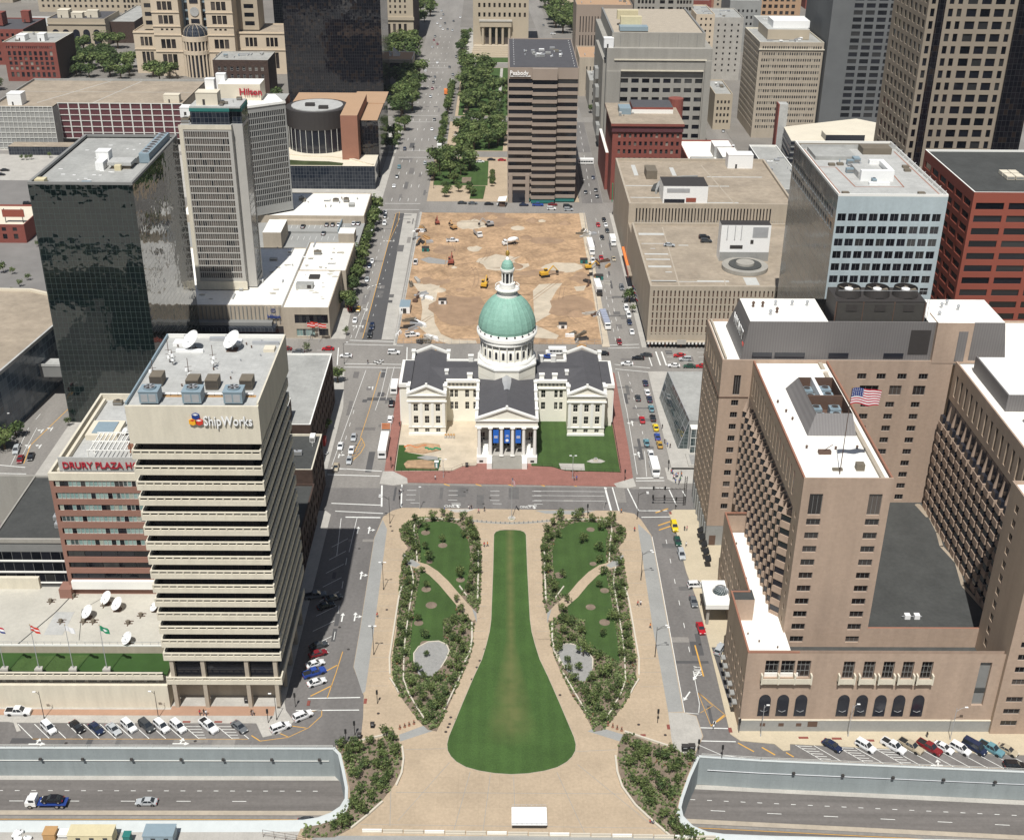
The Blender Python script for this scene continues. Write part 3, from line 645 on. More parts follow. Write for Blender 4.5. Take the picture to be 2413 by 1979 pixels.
for sd,nm in((-1,'left'),(1,'right')):
 o=mir(outL,sd);b=MB();b.prism(o,.14,.19,'mulch');struct(b,'planting_bed');BEDS.append(o)
 b=MB();b.prism(mir(lawnU,sd),.19,.23,'grass');b.prism(mir(lawnD,sd),.19,.23,'grass');struct(b,'garden_lawn')
 b=MB();b.wallrun(mir(pathL,sd),2.9,.15,.26,'tan_paving');
 w_=mir([(-27.3,283.9),(-25.0,281.8),(-22.0,278.6),(-23.2,277.3),(-26.8,279.5)],sd);b.prism(w_,.15,.275,'concrete_grey')
 w_=mir([(-6.2,256.8),(-7.4,258.6),(-6.0,252.3)],sd);b.prism(w_,.15,.285,'concrete_grey');struct(b,'garden_path')
 for i,kp in enumerate(kerbs):
  b=MB();b.wallrun(mir(kp,sd),.32 if i not in(2,3,4)else .42,.15,.6,'limestone')
  solo(b,'stone_seat_wall','%s pale stone wall %s of the %s garden'%(('low curved','low curved','straight long','long outer','short curved','straight slanting','short outer','short slanting')[i],('round the upper lawn','along the lower lawn','beside the lawn walk','along the street side','beside the gravel basin','at the narrow lower end, walk side','at the lower street corner','beside the crossing path')[i],nm),'low wall','stone walls of the gardens')
 bs=mir(basin,sd)if sd<0 else[(18.1+(x+17)*-1.0+(.3),y-1.0+.2*(x+17))for x,y in basin]
 b=MB();b.prism(bs,.19,.28,'gravel');struct(b,'gravel_basin')
 b=MB();b.wallrun((bs+bs[:1])[::1][0:9],.28,.2,.42,'limestone');solo(b,'basin_kerb','thin stone kerb round the grey gravel basin in the %s garden'%nm,'kerb','kerbs of the gravel basins')
bedsLow={'left':[(-36.2,207.3),(-30.2,208.3),(-24.6,210.9),(-23.2,211.0),(-22.2,207.8),(-21.5,203.5),(-21.6,199),(-22.6,195.5),(-24.6,191.4),(-27.2,187.4),(-30.6,183.2),(-33.5,181.0),(-40.0,180.8),(-40.2,184.4),(-37.5,185.2),(-34.7,186.5),(-32.6,188.5),(-31.6,191.4),(-32.0,194.6),(-33.3,199.7),(-34.7,204.4)],'right':[(42.9,203.9),(38.4,207.0),(34,208.8),(29.5,211.8),(28.0,211.7),(26.5,208.4),(25.9,204),(25.9,199.5),(26.6,195.2),(28.9,190),(32,185.6),(35.5,180.6),(40,179.6),(45.5,179.4),(45.5,181.0),(42.4,181.6),(39.2,183.6),(37.4,186.5),(37.3,189.4),(38.2,192.2),(40.6,198.4)]}
for nm,pts in bedsLow.items():
 b=MB();b.prism(pts,.1,.22,'mulch');struct(b,'planting_bed');BEDS.append(pts)
for i,(pts,lab)in enumerate((([(-21.7,207.2),(-21.1,203.4),(-21.2,199.0),(-22.1,195.3)],'low pale stone seat wall edging the lower left bed, upper stretch'),([(-24.6,190.6),(-27.4,186.8),(-30.4,183.2)],'low pale stone seat wall edging the lower left bed, bottom stretch'),([(25.5,204.4),(25.5,199.5),(26.2,195.0),(28.5,189.8),(31.6,185.4),(34.7,181.4)],'long low pale stone seat wall edging the lower right bed'),([(-31.2,209.0),(-24.0,211.5)],'straight low stone kerb on top of the lower left bed'),([(28.2,212.2),(37.5,207.6)],'straight low stone kerb on top of the lower right bed'))):
 b=MB();b.wallrun(pts,.42,.15,.62,'limestone');solo(b,'stone_seat_wall',lab,'low wall','stone walls of the gardens')
b=MB()
b.prism([(-36.3,323.6),(-36.6,345),(-36.9,402),(-35,406.5),(39,406.5),(41.2,402),(41.2,345),(40.8,325),(39,323.0),(36.5,321.4),(-28.5,323.2)],0,.15,'brick_paving')
for q in([(-37.2,322.4),(-36.8,330),(-33.6,330),(-29.0,325.8),(-28.6,322.6),(-33,321.4)],[(41.3,321.5),(40.9,326.5),(34.6,323.0),(35.4,320.8),(39,320.4)]):b.prism(q,0,.155,'concrete')
struct(b,'brick_pavement')
b=MB()
b.prism([(-33.2,330.0),(-33.4,350),(-33.4,405),(-31,405),(-6.5,405),(-6.5,337),(-8.2,333.6),(-12,333.3),(-15.2,330.4)],.15,.19,'dirt_pale')
b.prism([(9.5,333.7),(16,333.2),(20,330.8),(37.2,329.9),(37.2,405),(9.5,405)],.15,.19,'grass')
b.prism([(-33.0,330.2),(-33.2,347),(-31.5,347),(-30,342),(-19,338.4),(-19.6,330.6)],.19,.194,'turf_dark')
b.prism([(-29.8,331.8),(-30.6,334),(-29.6,336.2),(-25,336.8),(-20.6,335.6),(-19,333),(-20.8,331.2)],.194,.55,'dirt');b.prism([(-31,342.4),(-30,346),(-25,348),(-20,347),(-19.4,343.5),(-25,341)],.194,.5,'dirt')
b.prism([(-26.8,338.5),(-24,339.8),(-20.5,339),(-19.8,337.4),(-23.5,336.9)],.194,.4,'gravel')
b.prism([(18.8,331.3),(26.2,331.0),(26.2,335),(18.2,335.2)],.19,.30,'concrete')
b.prism([(27,336.6),(28.6,335.8),(31.6,335.8),(33,336.8),(31.4,338.2),(28.8,338.2)],.19,.205,'concrete')
struct(b,'courthouse_yard')
b=MB();b.prism([(-40.3,428.5),(-40.3,589.3),(40.2,589.3),(38.5,500),(38.4,428.5)],0,.05,'dirt');struct(b,'site_dirt')
b=MB()
def blob(cx,cy,rx,ry,m,z,seed,n=14,j=.25):
 r_=random.Random(seed);b.prism([(cx+rx*math.cos(6.283*i/n)*(1+r_.uniform(-j,j)),cy+ry*math.sin(6.283*i/n)*(1+r_.uniform(-j,j)))for i in range(n)],.05,z,m)
b.prism(GL(2,2,[(1270,640),(1380,650),(1500,630),(1470,720),(1440,880),(1450,960),(1500,1050),(1600,1095),(1780,1100),(1790,1125),(1560,1130),(1430,1085),(1330,1000),(1350,850),(1330,720)]),.05,.058,'dirt_pale')
b.prism(GL(2,3,[(200,900),(190,700),(240,650),(430,640),(380,700),(330,790),(400,830),(330,890),(260,930),(210,960)]),.05,.058,'dirt_pale')
b.prism(GL(2,3,[(200,970),(260,1000),(400,1060),(380,1090),(200,1080)]),.05,.058,'dirt_pale')
b.prism(GL(2,2,[(1330,450),(1400,430),(1560,460),(1540,490),(1400,480)]),.05,.059,'gravel');b.prism(GL(2,3,[(520,670),(620,660),(600,700),(540,705)]),.05,.059,'dirt_pale')
for i,(r_,c_,x_,y_,rx,ry,m_)in enumerate(((2,2,1530,370,5,6,'dirt_dark'),(2,2,1770,365,3.5,4,'dirt_pale'),(2,2,1900,130,10,12,'dirt_dark'),(2,2,1750,170,7,8,'dirt_pale'),(2,3,60,480,6,8,'dirt_pale'),(2,3,420,520,9,7,'dirt_pale'),(2,3,590,600,4,7,'dirt_dark'),(2,3,500,830,10,13,'dirt_dark'),(2,2,1450,620,8,5,'dirt_dark'),(2,2,1980,470,10,10,'dirt_pale'),(2,2,1650,850,11,16,'dirt_dark'),(2,3,250,560,10,4,'dirt_dark'),(2,3,290,300,9,5,'dirt_dark'))):
 cx,cy=G(r_,c_,x_,y_);blob(cx,cy,rx,ry,m_,.055+.0015*i,i)
struct(b,'site_tracks')
b=MB();rr=random.Random(19)
for i in range(26):
 x,y=rr.uniform(-36,34),rr.uniform(436,584);q=rr.uniform(1.2,4.5);b.frust((x,y),q,q*.25,.05,.05+q*rr.uniform(.25,.5),rr.choice(('dirt','dirt_dark','dirt_pale')),11)
struct(b,'spoil_heaps')
b=MB()
for i in range(34):
 x,y=rr.uniform(-34,32),rr.uniform(434,580);a=rr.uniform(0,3.14);L_=rr.uniform(8,30);pts=[(x+math.cos(a+.03*j*(i%3-1))*L_*j/8,y+math.sin(a+.03*j*(i%3-1))*L_*j/8)for j in range(9)]
 pts=[p for p in pts if-38<p[0]<36 and 432<p[1]<586]
 for o_ in(0,1.7):b.ribbon([(p[0]+o_,p[1])for p in pts],.3,.082,'dirt_dark')if len(pts)>2 else None
struct(b,'wheel_ruts')
b=MB()
b.prism([(-53.8,431.5),(-46.4,432),(-49.0,588),(-53.0,588)],0,.008,'asphalt_new')
b.prism([(-46.4,432),(-41.6,432),(-42.6,588),(-49.0,588)],0,.006,'concrete')
b.prism([(-36.8,308.9),(-36.9,322),(39.8,320.4),(39.3,307.6)],0,.004,'asphalt')
struct(b,'road_lanes')
# ---------------- road markings
k=MB()
def ml(pts,wd=.18,m='white_line',z=.014):k.ribbon(pts,wd,z,m)
def dashes(p,q,n,frac=.35,wd=.15,m='white_line',z=.014):
 p,q=Vector(p),Vector(q)
 for i in range(n):
  a=p.lerp(q,i/n);c=p.lerp(q,(i+frac)/n);k.ribbon([(a.x,a.y),(c.x,c.y)],wd,z,m)
for y in(318.7,316.1,313.2):
 dashes((-28.5,y),(22,y-.35),4,.22,.16);ml([(10,y-.1),(31.4,y-.3)],.13)
dashes((-27,311.4),(22,310.9),4,.22,.14)
for p,q,w_ in(((-36.4,321.6),(-35.4,309.2),.5),((-30.4,323.2),(-29.6,309.0),.4),((31.7,321),(32.6,307.6),.55),((34.0,321),(34.9,307.4),.35),((38.6,320.4),(40.7,307.4),.35),((51.2,320),(52.3,311),.35),((55.2,319),(55.8,315.6),.35),((-53.3,332.2),(-37.2,330.2),.4),((-53.8,328.0),(-37.6,327.2),.4),((-48.0,331.0),(-48.1,327.8),.0),((-50.5,311),(-35.6,310.0),.4),((-48.8,306.6),(-34.6,305.4),.35),((-45.4,303.3),(-35.2,303.1),.55),((41.8,326.6),(50.4,327.0),.5),((41.6,325.0),(50.4,325.2),.35),((42.2,320.8),(51.5,320.7),.35),((40.3,307.5),(49.2,307.6),.35),((41.2,303.9),(49.7,304.2),.35)):
 if w_:ml([p,q],w_)
for x in(-17.5,-7.8,1.9,11.6,21.3):ml([(x,322.6),(x+1.8,321.5)],.45,'yellow_line')
for p,q,w_ in(((-58.6,431.0),(-39.0,429.6),.4),((-60.0,427.2),(-37.6,426.2),.3),((-58.0,409.6),(-37.0,409.2),.35),((-57.8,406.6),(-37.0,406.3),.35),((-62.0,424.0),(-60.6,408.4),.35),((-36.0,424.8),(-35.2,411),.35),((40.6,427.6),(52.6,428.6),.35),((40.6,424.8),(52.6,425.6),.3),((41.8,410.2),(54.6,407.2),.3),((41.8,406.2),(54.2,403.6),.3),((55.2,420.0),(55.6,409),.35),((58.4,422),(58.8,409.6),.5),((60.6,422),(61,409.6),.5)):
 ml([p,q],w_)
for y in(413,417.2,421.4):dashes((62,y),(110,y),8,.4,.14);dashes((-110,y),(-64,y),8,.4,.14)
ml([(-49.6,404),(-53.2,334)],.14);ml([(-44.2,403),(-45.2,372),(-46.2,352)],.18,'yellow_line');ml([(-45.8,352),(-48.2,334),(-45.0,342),(-44.2,347),(-45.8,352)],.22,'yellow_line')
for i in range(7):ml([(-45.6-i*.35,348-i*2),(-44.5-i*.4,349.2-i*2)],.2,'yellow_line')
dashes((-50.4,372),(-51.3,335),4,.3);ml([(-51.6,331.6),(-48.4,331.4)],.5);ml([(-44.3,403),(-42,403)],.3);ml([(-42.0,407),(-42.3,385),(-43.2,372)],.14);ml([(-39.5,407),(-40.2,380)],.14)
ml([(-46.6,302.6),(-45.5,283)],.16);ml([(-42.0,303),(-42.3,285)],.14);dashes((-42.6,282),(-41.5,238),4,.3,.15)
ml([(-56.6,433),(-55.2,470)],.16);dashes((-58.4,433),(-57.2,470),5,.4,.15);dashes((-57,475),(-56.4,588),12,.3,.15);dashes((-52,445),(-50.6,588),14,.2,.13);ml([(-53.8,433),(-53.0,588)],.22,'yellow_line');ml([(-53.0,588),(-51.5,590),(-51.0,575),(-53,545)],.18,'yellow_line')
for i in range(4):ml([(-56.9+i*1.4,487+i*1.2),(-56.3+i*1.4,487.6+i*1.2)],.5);ml([(-55.8+i*1.5,546),(-55.0+i*1.5,546.4)],.6)
ml([(42.6,404),(43.0,372),(42.4,329)],.14);dashes((46.0,402),(47.0,345),9,.35);ml([(46.2,344),(45.2,327.6)],.14)
dashes((45.8,432),(46.3,588),16,.4);dashes((44.0,432),(43.6,500),8,.4,.13);ml([(41.2,430),(40.9,588)],.13)
dashes((47.0,292),(46.9,224),7,.22,.16);ml([(43.2,293.5),(43.2,278.5),(43.0,252),(42.75,219),(45.9,218.6)],.16);ml([(46.8,234),(46.6,222),(46.0,219)],.14)
ml([(48.6,244),(49.0,232)],.35,'yellow_line');ml([(46.8,226),(48.2,214.4),(52.2,218.0),(47.0,226),(49.6,221.4),(46.4,219)],.12,'yellow_line');ml([(48.3,214.6),(51.8,218.2)],.4,'yellow_line')
for y,d in((308.2,-1),(301.2,1),(298.8,1)):ml([(45.6,y-1.8),(49.6,y+.6)],.45,'yellow_line')
for p,q in(((38.8,214.2),(52.0,213.7)),((38.9,209.8),(53.0,209.4))):ml([p,q],.28)
ml([(44,208.6),(49,205.2),(56,203.8)],.14);ml([(53.4,209.0),(56.5,206.2)],.3,'yellow_line');ml([(58.5,207.6),(61.0,205.2)],.35,'yellow_line');ml([(63.6,206.0),(65.0,204.6)],.3,'yellow_line')
for p,q in(((-45.0,223.6),(-32.8,224.0)),((-47.2,219.4),(-32.6,219.6))):ml([p,q],.3)
ml([(-44.2,219.0),(-43.4,219.2),(-41.2,219.6),(-41.0,217.6),(-43.4,213.6),(-47.6,210.4),(-53.6,209.2)],.16,'yellow_line');ml([(-38.9,241),(-39.6,232.5),(-40.5,223.8)],.18,'yellow_line')
ml([(-39.6,235.8),(-43.8,231.9)],.32,'yellow_line');ml([(-40.0,228.2),(-44.5,224.4)],.32,'yellow_line');ml([(-47.6,210.6),(-50.2,212)],.2,'yellow_line');ml([(-44.0,213.5),(-48.5,214.4)],.2,'yellow_line');ml([(-53.6,209.2),(-55.9,211)],.25,'yellow_line')
for i in range(9):
 y=238.5+i*6.4;ml([(-42.2+i*-.15,y+2.2),(-47.4,y-2.2)],.16)
for i in range(14):
 if i in(11,):continue
 ml([(-109.5+i*3.72,214.6),(-104.6+i*3.72,209.9)],.16)
ml([(-104.6,209.7),(-56.5,209.8)],.12,'yellow_line')
for i0 in(10,12):
 x=-109.5+i0*3.72
 for j in range(5):ml([(x+.7+j*.98,213.9-j*.93),(x+4.4+j*.5,213.9-j*.93)],.14)
def rb(x):return-.0637*(x-64)
for i,(x,y)in enumerate([(66.2,208.4),(70.3,208.2),(75.4,207.9),(79.4,207.6),(83.6,207.4),(87.4,207.0),(91.0,206.8),(94.6,206.6),(98.2,206.4),(102,206.2),(105.6,206.0),(109.2,205.8),(112.8,205.6)]):
 ml([(x,y),(x+4.9,y-4.9)],.15)
ml([(71,203.3),(118,200.6)],.12,'yellow_line')
for x,y in((66.2,208.4),(75.4,207.9),(83.6,207.4)):
 for j in range(6):ml([(x+.3+j*.8,y-.3-j*.8),(x+3.6+j*.65,y-.5-j*.8)],.14)
def arrow(x,y,ang,s=1.0,kind='s',z=.016):
 A=Matrix.Rotation(ang,2)
 def P(a,c):v=A@Vector((a*s,c*s));return(x+v.x,y+v.y,z)
 def Fq(L):k.face([P(a,c)for a,c in L],'white_line')
 Fq([(-.15,-1.6),(.15,-1.6),(.15,.7),(-.15,.7)])
 if kind in('s','sr','sl'):Fq([(-.5,.7),(.5,.7),(0,1.7)])
 if kind in('sr','r'):Fq([(.15,-.3),(.9,-.05),(.9,.2),(.15,0)]);Fq([(.8,-.5),(1.6,.12),(.8,.6)])
 if kind=='sl' or kind=='l':Fq([(-.15,-.3),(-.9,-.05),(-.9,.2),(-.15,0)]);Fq([(-.8,-.5),(-1.6,.12),(-.8,.6)])
for r_,c_,x_,y_,an,kd in((3,2,900,965,0,'sr'),(3,2,838,1320,0,'sr'),(3,2,790,1645,0,'sr'),(3,2,690,1650,0,'s'),(3,2,812,965,0,'s'),(3,2,1600,765,-1.57,'r'),(3,3,195,772,-1.57,'r'),(3,3,968,125,0,'sl'),(3,3,1020,370,0,'sl'),(2,2,905,850,0,'l'),(2,2,872,985,0,'l'),(2,2,820,985,0,'l'),(2,2,950,1478,0,'l'),(3,2,665,375,0,'r'),(3,2,740,372,0,'s'),(4,1,290,978,-1.57,'sl'),(4,1,1425,975,-1.57,'sl'),(4,3,1475,440,2.6,'s'),(4,3,1400,600,2.6,'s'),(4,4,1405,1145,-1.57,'l'),(3,1,335,180,0,'l'),(3,1,410,165,0,'l'),(3,1,235,300,0,'l'),(3,1,320,300,0,'l')):
 gx,gy=G(r_,c_,x_,y_);arrow(gx,gy,an,1.15,kd)
for p,q in(((-160,333.5),(-148.5,331.6)),((-163,328.0),(-146.8,327.6)),((-165,322.5),(-150.3,322.6)),((-162,300.5),(-157.5,300.4)),((-164,295),(-155,294.9)),((-164,291.6),(-156,291.5))):ml([p,q],.35)
ml([(-156.5,358),(-153.5,333)],.14);ml([(-153.8,358),(-151.6,334)],.14);ml([(-147.8,372),(-151.8,346),(-149.8,334)],.25,'yellow_line');dashes((-156,368),(-156.5,360),1,.5)
for xs,xe,n in((-57,-57.5,20),(-52.8,-53.4,20),(-48.6,-49.4,20),(-44.6,-44.8,20)):dashes((xs,608),(xe,1090),n,.22,.2)
for y in(594,604,691,706,774,791,942,960):ml([(-60,y),(-42,y)],.35)
dashes((46,608),(48.2,776),12,.4,.18)
struct(k,'road_markings')
b=MB();rr=random.Random(41)
for xa,xb,ya,yb,n in((-54,-38,330,404,16),(42,51,328,404,10),(-34,38,309,320,12),(-55,55,408,424,14),(-59,-43,435,586,22),(42,52,430,586,16),(-46,-37,226,300,8),(44,50,215,300,9),(-110,-55,207.6,209.4,6),(-58,-38,600,900,26),(60,118,408,424,8)):
 for i in range(n):
  x,y=rr.uniform(xa,xb),rr.uniform(ya,yb);q=rr.random();lx,ly=(rr.uniform(.3,1.6),rr.uniform(1,7))if q<.7 else(rr.uniform(1,5),rr.uniform(.3,1.2))
  b.box(max(x-lx,xa-1),min(x+lx,xb+1),max(y-ly,ya-.6),min(y+ly,yb+.6),.0,.009+.0002*(i%12),rr.choice(('asphalt','asphalt_new','asphalt_pale','road_patch')))
  if i%3==0:b.cyl((x+1,y),.38,0,.0125,'dark_metal',10)
struct(b,'road_patches')
def roadword(s,x,y,ang,size):
 o=text(s,'road_word',size,(x,y,.02),None,'white_line',0,tilt=(0,0,ang));o['kind']='structure';return o
gx,gy=G(4,3,1500,345);o=roadword('ONLY',gx,gy-4.6,D2R(88),1.5);o.scale=(.9,1.7,1)
gx,gy=G(3,2,1490,772);o=roadword('ONLY',gx,gy-.9,0,1.5);o.scale=(1.1,1.2,1)
gx,gy=G(3,3,82,778);o=roadword('ONLY',gx,gy-.9,0,1.5);o.scale=(.85,1.2,1)
gx,gy=G(4,4,1255,1160);o=roadword('ONLY',gx,gy-.7,-.06,1.6);o.scale=(.95,1.1,1)
b=MB()
for r_,c_,x_,y_,lx,ly in((4,2,425,655,.35,.9),(4,2,873,640,.35,.9),(4,1,1470,803,.9,.3),(4,1,1720,803,.9,.3),(4,3,1255,843,.35,.8),(4,3,1742,868,.4,.8),(4,3,1055,908,.6,.35),(4,4,335,928,1.1,.35),(4,4,598,935,1.1,.35),(4,4,855,950,1.1,.35),(3,3,1268,830,.35,.7)):
 gx,gy=G(r_,c_,x_,y_,.15);b.box(gx-lx,gx+lx,gy-ly,gy+ly,.15,.17,'red_brick')
struct(b,'tactile_paving')
b=MB()
b.box(-114,-76,217.4,219.4,.15,.165,'strip_brick');b.box(-76,-52,217.4,220.6,.15,.166,'strip_brick');b.box(-180,-114,217.4,219.4,.15,.165,'strip_brick');struct(b,'brick_strip')
b=MB()
b.prism([(-400,470),(-190,470),(-160,560),(-190,640),(-400,640)],.15,.16,'lot_paving');b.prism([(-176,465),(-150,430),(-148,405),(-160,405),(-176,440)],.15,.165,'concrete');struct(b,'parking_lot')
# ================ COURTHOUSE
CX,CY=1.7,370.0
def courthouse():
 B=Bld('domed_courthouse',(CX,CY,0),'white domed courthouse with green copper dome and columned portico, on its own block','courthouse')
 W=B.w;C='courthouse_cream';EV=15.0
 def sash(a,b,n,wd,rows):return grid(even(a,b,n,wd),rows)
 R3=[(1.6,3.2),(4.6,7.5),(9.0,11.7)]
 def pediment(x0,x1,y,e,apex,oh=.5,deep=.6):
  xm=(x0+x1)/2;b=MB()
  b.box(x0-oh,x1+oh,y-oh,y+.3,e-2.6,e-2.2,'white_paint');b.box(x0-oh*.4,x1+oh*.4,y-oh*.4,y+.3,e-2.2,e-.35,C)
  b.box(x0-oh,x1+oh,y-oh-.2,y+.3,e-.35,e,'white_paint')
  n=int((x1-x0)/.5)
  for i in range(n):b.box(x0+i*.5+.1,x0+i*.5+.3,y-oh*.4-.12,y-oh*.4,e-.62,e-.38,'precast_dark')
  b.face([(x0+.3,y-.05,e),(x1-.3,y-.05,e),(xm,y-.05,apex-.4)],C)
  for s_ in(-1,1):
   xa=x0-oh if s_<0 else x1+oh
   P=[(xa,e),(xm,apex),(xm,apex+.55),(xa,e+.6)]
   ya,yb=y-oh-.2,y+.55
   for q in(ya,yb):b.face([(px,q,pz)for px,pz in P],'white_paint')
   b.face([(P[3][0],ya,P[3][1]),(P[2][0],ya,P[2][1]),(P[2][0],yb,P[2][1]),(P[3][0],yb,P[3][1])],'white_paint');b.face([(P[0][0],ya,P[0][1]),(P[1][0],ya,P[1][1]),(P[1][0],yb,P[1][1]),(P[0][0],yb,P[0][1])],'white_paint')
  b.box(xm-.35,xm+.35,y-.5,y+.3,apex+.5,apex+1.1,'white_paint');part(b,'pediment',B.root)
 def gable(x0,x1,y0,y1,e,apex,m='slate_roof'):
  xm=(x0+x1)/2;r=B.roofs
  r.face([(x0,y0,e),(xm,y0,apex),(xm,y1,apex),(x0,y1,e)],m);r.face([(xm,y0,apex),(x1,y0,e),(x1,y1,e),(xm,y1,apex)],m)
 def parapet(x0,x1,y0,y1,z0,z1):W.box(x0,x1,y0,y1,z0,z1,'white_paint')
 for s_ in(-1,1):
  a,b_=(CX-32,CX-20)if s_<0 else(CX+20,CX+32)
  xs=even(a+.6,b_-.6,3,1.45)
  for k in 'S':
   B.face((a,354),(1,0,0),(0,-1,0),12,0,EV,[(p-a,q-a,c,d)for p,q in xs for c,d in[(1.2,2.6),(4.4,7.2),(8.8,11.5)]],C,.35,'courthouse')
  for i in range(4):
   x=a+.1+i*3.63;W.box(x,x+.9,353.75,353.997,3.4,12.4,'white_paint')
  W.box(a-.15,b_+.15,353.7,353.996,0,.9,'white_paint');W.box(a-.1,b_+.1,353.72,353.995,3.0,3.35,'white_paint')
  B.face((b_,354),(0,1,0),(1,0,0),32,0,EV,sash(4,28,5,1.5,[(4.4,7.2),(8.8,11.5)])if s_>0 else[],C,.35,'courthouse')
  B.face((a,386),(0,-1,0),(-1,0,0),32,0,EV,sash(4,28,5,1.5,[(4.4,7.2),(8.8,11.5)])if s_<0 else[],C,.35,'courthouse')
  B.face((b_,386),(-1,0,0),(0,1,0),12,0,EV,[],C,.3,None)
  gable(a+.5,b_-.5,354.5,385.5,EV,EV+1.9)
  pediment(a,b_,354,EV,EV+2.9)
  xm=(a+b_)/2
  b=MB()
  for xa in(a-.4,b_+.4):
   P=[(xa,EV-.2),(xm,EV+2.7),(xm,EV+3.3),(xa,EV+.6)]
   for q in(385.3,386.2):b.face([(px,q,pz)for px,pz in P],'white_paint')
   b.face([(P[3][0],385.3,P[3][1]),(P[2][0],385.3,P[2][1]),(P[2][0],386.2,P[2][1]),(P[3][0],386.2,P[3][1])],'white_paint')
  part(b,'parapet',B.root)
  for yy0,yy1 in((355,362),(380,386)):
   for xx in(a,b_):parapet(xx-.5,xx+.5,yy0,yy1,EV-.4,EV+.8)
  xx=b_ if s_<0 else a
  o0,o1=(a-3.0,a)if s_<0 else(b_,b_+3.0)
  W.box(o0,o1,361,379,0,EV-.6,C);W.box(o0-.5,o1+.5,360.5,379.5,EV-.6,EV+.6,'white_paint');B.roofs.box(o0+.5 if s_<0 else o0-.6,o1+.6 if s_<0 else o1-.5,361.3,378.7,EV+.5,EV+.72,'slate_roof')
  for i in range(5):
   x=(o0-.05)if s_<0 else(o1+.05);W.box(x-.3,x+.3,361.2+i*4.2,362.2+i*4.2,1.5,EV-1,'white_paint')
  l0,l1=(CX-20,CX-9.3)if s_<0 else(CX+9.3,CX+20)
  if s_>0:cols=[(l0+2.2,l0+3.6),(l0+6.6,l0+7.7),(l0+8.3,l0+9.4)]
  else:cols=[(l0+1.2,l0+2.3),(l0+2.7,l0+3.8),(l0+6.2,l0+7.5),(l0+8.9,l0+10.1)]
  B.face((l0,364),(1,0,0),(0,-1,0),l1-l0,0,EV,[(p-l0,q-l0,c,d)for p,q in cols for c,d in[(4.6,7.4),(9.0,11.9)]],C,.35,'courthouse')
  W.box(l0,l1,363.5,363.99,EV-2.6,EV-2.1,'white_paint');W.box(l0,l1,363.2,364.4,EV-.2,EV+.7,'white_paint')
  for i in range(8):W.box(l0+.7+i*1.3,l0+1.3+i*1.3,363.8,363.992,EV-1.5,EV-.8,'precast_dark')
  q0,q1=(l0-6.5,l1)if s_<0 else(l0,l1+6.5)
  B.roofs.face([(q0,364.4,EV+.1),(q1,364.4,EV+.1),(q1,371,EV+1.75),(q0,371,EV+1.75)],'slate_roof');B.roofs.face([(q0,371,EV+1.75),(q1,371,EV+1.75),(q1,379.5,EV+.1),(q0,379.5,EV+.1)],'slate_roof')
  parapet(l0,l1,379.5,380.3,EV-.5,EV+.6);B.face((l1,380),(-1,0,0),(0,1,0),l1-l0,0,EV,[],C,.3,None)
  for cx_ in((l0+2.3,l0+6.6)if s_>0 else(l0+7.8,)):
   for yy in(364.8,379.4):
    b=MB();b.box(cx_-.8,cx_+.8,yy-.5,yy+.5,EV,EV+2.2,'white_paint');b.box(cx_-.95,cx_+.95,yy-.65,yy+.65,EV+2.2,EV+2.6,'white_paint');part(b,'chimney',B.root)
  for(cx_,yy)in((xx,356.5),(xx,368),(a if s_<0 else b_,356.5),(xx,383.8),(a if s_<0 else b_,383.8)):
   if s_<0 and yy==368:cx_=xx
   b=MB();b.box(cx_-.55,cx_+.55,yy-.7,yy+.7,EV,EV+2.0,'white_paint');b.box(cx_-.7,cx_+.7,yy-.85,yy+.85,EV+2.0,EV+2.35,'white_paint');part(b,'chimney',B.root)
 for k,(y0,y1)in(('f',(341.5,364)),('b',(376,400))):
  B.face((CX+9.3,y0),(0,1,0),(1,0,0),y1-y0,0,EV,sash(4,y1-y0-2,3,1.4,[(4.6,7.4),(9,11.8)]),C,.3,'courthouse')
  B.face((CX-9.3,y1),(0,-1,0),(-1,0,0),y1-y0,0,EV,sash(3,y1-y0-2,3,1.4,[(4.6,7.4),(9,11.8)]),C,.3,'courthouse')
 B.face((CX-9.3,341.5),(1,0,0),(0,-1,0),18.6,2.4,EV,[(1.0,2.4,9.6,12),(1.0,2.4,4.2,8),(4.6,6.2,3,12.2),(8.4,10.2,3,12.2),(12.4,14,3,12.2),(16.2,17.6,9.6,12),(16.2,17.6,4.2,8)],'grey_concrete',.3,'courthouse')
 B.face((CX+9.3,400),(-1,0,0),(0,1,0),18.6,0,EV,[],C,.3,None)
 gable(CX-9.3,CX+9.3,336.6,400,EV,EV+3.6)
 for s_ in(-1,1):
  parapet(CX+s_*9.4-.45,CX+s_*9.4+.45,336.4,363,EV-.5,EV+.75)
  for i in range(4):
   b=MB();yy=341+i*6.6;xx=CX+s_*9.4;b.box(xx-.5,xx+.5,yy-.6,yy+.6,EV+.75,EV+1.6,'white_paint');b.box(xx-.6,xx+.6,yy-.7,yy+.7,EV+1.6,EV+1.8,'white_paint');part(b,'chimney',B.root)
 pediment(CX-9.5,CX+9.5,336.3,EV+.1,EV+3.9,.4)
 b=MB();b.box(CX-9.5,CX+9.5,336.4,341.6,EV-2.6,EV-2.3,'grey_concrete');part(b,'portico_ceiling',B.root)
 b=MB();b.box(CX-9.4,CX-4.6,335.2,341.5,0,2.45,'white_paint');b.box(CX+4.8,CX+9.6,335.2,341.5,0,2.45,'white_paint');b.box(CX-4.6,CX+4.8,336.4,341.5,0,2.45,'concrete')
 b.box(CX-6.2,CX-4.6,331.6,335.2,0,2.2,'white_paint');b.box(CX+4.8,CX+6.4,331.6,335.2,0,2.2,'white_paint')
 b.box(CX-8.6,CX-7.4,335.15,335.198,.6,1.3,'dark_metal');b.box(CX+7.5,CX+8.7,335.15,335.198,.6,1.3,'dark_metal');part(b,'portico_base',B.root)
 b=MB()
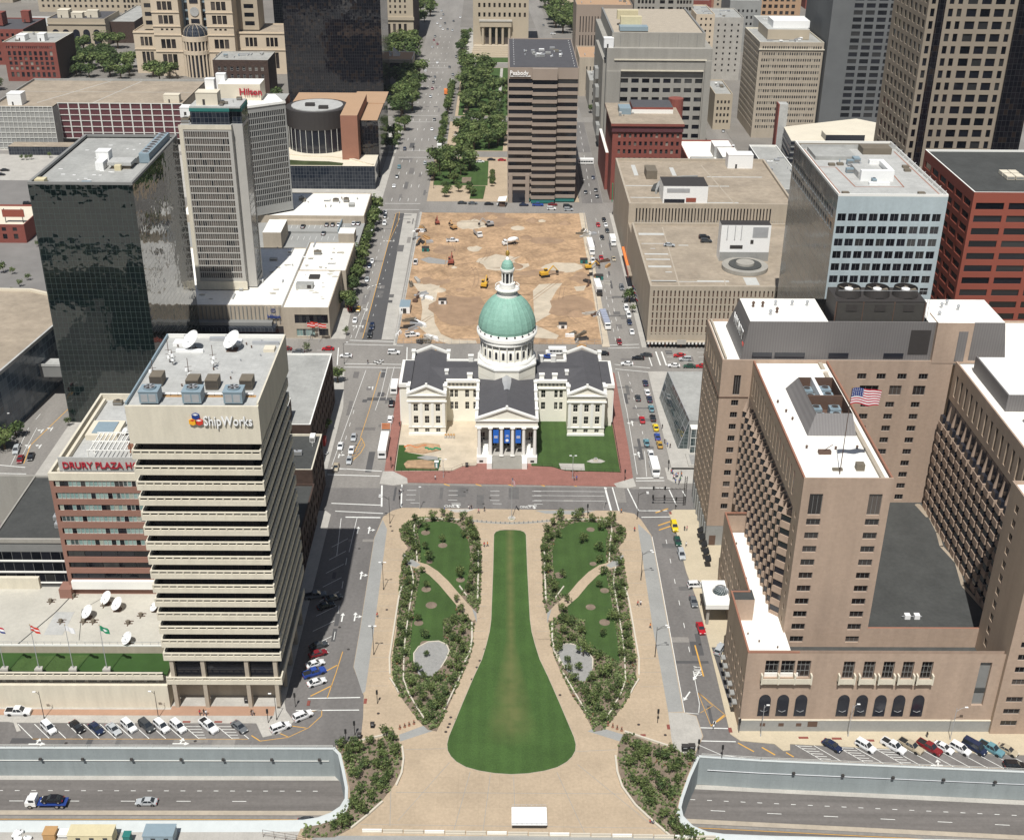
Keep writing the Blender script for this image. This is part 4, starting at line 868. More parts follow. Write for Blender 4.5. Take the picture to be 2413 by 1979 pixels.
 for i in range(12):b.box(CX-4.6,CX+4.8,331.7+i*.4,336.4+.01,i*.2,(i+1)*.2,'grey_concrete')
 part(b,'steps',B.root)
 for i in range(6):
  x=CX-8.6+i*3.48;b=MB();b.box(x-.65,x+.65,335.5,336.9,2.45,2.75,'white_paint');b.frust((x,336.2),.58,.47,2.75,11.9,'white_paint',18);b.frust((x,336.2),.47,.68,11.9,12.2,'white_paint',18);b.box(x-.7,x+.7,335.55,336.85,12.2,12.5,'white_paint')
  part(b,'column',B.root)
 for s_ in(-1,1):
  b=MB()
  for i in range(7):b.box(CX+s_*6.7-.9,CX+s_*6.7+.9,338.6+i*.38,341.4,2.45+i*.42,2.45+(i+1)*.42,'white_paint')
  part(b,'inner_stair',B.root)
 c=(CX,CY)
 b=MB();ph=math.pi/8
 b.frust(c,10.2,10.2,13.5,20.3,C,8,ph=ph);b.frust(c,10.5,10.5,20.3,20.9,'white_paint',8,ph=ph);b.frust(c,10.5,9.8,20.9,21.5,'white_paint',8,ph=ph)
 for i in range(8):
  a0=ph+i*math.pi/4+math.pi/8;d=Vector((math.cos(a0),math.sin(a0)));t=Vector((-d.y,d.x));r=10.2*math.cos(math.pi/8)
  for z0,z1 in((17.0,19.6),):
   q=Vector(c)+d*(r+.03);
   for zz in(z0,z1):b.face([(q.x+t.x*-3.2,q.y+t.y*-3.2,zz),(q.x+t.x*3.2,q.y+t.y*3.2,zz),(q.x+t.x*3.2,q.y+t.y*3.2,zz+.12),(q.x-t.x*3.2,q.y-t.y*3.2,zz+.12)],'precast')
 part(b,'octagonal_base',B.root)
 b=MB();b.frust(c,9.3,9.3,21.3,22.7,'white_paint',64);b.frust(c,8.35,8.35,22.7,28.6,C,64);b.frust(c,9.1,9.2,28.5,29.4,'white_paint',64);b.frust(c,9.2,9.9,29.4,30.6,'white_paint',64);b.frust(c,9.9,9.95,30.6,31.6,'white_paint',64);b.frust(c,9.4,9.4,31.6,32.3,'white_paint',64)
 part(b,'drum',B.root,True)
 for i in range(22):
  a0=2*math.pi*(i+.5)/22;x,y=c[0]+8.7*math.cos(a0),c[1]+8.7*math.sin(a0)
  b=MB();b.frust((x,y),.24,.2,22.7,28.1,'white_paint',8);b.frust((x,y),.3,.3,28.1,28.5,'white_paint',8);part(b,'drum_column',B.root)
  a0=2*math.pi*i/22;d=Vector((math.cos(a0),math.sin(a0)));t=Vector((-d.y,d.x));q=Vector(c)+d*8.37
  def arch(hw,z0,z1,off,m,b,n=6):
   p=[(-hw,z0),(hw,z0)]+[(hw*math.cos(math.pi*j/n),z1+hw*math.sin(math.pi*j/n))for j in range(n+1)]
   b.face([(q.x+d.x*off+t.x*u_,q.y+d.y*off+t.y*u_,zz)for u_,zz in p],m)
  b=MB();arch(.6,23.4,25.9,.04,'white_paint',b);arch(.4,23.7,25.8,.07,'glass_dark',b);part(b,'arched_window',B.root)
  q2=Vector(c)+Vector((math.cos(a0+.13),math.sin(a0+.13)))*9.42
  b=MB();b.tube((q2.x-d.x*.2,q2.y-d.y*.2,32.0),(q2.x+d.x*.12,q2.y+d.y*.12,32.0),.34,'window_dark',10);part(b,'round_window',B.root)
 b=MB();n=96;prof=[(9.2,32.3),(9.35,33.4),(9.2,34.6),(8.9,36),(8.35,37.5),(7.55,39.1),(6.55,40.6),(5.3,42.0),(4.0,43.0),(3.2,43.5)]
 base=0;cm=b.mi('copper')
 for r,z in prof:
  for i in range(n):
   rr_=r+(.11 if i%4==0 else 0);b.v.append((c[0]+rr_*math.cos(2*math.pi*i/n),c[1]+rr_*math.sin(2*math.pi*i/n),z))
 for j in range(len(prof)-1):
  for i in range(n):
   k2=(i+1)%n;b.f.append((j*n+i,j*n+k2,(j+1)*n+k2,(j+1)*n+i));b.m.append(cm)
 part(b,'dome',B.root)
 b=MB();b.frust(c,3.6,3.5,43.0,43.9,'white_paint',32);b.frust(c,2.9,2.9,43.9,44.9,'white_paint',32);b.frust(c,3.2,4.0,44.9,45.5,'white_paint',32);b.frust(c,4.0,4.0,45.5,45.7,'white_paint',32)
 b.frust(c,2.6,2.5,45.7,47.6,'white_paint',24)
 for i in range(32):
  a0=2*math.pi*i/32;b.tube((c[0]+3.85*math.cos(a0),c[1]+3.85*math.sin(a0),45.7),(c[0]+3.85*math.cos(a0),c[1]+3.85*math.sin(a0),46.6),.07,'white_paint',4)
 b2=b;b2.frust(c,3.95,3.95,46.6,46.75,'white_paint',32,cap=False);b2.frust(c,3.75,3.95,46.6,46.6,'white_paint',32,cap=False)
 part(b,'lantern_gallery',B.root)
 b=MB();b.frust(c,1.35,1.35,47.6,51.4,'window_dark',16)
 for i in range(8):
  a0=2*math.pi*(i+.5)/8;x,y=c[0]+1.75*math.cos(a0),c[1]+1.75*math.sin(a0);b.frust((x,y),.28,.24,47.6,51.2,'white_paint',8)
 b.frust(c,2.0,2.3,51.2,51.8,'white_paint',24);b.frust(c,2.3,2.25,51.8,52.5,'white_paint',24);part(b,'lantern',B.root)
 b=MB();pr_=[(2.0,52.5),(1.95,53.4),(1.65,54.3),(1.1,55.0),(.5,55.4)]
 for(r0,z0),(r1,z1)in zip(pr_,pr_[1:]):b.frust(c,r0,r1,z0,z1,'copper',24,cap=(r1==.5))
 b.frust(c,.7,.3,55.4,56.6,'white_paint',12);part(b,'lantern_dome',B.root,True)
 b=MB()
 for(r0,z0),(r1,z1)in zip([(.25,56.6),(.62,57.0),(.7,57.6),(.5,58.2)],[(.62,57.0),(.7,57.6),(.5,58.2),(.1,58.5)]):b.frust(c,r0,r1,z0,z1,'gold',14)
 b.tube((*c,58.4),(*c,61.5),.06,'white_paint',5);part(b,'finial',B.root)
 b=MB();b.face([(CX-1.4,351.3,17.9),(CX,350.4,18.9),(CX,360.5,19.0),(CX-1.5,360.5,18.1)],'metal');b.face([(CX,350.4,18.9),(CX+1.4,351.3,17.9),(CX+1.5,360.5,18.1),(CX,360.5,19.0)],'metal');b.face([(CX-1.4,351.0,17.9),(CX+1.4,351.0,17.9),(CX,350.4,18.9)],'white_paint');part(b,'roof_dormer',B.root)
 B.done()
 for i,(x,lab)in enumerate(((CX-3.4,'left'),(CX+.12,'middle'),(CX+3.6,'right'))):
  t=thing('banner',(x,336.3,7.0),'blue hanging banner with white print between the portico columns, %s of the three'%lab,'banner','blue portico banners')
  b=MB()
  for j in range(6):
   x0=x-.85+j*.283;b.face([(x0,336.25+.05*(j%2),6.9),(x0+.283,336.25+.05*((j+1)%2),6.9),(x0+.283,336.25+.05*((j+1)%2),11.6),(x0,336.25+.05*(j%2),11.6)],'banner_blue')
  part(b,'cloth',t)
  b=MB()
  if i==1:
   b.tube((x,336.2,7.9),(x,336.17,7.9),.5,'sign_white',16);b.box(x-.4,x+.4,336.17,336.2,9.6,9.75,'sign_white');b.box(x-.5,x+.5,336.17,336.2,9.2,9.35,'sign_white')
  else:
   for zz in(8.7,9.0,9.35):b.box(x-.55,x+.55,336.17,336.2,zz,zz+.13,'sign_white')
  part(b,'print',t)
courthouse()
# ================ OFFICE TOWER, LEFT
def office():
 B=Bld('office_tower',(-62.8,237,0),'beige office tower with sixteen projecting balcony bands and a blank top storey with a shipping sign','building')
 X0,X1,Y0,Y1=-76.1,-49.5,220.0,255.2
 b=MB()
 b.box(X0+2.0,X1-2.2,Y0+1.9,Y1-1.5,9,69.8,'glass_brown');part(b,'glazing',B.root)
 for k in range(15):
  z=66.0-3.727*k;b=MB();d=.35
  def band(x0,x1,y0,y1,slots):
   b.box(x0,x1,y0,y1,z,z+1.3,'precast');b.box(x0,x1,y0,y1,z+1.82,z+2.1,'precast')
   L=(x1-x0)if slots=='x' else(y1-y0);n=int(L/1.7)
   for i in range(n+1):
    if slots=='x':xa=x0+(L-.3)*i/n;b.box(xa,xa+.3,y0+.02,y1-.02,z+1.3,z+1.82,'precast')
    else:ya=y0+(L-.3)*i/n;b.box(x0+.02,x1-.02,ya,ya+.3,z+1.3,z+1.82,'precast')
  band(X0,X1,Y0,Y0+d,'x');band(X1-d,X1,Y0+d,Y1,'y');band(X0,X0+d,Y0+d,Y1,'y');b.box(X0+d,X1-d,Y1-d,Y1,z,z+2.1,'precast')
  b.box(X0+d,X1-d,Y0+d,Y1-d,z,z+.35,'dark_roof')
  b.box(X0+d,X1-d,Y0+d+.1,Y0+d+.16,z+1.1,z+1.85,'window_dark');b.box(X1-d-.16,X1-d-.1,Y0+d,Y1-d,z+1.1,z+1.85,'window_dark')
  part(b,'balcony',B.root)
 b=MB()
 for i in range(1,16):
  x=X0+2+(X1-X0-4.2)*i/16;b.box(x-.05,x+.05,Y0+1.82,Y0+1.898,9,69.6,'brown_metal')
 part(b,'mullions',B.root)
 b=MB();b.box(X0+.05,X1+.35,Y0-.02,Y1,69.7,78.0,'precast')
 part(b,'top_storey',B.root)
 b=MB();b.box(X0+.05,X1+.35,Y0-.02,Y0+.45,78.002,78.3,'precast');b.box(X0+.05,X0+.4,Y0+.45,Y1,78.002,78.9,'unit_blue');b.box(X1,X1+.35,Y0+.45,Y1,78.002,78.9,'precast');b.box(X0+.4,X1,Y1-.35,Y1,78.002,78.9,'white_paint');part(b,'roof_edge',B.root)
 b=MB();b.box(X0+.45,X1-.05,Y0+.5,Y1-.4,78.003,78.08,'lightgrey_roof');part(b,'roof',B.root)
 b=MB();b.box(X0-.1,X1-.3,Y0,Y1,7.0,8.0,'precast');b.box(X0-.1,X1-.3,Y0,Y0+.35,8.0,8.25,'precast')
 for i in range(17):b.box(X0-.1+i*1.63,X0+.2+i*1.63,Y0+.02,Y0+.33,8.25,8.8,'precast')
 b.box(X0-.1,X1-.3,Y0,Y0+.35,8.8,9.0,'precast');b.box(X1-.65,X1-.3,Y0+.35,Y1,8.0,9.0,'precast');part(b,'podium_balcony',B.root)
 b=MB();b.box(X0+1.2,X1-1.8,Y0+1.6,Y1-1,8.0,13.8,'glass_dark');part(b,'podium_glazing',B.root)
 b=MB();b.box(X0+.2,X1-2.2,Y0+4.2,Y1,0,4.2,'tan_concrete');b.box(X0+.2,X1-2.2,Y0+4.6,Y1,4.2,7,'grey_concrete');part(b,'street_wall',B.root)
 for x in(-74.6,-67.6,-57.7,-51.2):
  b=MB();b.box(x-.45,x+.45,Y0+.1,Y0+1.5,.15,7.0,'tan_concrete');b.box(x-.45,x+.45,Y0+.36,Y0+1.58,8.0,13.7,'tan_concrete');part(b,'column',B.root)
 for y in(228,236,244,252):
  b=MB();b.box(X1-1.7,X1-.9,y-.5,y+.5,.15,7.0,'tan_concrete');part(b,'column',B.root)
 for r_,c_,x_,y_ in((2,1,1215,1600),(2,1,1560,1600),(2,1,1890,1600)):
  x,y=G(2,1,x_,y_,78);b=MB();b.box(x-1.9,x+1.9,220.9,224.3,78.5,80.9,'unit_blue');b.box(x-2,x+2,220.8,224.4,80.9,81.1,'unit_blue');b.cyl((x,222.6),1.3,81.1,81.5,'unit_blue',20);b.cyl((x,222.6),1.15,81.5,81.52,'dark_metal',20)
  for j in range(5):
   a0=j*1.2566;b.face([(x,222.6,81.55),(x+1.1*math.cos(a0),222.6+1.1*math.sin(a0),81.55),(x+1.1*math.cos(a0+.5),222.6+1.1*math.sin(a0+.5),81.6)],'metal')
  b.box(x-1.5,x-.2,220.86,220.9,78.8,80.5,'metal');b.box(x+.1,x+1.5,220.86,220.9,78.8,80.5,'metal');part(b,'cooling_unit',B.root)
 for x_,yy in((1560,1450),(1715,1450),(1990,1450),(1270,1420)):
  x,y=G(2,1,x_,yy,78.8);b=MB();b.box(x-1.3,x+1.3,y-1.6,y+1.6,78.3,80.4,'unit_brown')
  for j in range(6):b.box(x-1.25,x+1.25,y-1.64,y-1.6,78.5+j*.3,78.65+j*.3,'dark_metal')
  part(b,'louvred_vent',B.root)
 for x_,y_ in((1560,1150),(1890,1150)):
  x,y=G(2,1,x_-20,y_+30,78);dish(B.root,x,y,78.1,2.3,part_of=True)
 b=MB()
 for yy in(224.9,225.3):b.tube((-74,yy,78.7),(-51,yy,78.7),.09,'white_plastic',6)
 for i in range(16):b.tube((-74+i*1.5,225.1,78.1),(-74+i*1.5,225.1,78.8),.06,'brown_metal',4)
 b.box(-74,-50.5,224.6,225.6,78.09,78.12,'wood');part(b,'pipework',B.root)
 rr=random.Random(3)
 for i in range(5):
  x,y=rr.uniform(-74,-62),rr.uniform(232,247);b=MB();b.tube((x,y,78.1),(x,y,80+rr.random()*4),.07,'brown_metal',5)
  for j in range(3):z=79+j;b.tube((x-.7,y,z),(x+.7,y+.3,z),.05,'brown_metal',4)
  for j in range(2):b.frust((x+rr.uniform(-.8,.8),y-.4),.38,.25,79.3+j,79.8+j,'white_plastic',10)
  part(b,'antenna_mast',B.root)
 for i in range(14):vent(B.root,rr.uniform(-73,-51),rr.uniform(228,253),78.08,.22,.6,rr.choice(('metal','brown_metal')))
 for i,(x0,x1,y0,y1,m_)in enumerate(((-72,-66,246.5,247.2,'white_plastic'),(-73.5,-70.5,250,252.5,'white_plastic'),(-60,-58.5,250.5,253,'white_plastic'),(-52.8,-50.4,247,249.4,'cream_roof'),(-56,-50,251,251.6,'metal'),(-66,-60,253,254,'metal'))):
  b=MB();b.box(x0,x1,y0,y1,78.1,78.8,m_);part(b,'roof_box',B.root)
 x0=-60.4;y=Y0-.3
 text('ShipWorks','sign_lettering',3.05,(x0,y,74.1),B.root,'sign_grey',.12,sx=.72,bold=.03)
 text('ShipWorks','sign_lettering',3.05,(x0-.05,y-.16,74.15),B.root,'sign_white',.05,sx=.72,bold=.02)
 b=MB()
 def cube(cx,cz,s_,m):
  q=[(cx,cz+s_*.58),(cx+s_*.55,cz+s_*.36),(cx+s_*.55,cz-s_*.28),(cx,cz-s_*.52),(cx-s_*.55,cz-s_*.28),(cx-s_*.55,cz+s_*.36)]
  n=len(b.v)
  b.face([(px,y-.2,pz)for px,pz in q],m);b.face([(px,y+.1,pz)for px,pz in q[::-1]],m)
  for i in range(6):
   p,r=q[i],q[(i+1)%6];b.face([(p[0],y-.2,p[1]),(r[0],y-.2,r[1]),(r[0],y+.1,r[1]),(p[0],y+.1,p[1])],m)
  top=[(cx,cz+s_*.5),(cx+s_*.46,cz+s_*.34),(cx,cz+s_*.16),(cx-s_*.46,cz+s_*.34)];b.face([(px,y-.22,pz)for px,pz in top],'sign_white' if m!='logo_yellow' else 'logo_red')
 cube(-61.9,76.2,1.35,'logo_blue');cube(-62.6,74.9,1.35,'logo_yellow');cube(-61.3,74.9,1.35,'logo_red');part(b,'logo',B.root)
 B.root['label']='beige office tower with projecting balcony bands and a blank top storey reading ShipWorks'
 A=Bld('terrace_building',(-120,235,0),'low beige annex with flat concrete roof and green terrace left of the office tower','building')
 b=MB();x0,x1=-190,-76.2
 b.box(x0,x1+.0,220,228.8,0,6.6,'precast');b.box(x0,x1,228.8,252.5,0,10.9,'tan_concrete');part(b,'wall',A.root)
 b=MB();b.box(x0,x1,221.2,228.8,6.6,8.4,'grey_concrete')
 for i in range(42):b.box(x0+1+i*2.7,x0+2.9+i*2.7,221.15,221.197,6.8,8.2,'glass_brown')
 part(b,'strip_window',A.root)
 b=MB();b.box(x0,x1-.6,219.85,220.2,8.4,9.6,'precast');b.box(x0,x1-.6,219.85,220.2,10.15,10.4,'precast')
 for i in range(63):b.box(x0+i*1.8,x0+.3+i*1.8,219.88,220.17,9.6,10.15,'precast')
 b.box(x0,x1-.6,220.2,221.3,8.4,8.7,'precast');b.box(x0,x1-.6,220.5,220.6,8.7,10.2,'window_dark');part(b,'parapet',A.root)
 b=MB();b.box(x0,x1,221.3,228.8,8.4,8.95,'turf_dark');b.prism([(-113,222),(-112,226),(-110,227.5),(-96,228),(-97.5,224),(-99.5,222)],8.951,8.955,'grass');part(b,'terrace_lawn',A.root)
 b=MB();b.box(x0,x1,228.8,229.1,10.91,11.3,'white_paint');b.box(x0,x1,229.1,252.5,10.9,10.95,'annex_roof');part(b,'roof',A.root)
 b=MB()
 for i in range(60):b.tube((x0+i*1.9,228.95,11.3),(x0+i*1.9,228.95,12.1),.04,'metal',4)
 b.tube((x0,228.95,12.1),(x1,228.95,12.1),.05,'metal',4);part(b,'railing',A.root)
 b=MB();b.box(-108,-103.5,233,242,10.955,11.0,'lightgrey_roof');b.box(x0,-115,251.5,252.5,10.96,14.2,'precast');b.ribbon([(-113,229),(-108,242),(-106,250)],.25,11.01,'dark_roof');b.ribbon([(-99,231),(-102,243),(-96,251)],.12,11.01,'dark_roof');part(b,'roof_patches',A.root)
 for x_,y_ in((580,1490),(480,1690),(735,1690),(1110,1640),(1010,1700),(400,1530),(660,1690),(820,1560)):
  x,y=G(3,1,x_,y_,11);b=MB();rr2=random.Random(x_)
  b.box(x-1,x+1,y-.1,y+.1,10.96,11.15,'brown_metal');b.box(x-.1,x+.1,y-1,y+1,10.96,11.16,'brown_metal');b.box(x-1,x+1,y+.9,y+1.05,10.96,11.15,'brown_metal');b.box(x-.4,x+.3,y-.4,y+.4,11.16,11.9,'unit_brown');part(b,'dish_stand',A.root)
 for(t_,x_,y_,r)in((3,840,1545,1.75),(3,692,1655,1.75),(3,926,1592,1.75),(4,1005,190,1.6)):
  x,y=G(t_,1,x_,y_,11);dish(A.root,x,y,10.95,r,part_of=True)
 x,y=G(3,1,1215,1600,11);dish(A.root,x,y,10.95,1.2,part_of=True)
def dish(root,x,y,z,r,part_of=True):
 b=MB();n=24;ax=Vector((-.55,-.42,.72)).normalized();a=ax.orthogonal().normalized();c=ax.cross(a);ce=Vector((x,y,z+r*1.15))
 rings=[(0,-.28),(.35,-.25),(.7,-.14),(1,0)];k=b.mi('white_plastic');base=len(b.v)
 for rr_,dd in rings:
  for i in range(n):p=ce+(a*math.cos(6.2832*i/n)+c*math.sin(6.2832*i/n))*r*rr_+ax*dd*r;b.v.append(tuple(p))
 for j in range(3):
  for i in range(n):q=(i+1)%n;b.f.append((j*n+i,j*n+q,(j+1)*n+q,(j+1)*n+i));b.m.append(k)
 ft=ce+ax*r*.75
 for i in(0,8,16):b.tube(ce+(a*math.cos(6.2832*i/n)+c*math.sin(6.2832*i/n))*r*.95,ft,.04,'metal',4)
 b.tube(ft,ft-ax*.3,.12,'metal',6)
 b.tube((x,y,z),ce-ax*r*.28,.16,'metal',8);b.box(x-r*.5,x+r*.5,y-r*.5,y+r*.5,z,z+.15,'brown_metal');b.tube((x+r*.4,y+r*.4,z+.1),ce-ax*r*.2,.06,'brown_metal',5)
 return part(b,'satellite_dish',root)
office()
# ================ HOTEL WITH SIGN, LEFT (brick bands)
def drury():
 B=Bld('banded_hotel',(-90,270,0),'brick hotel with pale green window bands and a red-lettered roof sign, behind the annex','hotel')
 X0,X1,Y0,Y1=-106.8,-77.5,249.6,292
 rows=[(41.8,43.3),(38.4,40.1),(35.2,36.8),(32.0,33.6),(28.6,30.2),(25.3,26.9)];low=[(21.9,23.7),(18.7,20.3),(15.4,17.1)]
 cols=[(X0+1.35+i*1.0,X0+2.28+i*1.0)for i in range(28)]
 B.face((X0,Y0),(1,0,0),(0,-1,0),X1-X0,0,43.5,[(.95,X1-X0-.3,c,d)for c,d in rows+low],'rust_brick',.25,None)
 for c,d in rows+low:
  st='teal' if c>24 else 'dark';cs=cols if c>24 else even(X0+1.2,X1,7,3.9)
  rr=random.Random(int(c*10))
  for a,b_ in cs:
   s2=st if rr.random()>.17 or st=='dark' else 'dark'
   B.wins.append((Vector(((a+b_)/2,Y0+.2,c)),0,b_-a-.03,d-c,s2,'window'))
 B.w.box(X0,X1,Y0-.1,Y0+.6,43.5,45.5,'precast');B.w.box(X0,X0+.6,Y0+.6,Y1,43.5,45.5,'precast');B.w.box(X1-.6,X1,Y0+.6,Y1,43.5,45.5,'precast');B.w.box(X0+.6,X1-.6,Y1-.6,Y1,43.5,45.5,'precast')
 B.w.box(X0,X0+.3,Y0+.01,Y1,0,43.49,'rust_brick');B.w.box(X1-.3,X1,Y0+.3,Y1,0,43.49,'rust_brick')
 B.roofs.box(X0+.6,X1-.6,Y0+.6,Y1-.6,43,43.8,'lightgrey_roof')
 B.w.box(X0+1.0,X1,Y0-.9,Y0+.0,12.9,15.2,'white_paint');B.w.box(X0-2,X0+1,Y0-2,Y0+1.5,10.9,13.6,'rust_brick')
 b=MB();b.box(-104.6,-80,251.4,251.7,45.0,48.7,'lightgrey_roof')
 for x in(-103.5,-98,-92,-86):b.tube((x,251.7,47.5),(x,255,43.8),.08,'metal',4);b.box(x-.06,x+.06,251.5,251.66,43.8,45,'metal')
 part(b,'sign_board',B.root);text('Drury Plaza Hotel'.upper(),'sign_lettering',2.35,(-103.7,251.2,45.9),B.root,'sign_red',.12,sx=.93,bold=.035)
 b=MB()
 for i in range(9):b.box(-99.5+i*1.05,-99.3+i*1.05,258,267,46.6,46.9,'white_paint')
 for yy in(258,262.5,267):b.box(-100,-89.5,yy-.12,yy+.12,46.9,47.15,'white_paint')
 for xx in(-99.8,-89.8):
  for yy in(258,262.5,267):b.box(xx-.12,xx+.12,yy-.12,yy+.12,43.8,46.9,'white_paint')
 part(b,'pergola',B.root)
 b=MB();b.box(-91.5,-84,262.5,268,43.8,47.0,'orange_brick',top='dark_roof');b.box(-90,-88,262.46,262.5,44.2,46.2,'dark_metal');b.box(-92,-84,268.5,286,43.8,45.6,'dark_roof');part(b,'plant_room',B.root)
 b=MB();b.box(-105.5,-104.8,252,290,43.81,45.0,'cream_roof');b.box(-104,-96,269,277,43.81,45.2,'cream_roof');b.box(-102.6,-97.4,270,276,45.201,45.4,'unit_blue');part(b,'roof_terrace',B.root)
 clutter(B.root,-104,-94,270,290,43.8,6,4);dish(B.root,-95,272,43.8,1.0);dish(B.root,-92.5,276,45.6,.9)
 B.done()
 B=Bld('banded_office',(-118,270,0),'low dark building with charcoal roof and three white sill bands beside the brick hotel','building')
 B.face((-150,260),(1,0,0),(0,-1,0),42.5,0,20,[],'precast_dark',.2,None)
 for i,z in enumerate((13.6,10.2,6.9)):
  for a,b_ in even(-149,-109.5,16,2.35):B.wins.append((Vector(((a+b_)/2,259.96,z+.4)),0,b_-a,2.4,'dark','window'))
  B.w.box(-150,-109,259.6,259.99,z,z+.3,'white_paint')
 B.w.box(-150,-107.6,259.7,260.4,19.2,20.3,'grey_concrete');B.w.box(-108.5,-107.5,260.4,292,0,20.2,'grey_concrete');B.w.box(-150,-108.5,291.4,292,0,20.3,'grey_concrete')
 B.roofs.box(-128.2,-108.5,260.4,291.4,19,19.8,'dark_roof');B.w.box(-128.6,-128.2,260.4,291.4,0,20.2,'grey_concrete');B.roofs.box(-150,-128.6,253,291.4,4,5.2,'asphalt')
 for x,y in((-113,277),(-112,271),(-115,270),(-111.5,268.5),(-113.5,266.5)):hvac(B.root,x,y,19.8,2,1.8,1.4)
 B.done()
drury()
def sidestreet():
 B=Bld('grey_roofed_building',(-66,365,0),'flat grey-roofed dark brick building left of the courthouse, across the street','building')
 B.box(-84,-57.6,326,378,0,18.5,'dark_brick','grey_roof',par=.5,sides={'E':{'r':grid(even(328,376,12,2.2),rowsz(2,4,4,2.2)),'style':'dark','depth':.3}},cap='white_paint')
 B.done()
 B=Bld('dark_brick_warehouse',(-59,300,0),'dark brown brick building with black flat roof squeezed between the office tower and the corner','building')
 B.box(-64,-53.6,300.5,322,0,17.5,'dark_brick','dark_roof',par=.6,sides={'E':{'r':grid(even(302,321,5,2),rowsz(2,4,4,2.4)),'style':'dark'}},cap='precast')
 B.box(-64,-53.2,258,300.4,0,13,'dark_brick','dark_roof',par=.6,sides={'E':{'r':grid(even(260,299,11,2),rowsz(1.5,3.8,3,2.2)),'style':'brown'}})
 B.box(-72,-64.2,312,333,0,24,'dark_brick','grey_roof',par=.8,cap='white_paint')
 clutter(B.root,-63,-55,304,320,17,4,9);B.done()
sidestreet()
# ================ BROWN BRICK HOTEL, RIGHT
def hyatt():
 B=Bld('brick_hotel',(80,250,0),'large brown brick hotel with white roofs, chequered bay windows and a roof flag','hotel')
 hb='hotel_brick';F=3.565
 Y0,Y1=289,316.5
 cl=[(1.0,3.0)]
 lv=[13.1-1+F*i for i in range(10)]
 rects=[(61.9-57.6-.95,61.9-57.6+.95,z,z+1.75)for z in lv]+[(60.9-57.6+.15,62.9-57.6,47.4,53.2)]
 B.face((57.6,Y0),(1,0,0),(0,-1,0),7.8,6.6,57,rects,hb,.35,'hotel')
 B.face((65.4,Y0),(1,0,0),(0,-1,0),20,40,57,[],hb,.3,None)
 L=118-84.8;r=[]
 for i in range(11):
  z=15.4+F*i
  for x in(110.0,103.2,96.6,90.2):
   if z<46 or True:r.append((x-84.8-1.15,x-84.8+1.15,z,z+1.7))
 r=[q for q in r if not 47<q[2]<51]
 for x,w_ in((110.3,3.2),(104,3.2),(97,5)):r.append((x-84.8-w_/2,x-84.8+w_/2,47.6,50.4))
 for x in(110.8,105.2,99.7,94.6):r.append((x-84.8-1.2,x-84.8+1.2,52.2,53.9))
 r=[q for q in r if not(50.3<q[2]<52.1 or 53.95<q[2])]
 B.face((84.8,Y0),(1,0,0),(0,-1,0),L,10,57,r,hb,.35,'hotel')
 zz=[8.4+F*i for i in range(13)]
 B.face((57.6,Y1),(0,-1,0),(-1,0,0),Y1-Y0,6.6,57,[(y,y+1.1,z,z+1.8)for y in(2,4.8,7.6,10.4,13.2,16,18.8,21.6,24.4)for z in zz[:11]]+[(y,y+1.2,49.4,54.5)for y in(3,7,11,15,19,23)],'hotel_brick_side',.3,'brown')
 B.w.box(57.45,57.598,Y0,Y1,46.6,46.9,'brown_metal');B.w.box(57.6,65.3,Y0-.12,Y0-.003,46.6,46.9,'brown_metal')
 B.face((150,Y1),(-1,0,0),(0,1,0),92.4,0,57,[],hb,.3,None)
 for x0,x1,y0,y1 in((57.6,58.0,Y0+.4,Y1),(57.6,150,Y0,Y0+.4),(57.6,150,Y1-.4,Y1-.003)):B.w.box(x0,x1,y0,y1,57.0,57.6,hb)
 B.roofs.box(58.0,150,Y0+.4,Y1-.4,56.3,57.0,'white_roof')
 B.w.box(58.4,58.9,290,316,57,57.9,'tan_concrete')
 B.w.box(57.62,65.4,Y0+.05,Y1-.02,0,6.58,'concrete_grey');B.w.box(58.6,60.4,Y0-.02,Y0+.03,.2,3.4,'brown_metal')
 for i in range(7):B.w.box(57.3,57.6,291+i*3.6,291.6+i*3.6,.1,6.4,'concrete_grey')
 b=MB();z0,z1=57,68
 xl0,xl1=62.3,64.0
 b.face([(xl0+.1,290.2,z0),(132,290.2,z0),(130,290.2-0,z1-0),(xl1,290.2,z1)],'grey_metal')
 b.face([(xl0,313,z0),(xl0+.1,290.2,z0),(xl1,290.2,z1),(xl1,306,z1)],'grey_metal');b.face([(132,290.2,z0),(132,313,z0),(130,306,z1),(130,290.2,z1)],'grey_metal')
 b.face([(xl0,313,z0),(xl1,306,z1),(130,306,z1),(132,313,z0)],'grey_metal')
 part(b,'penthouse',B.root)
 b=MB();b.face([(xl1,290.2,z1),(84.2,290.2,z1),(84.2,306,z1),(xl1,306,z1)],'white_roof');b.face([(110.2,290.2,z1),(130,290.2,z1),(130,306,z1),(110.2,306,z1)],'white_roof');b.face([(84.2,290.2,z1),(110.2,290.2,z1),(110.2,290.6,z1),(84.2,290.6,z1)],'grey_metal')
 b.face([(84.2,290.6,z1),(110.2,290.6,z1),(110.2,290.6,62),(84.2,290.6,62)],'dark_metal');b.face([(84.2,290.6,62),(110.2,290.6,62),(110.2,306,62),(84.2,306,62)],'dark_roof');b.face([(84.2,290.6,62),(84.2,306,62),(84.2,306,z1),(84.2,290.6,z1)],'grey_metal');part(b,'penthouse_roof',B.root)
 b=MB()
 b.box(106,111.2,290.08,290.19,59.0,65.8,'dark_metal');part(b,'louvre',B.root)
 for xa,xb in((65.4,70.6),(71.3,79.2),(85.4,90.6),(99.8,105)):b=MB();b.box(xa,xb,290.1,290.19,57.7,59.2,'window_dark');part(b,'louvre',B.root)
 b=MB();b.box(112.2,121.6,288.9,296,57,68.4,hb,top='white_roof');b.box(118,120.4,288.82,288.9,57.6,66.0,'grey_metal');part(b,'lift_tower',B.root)
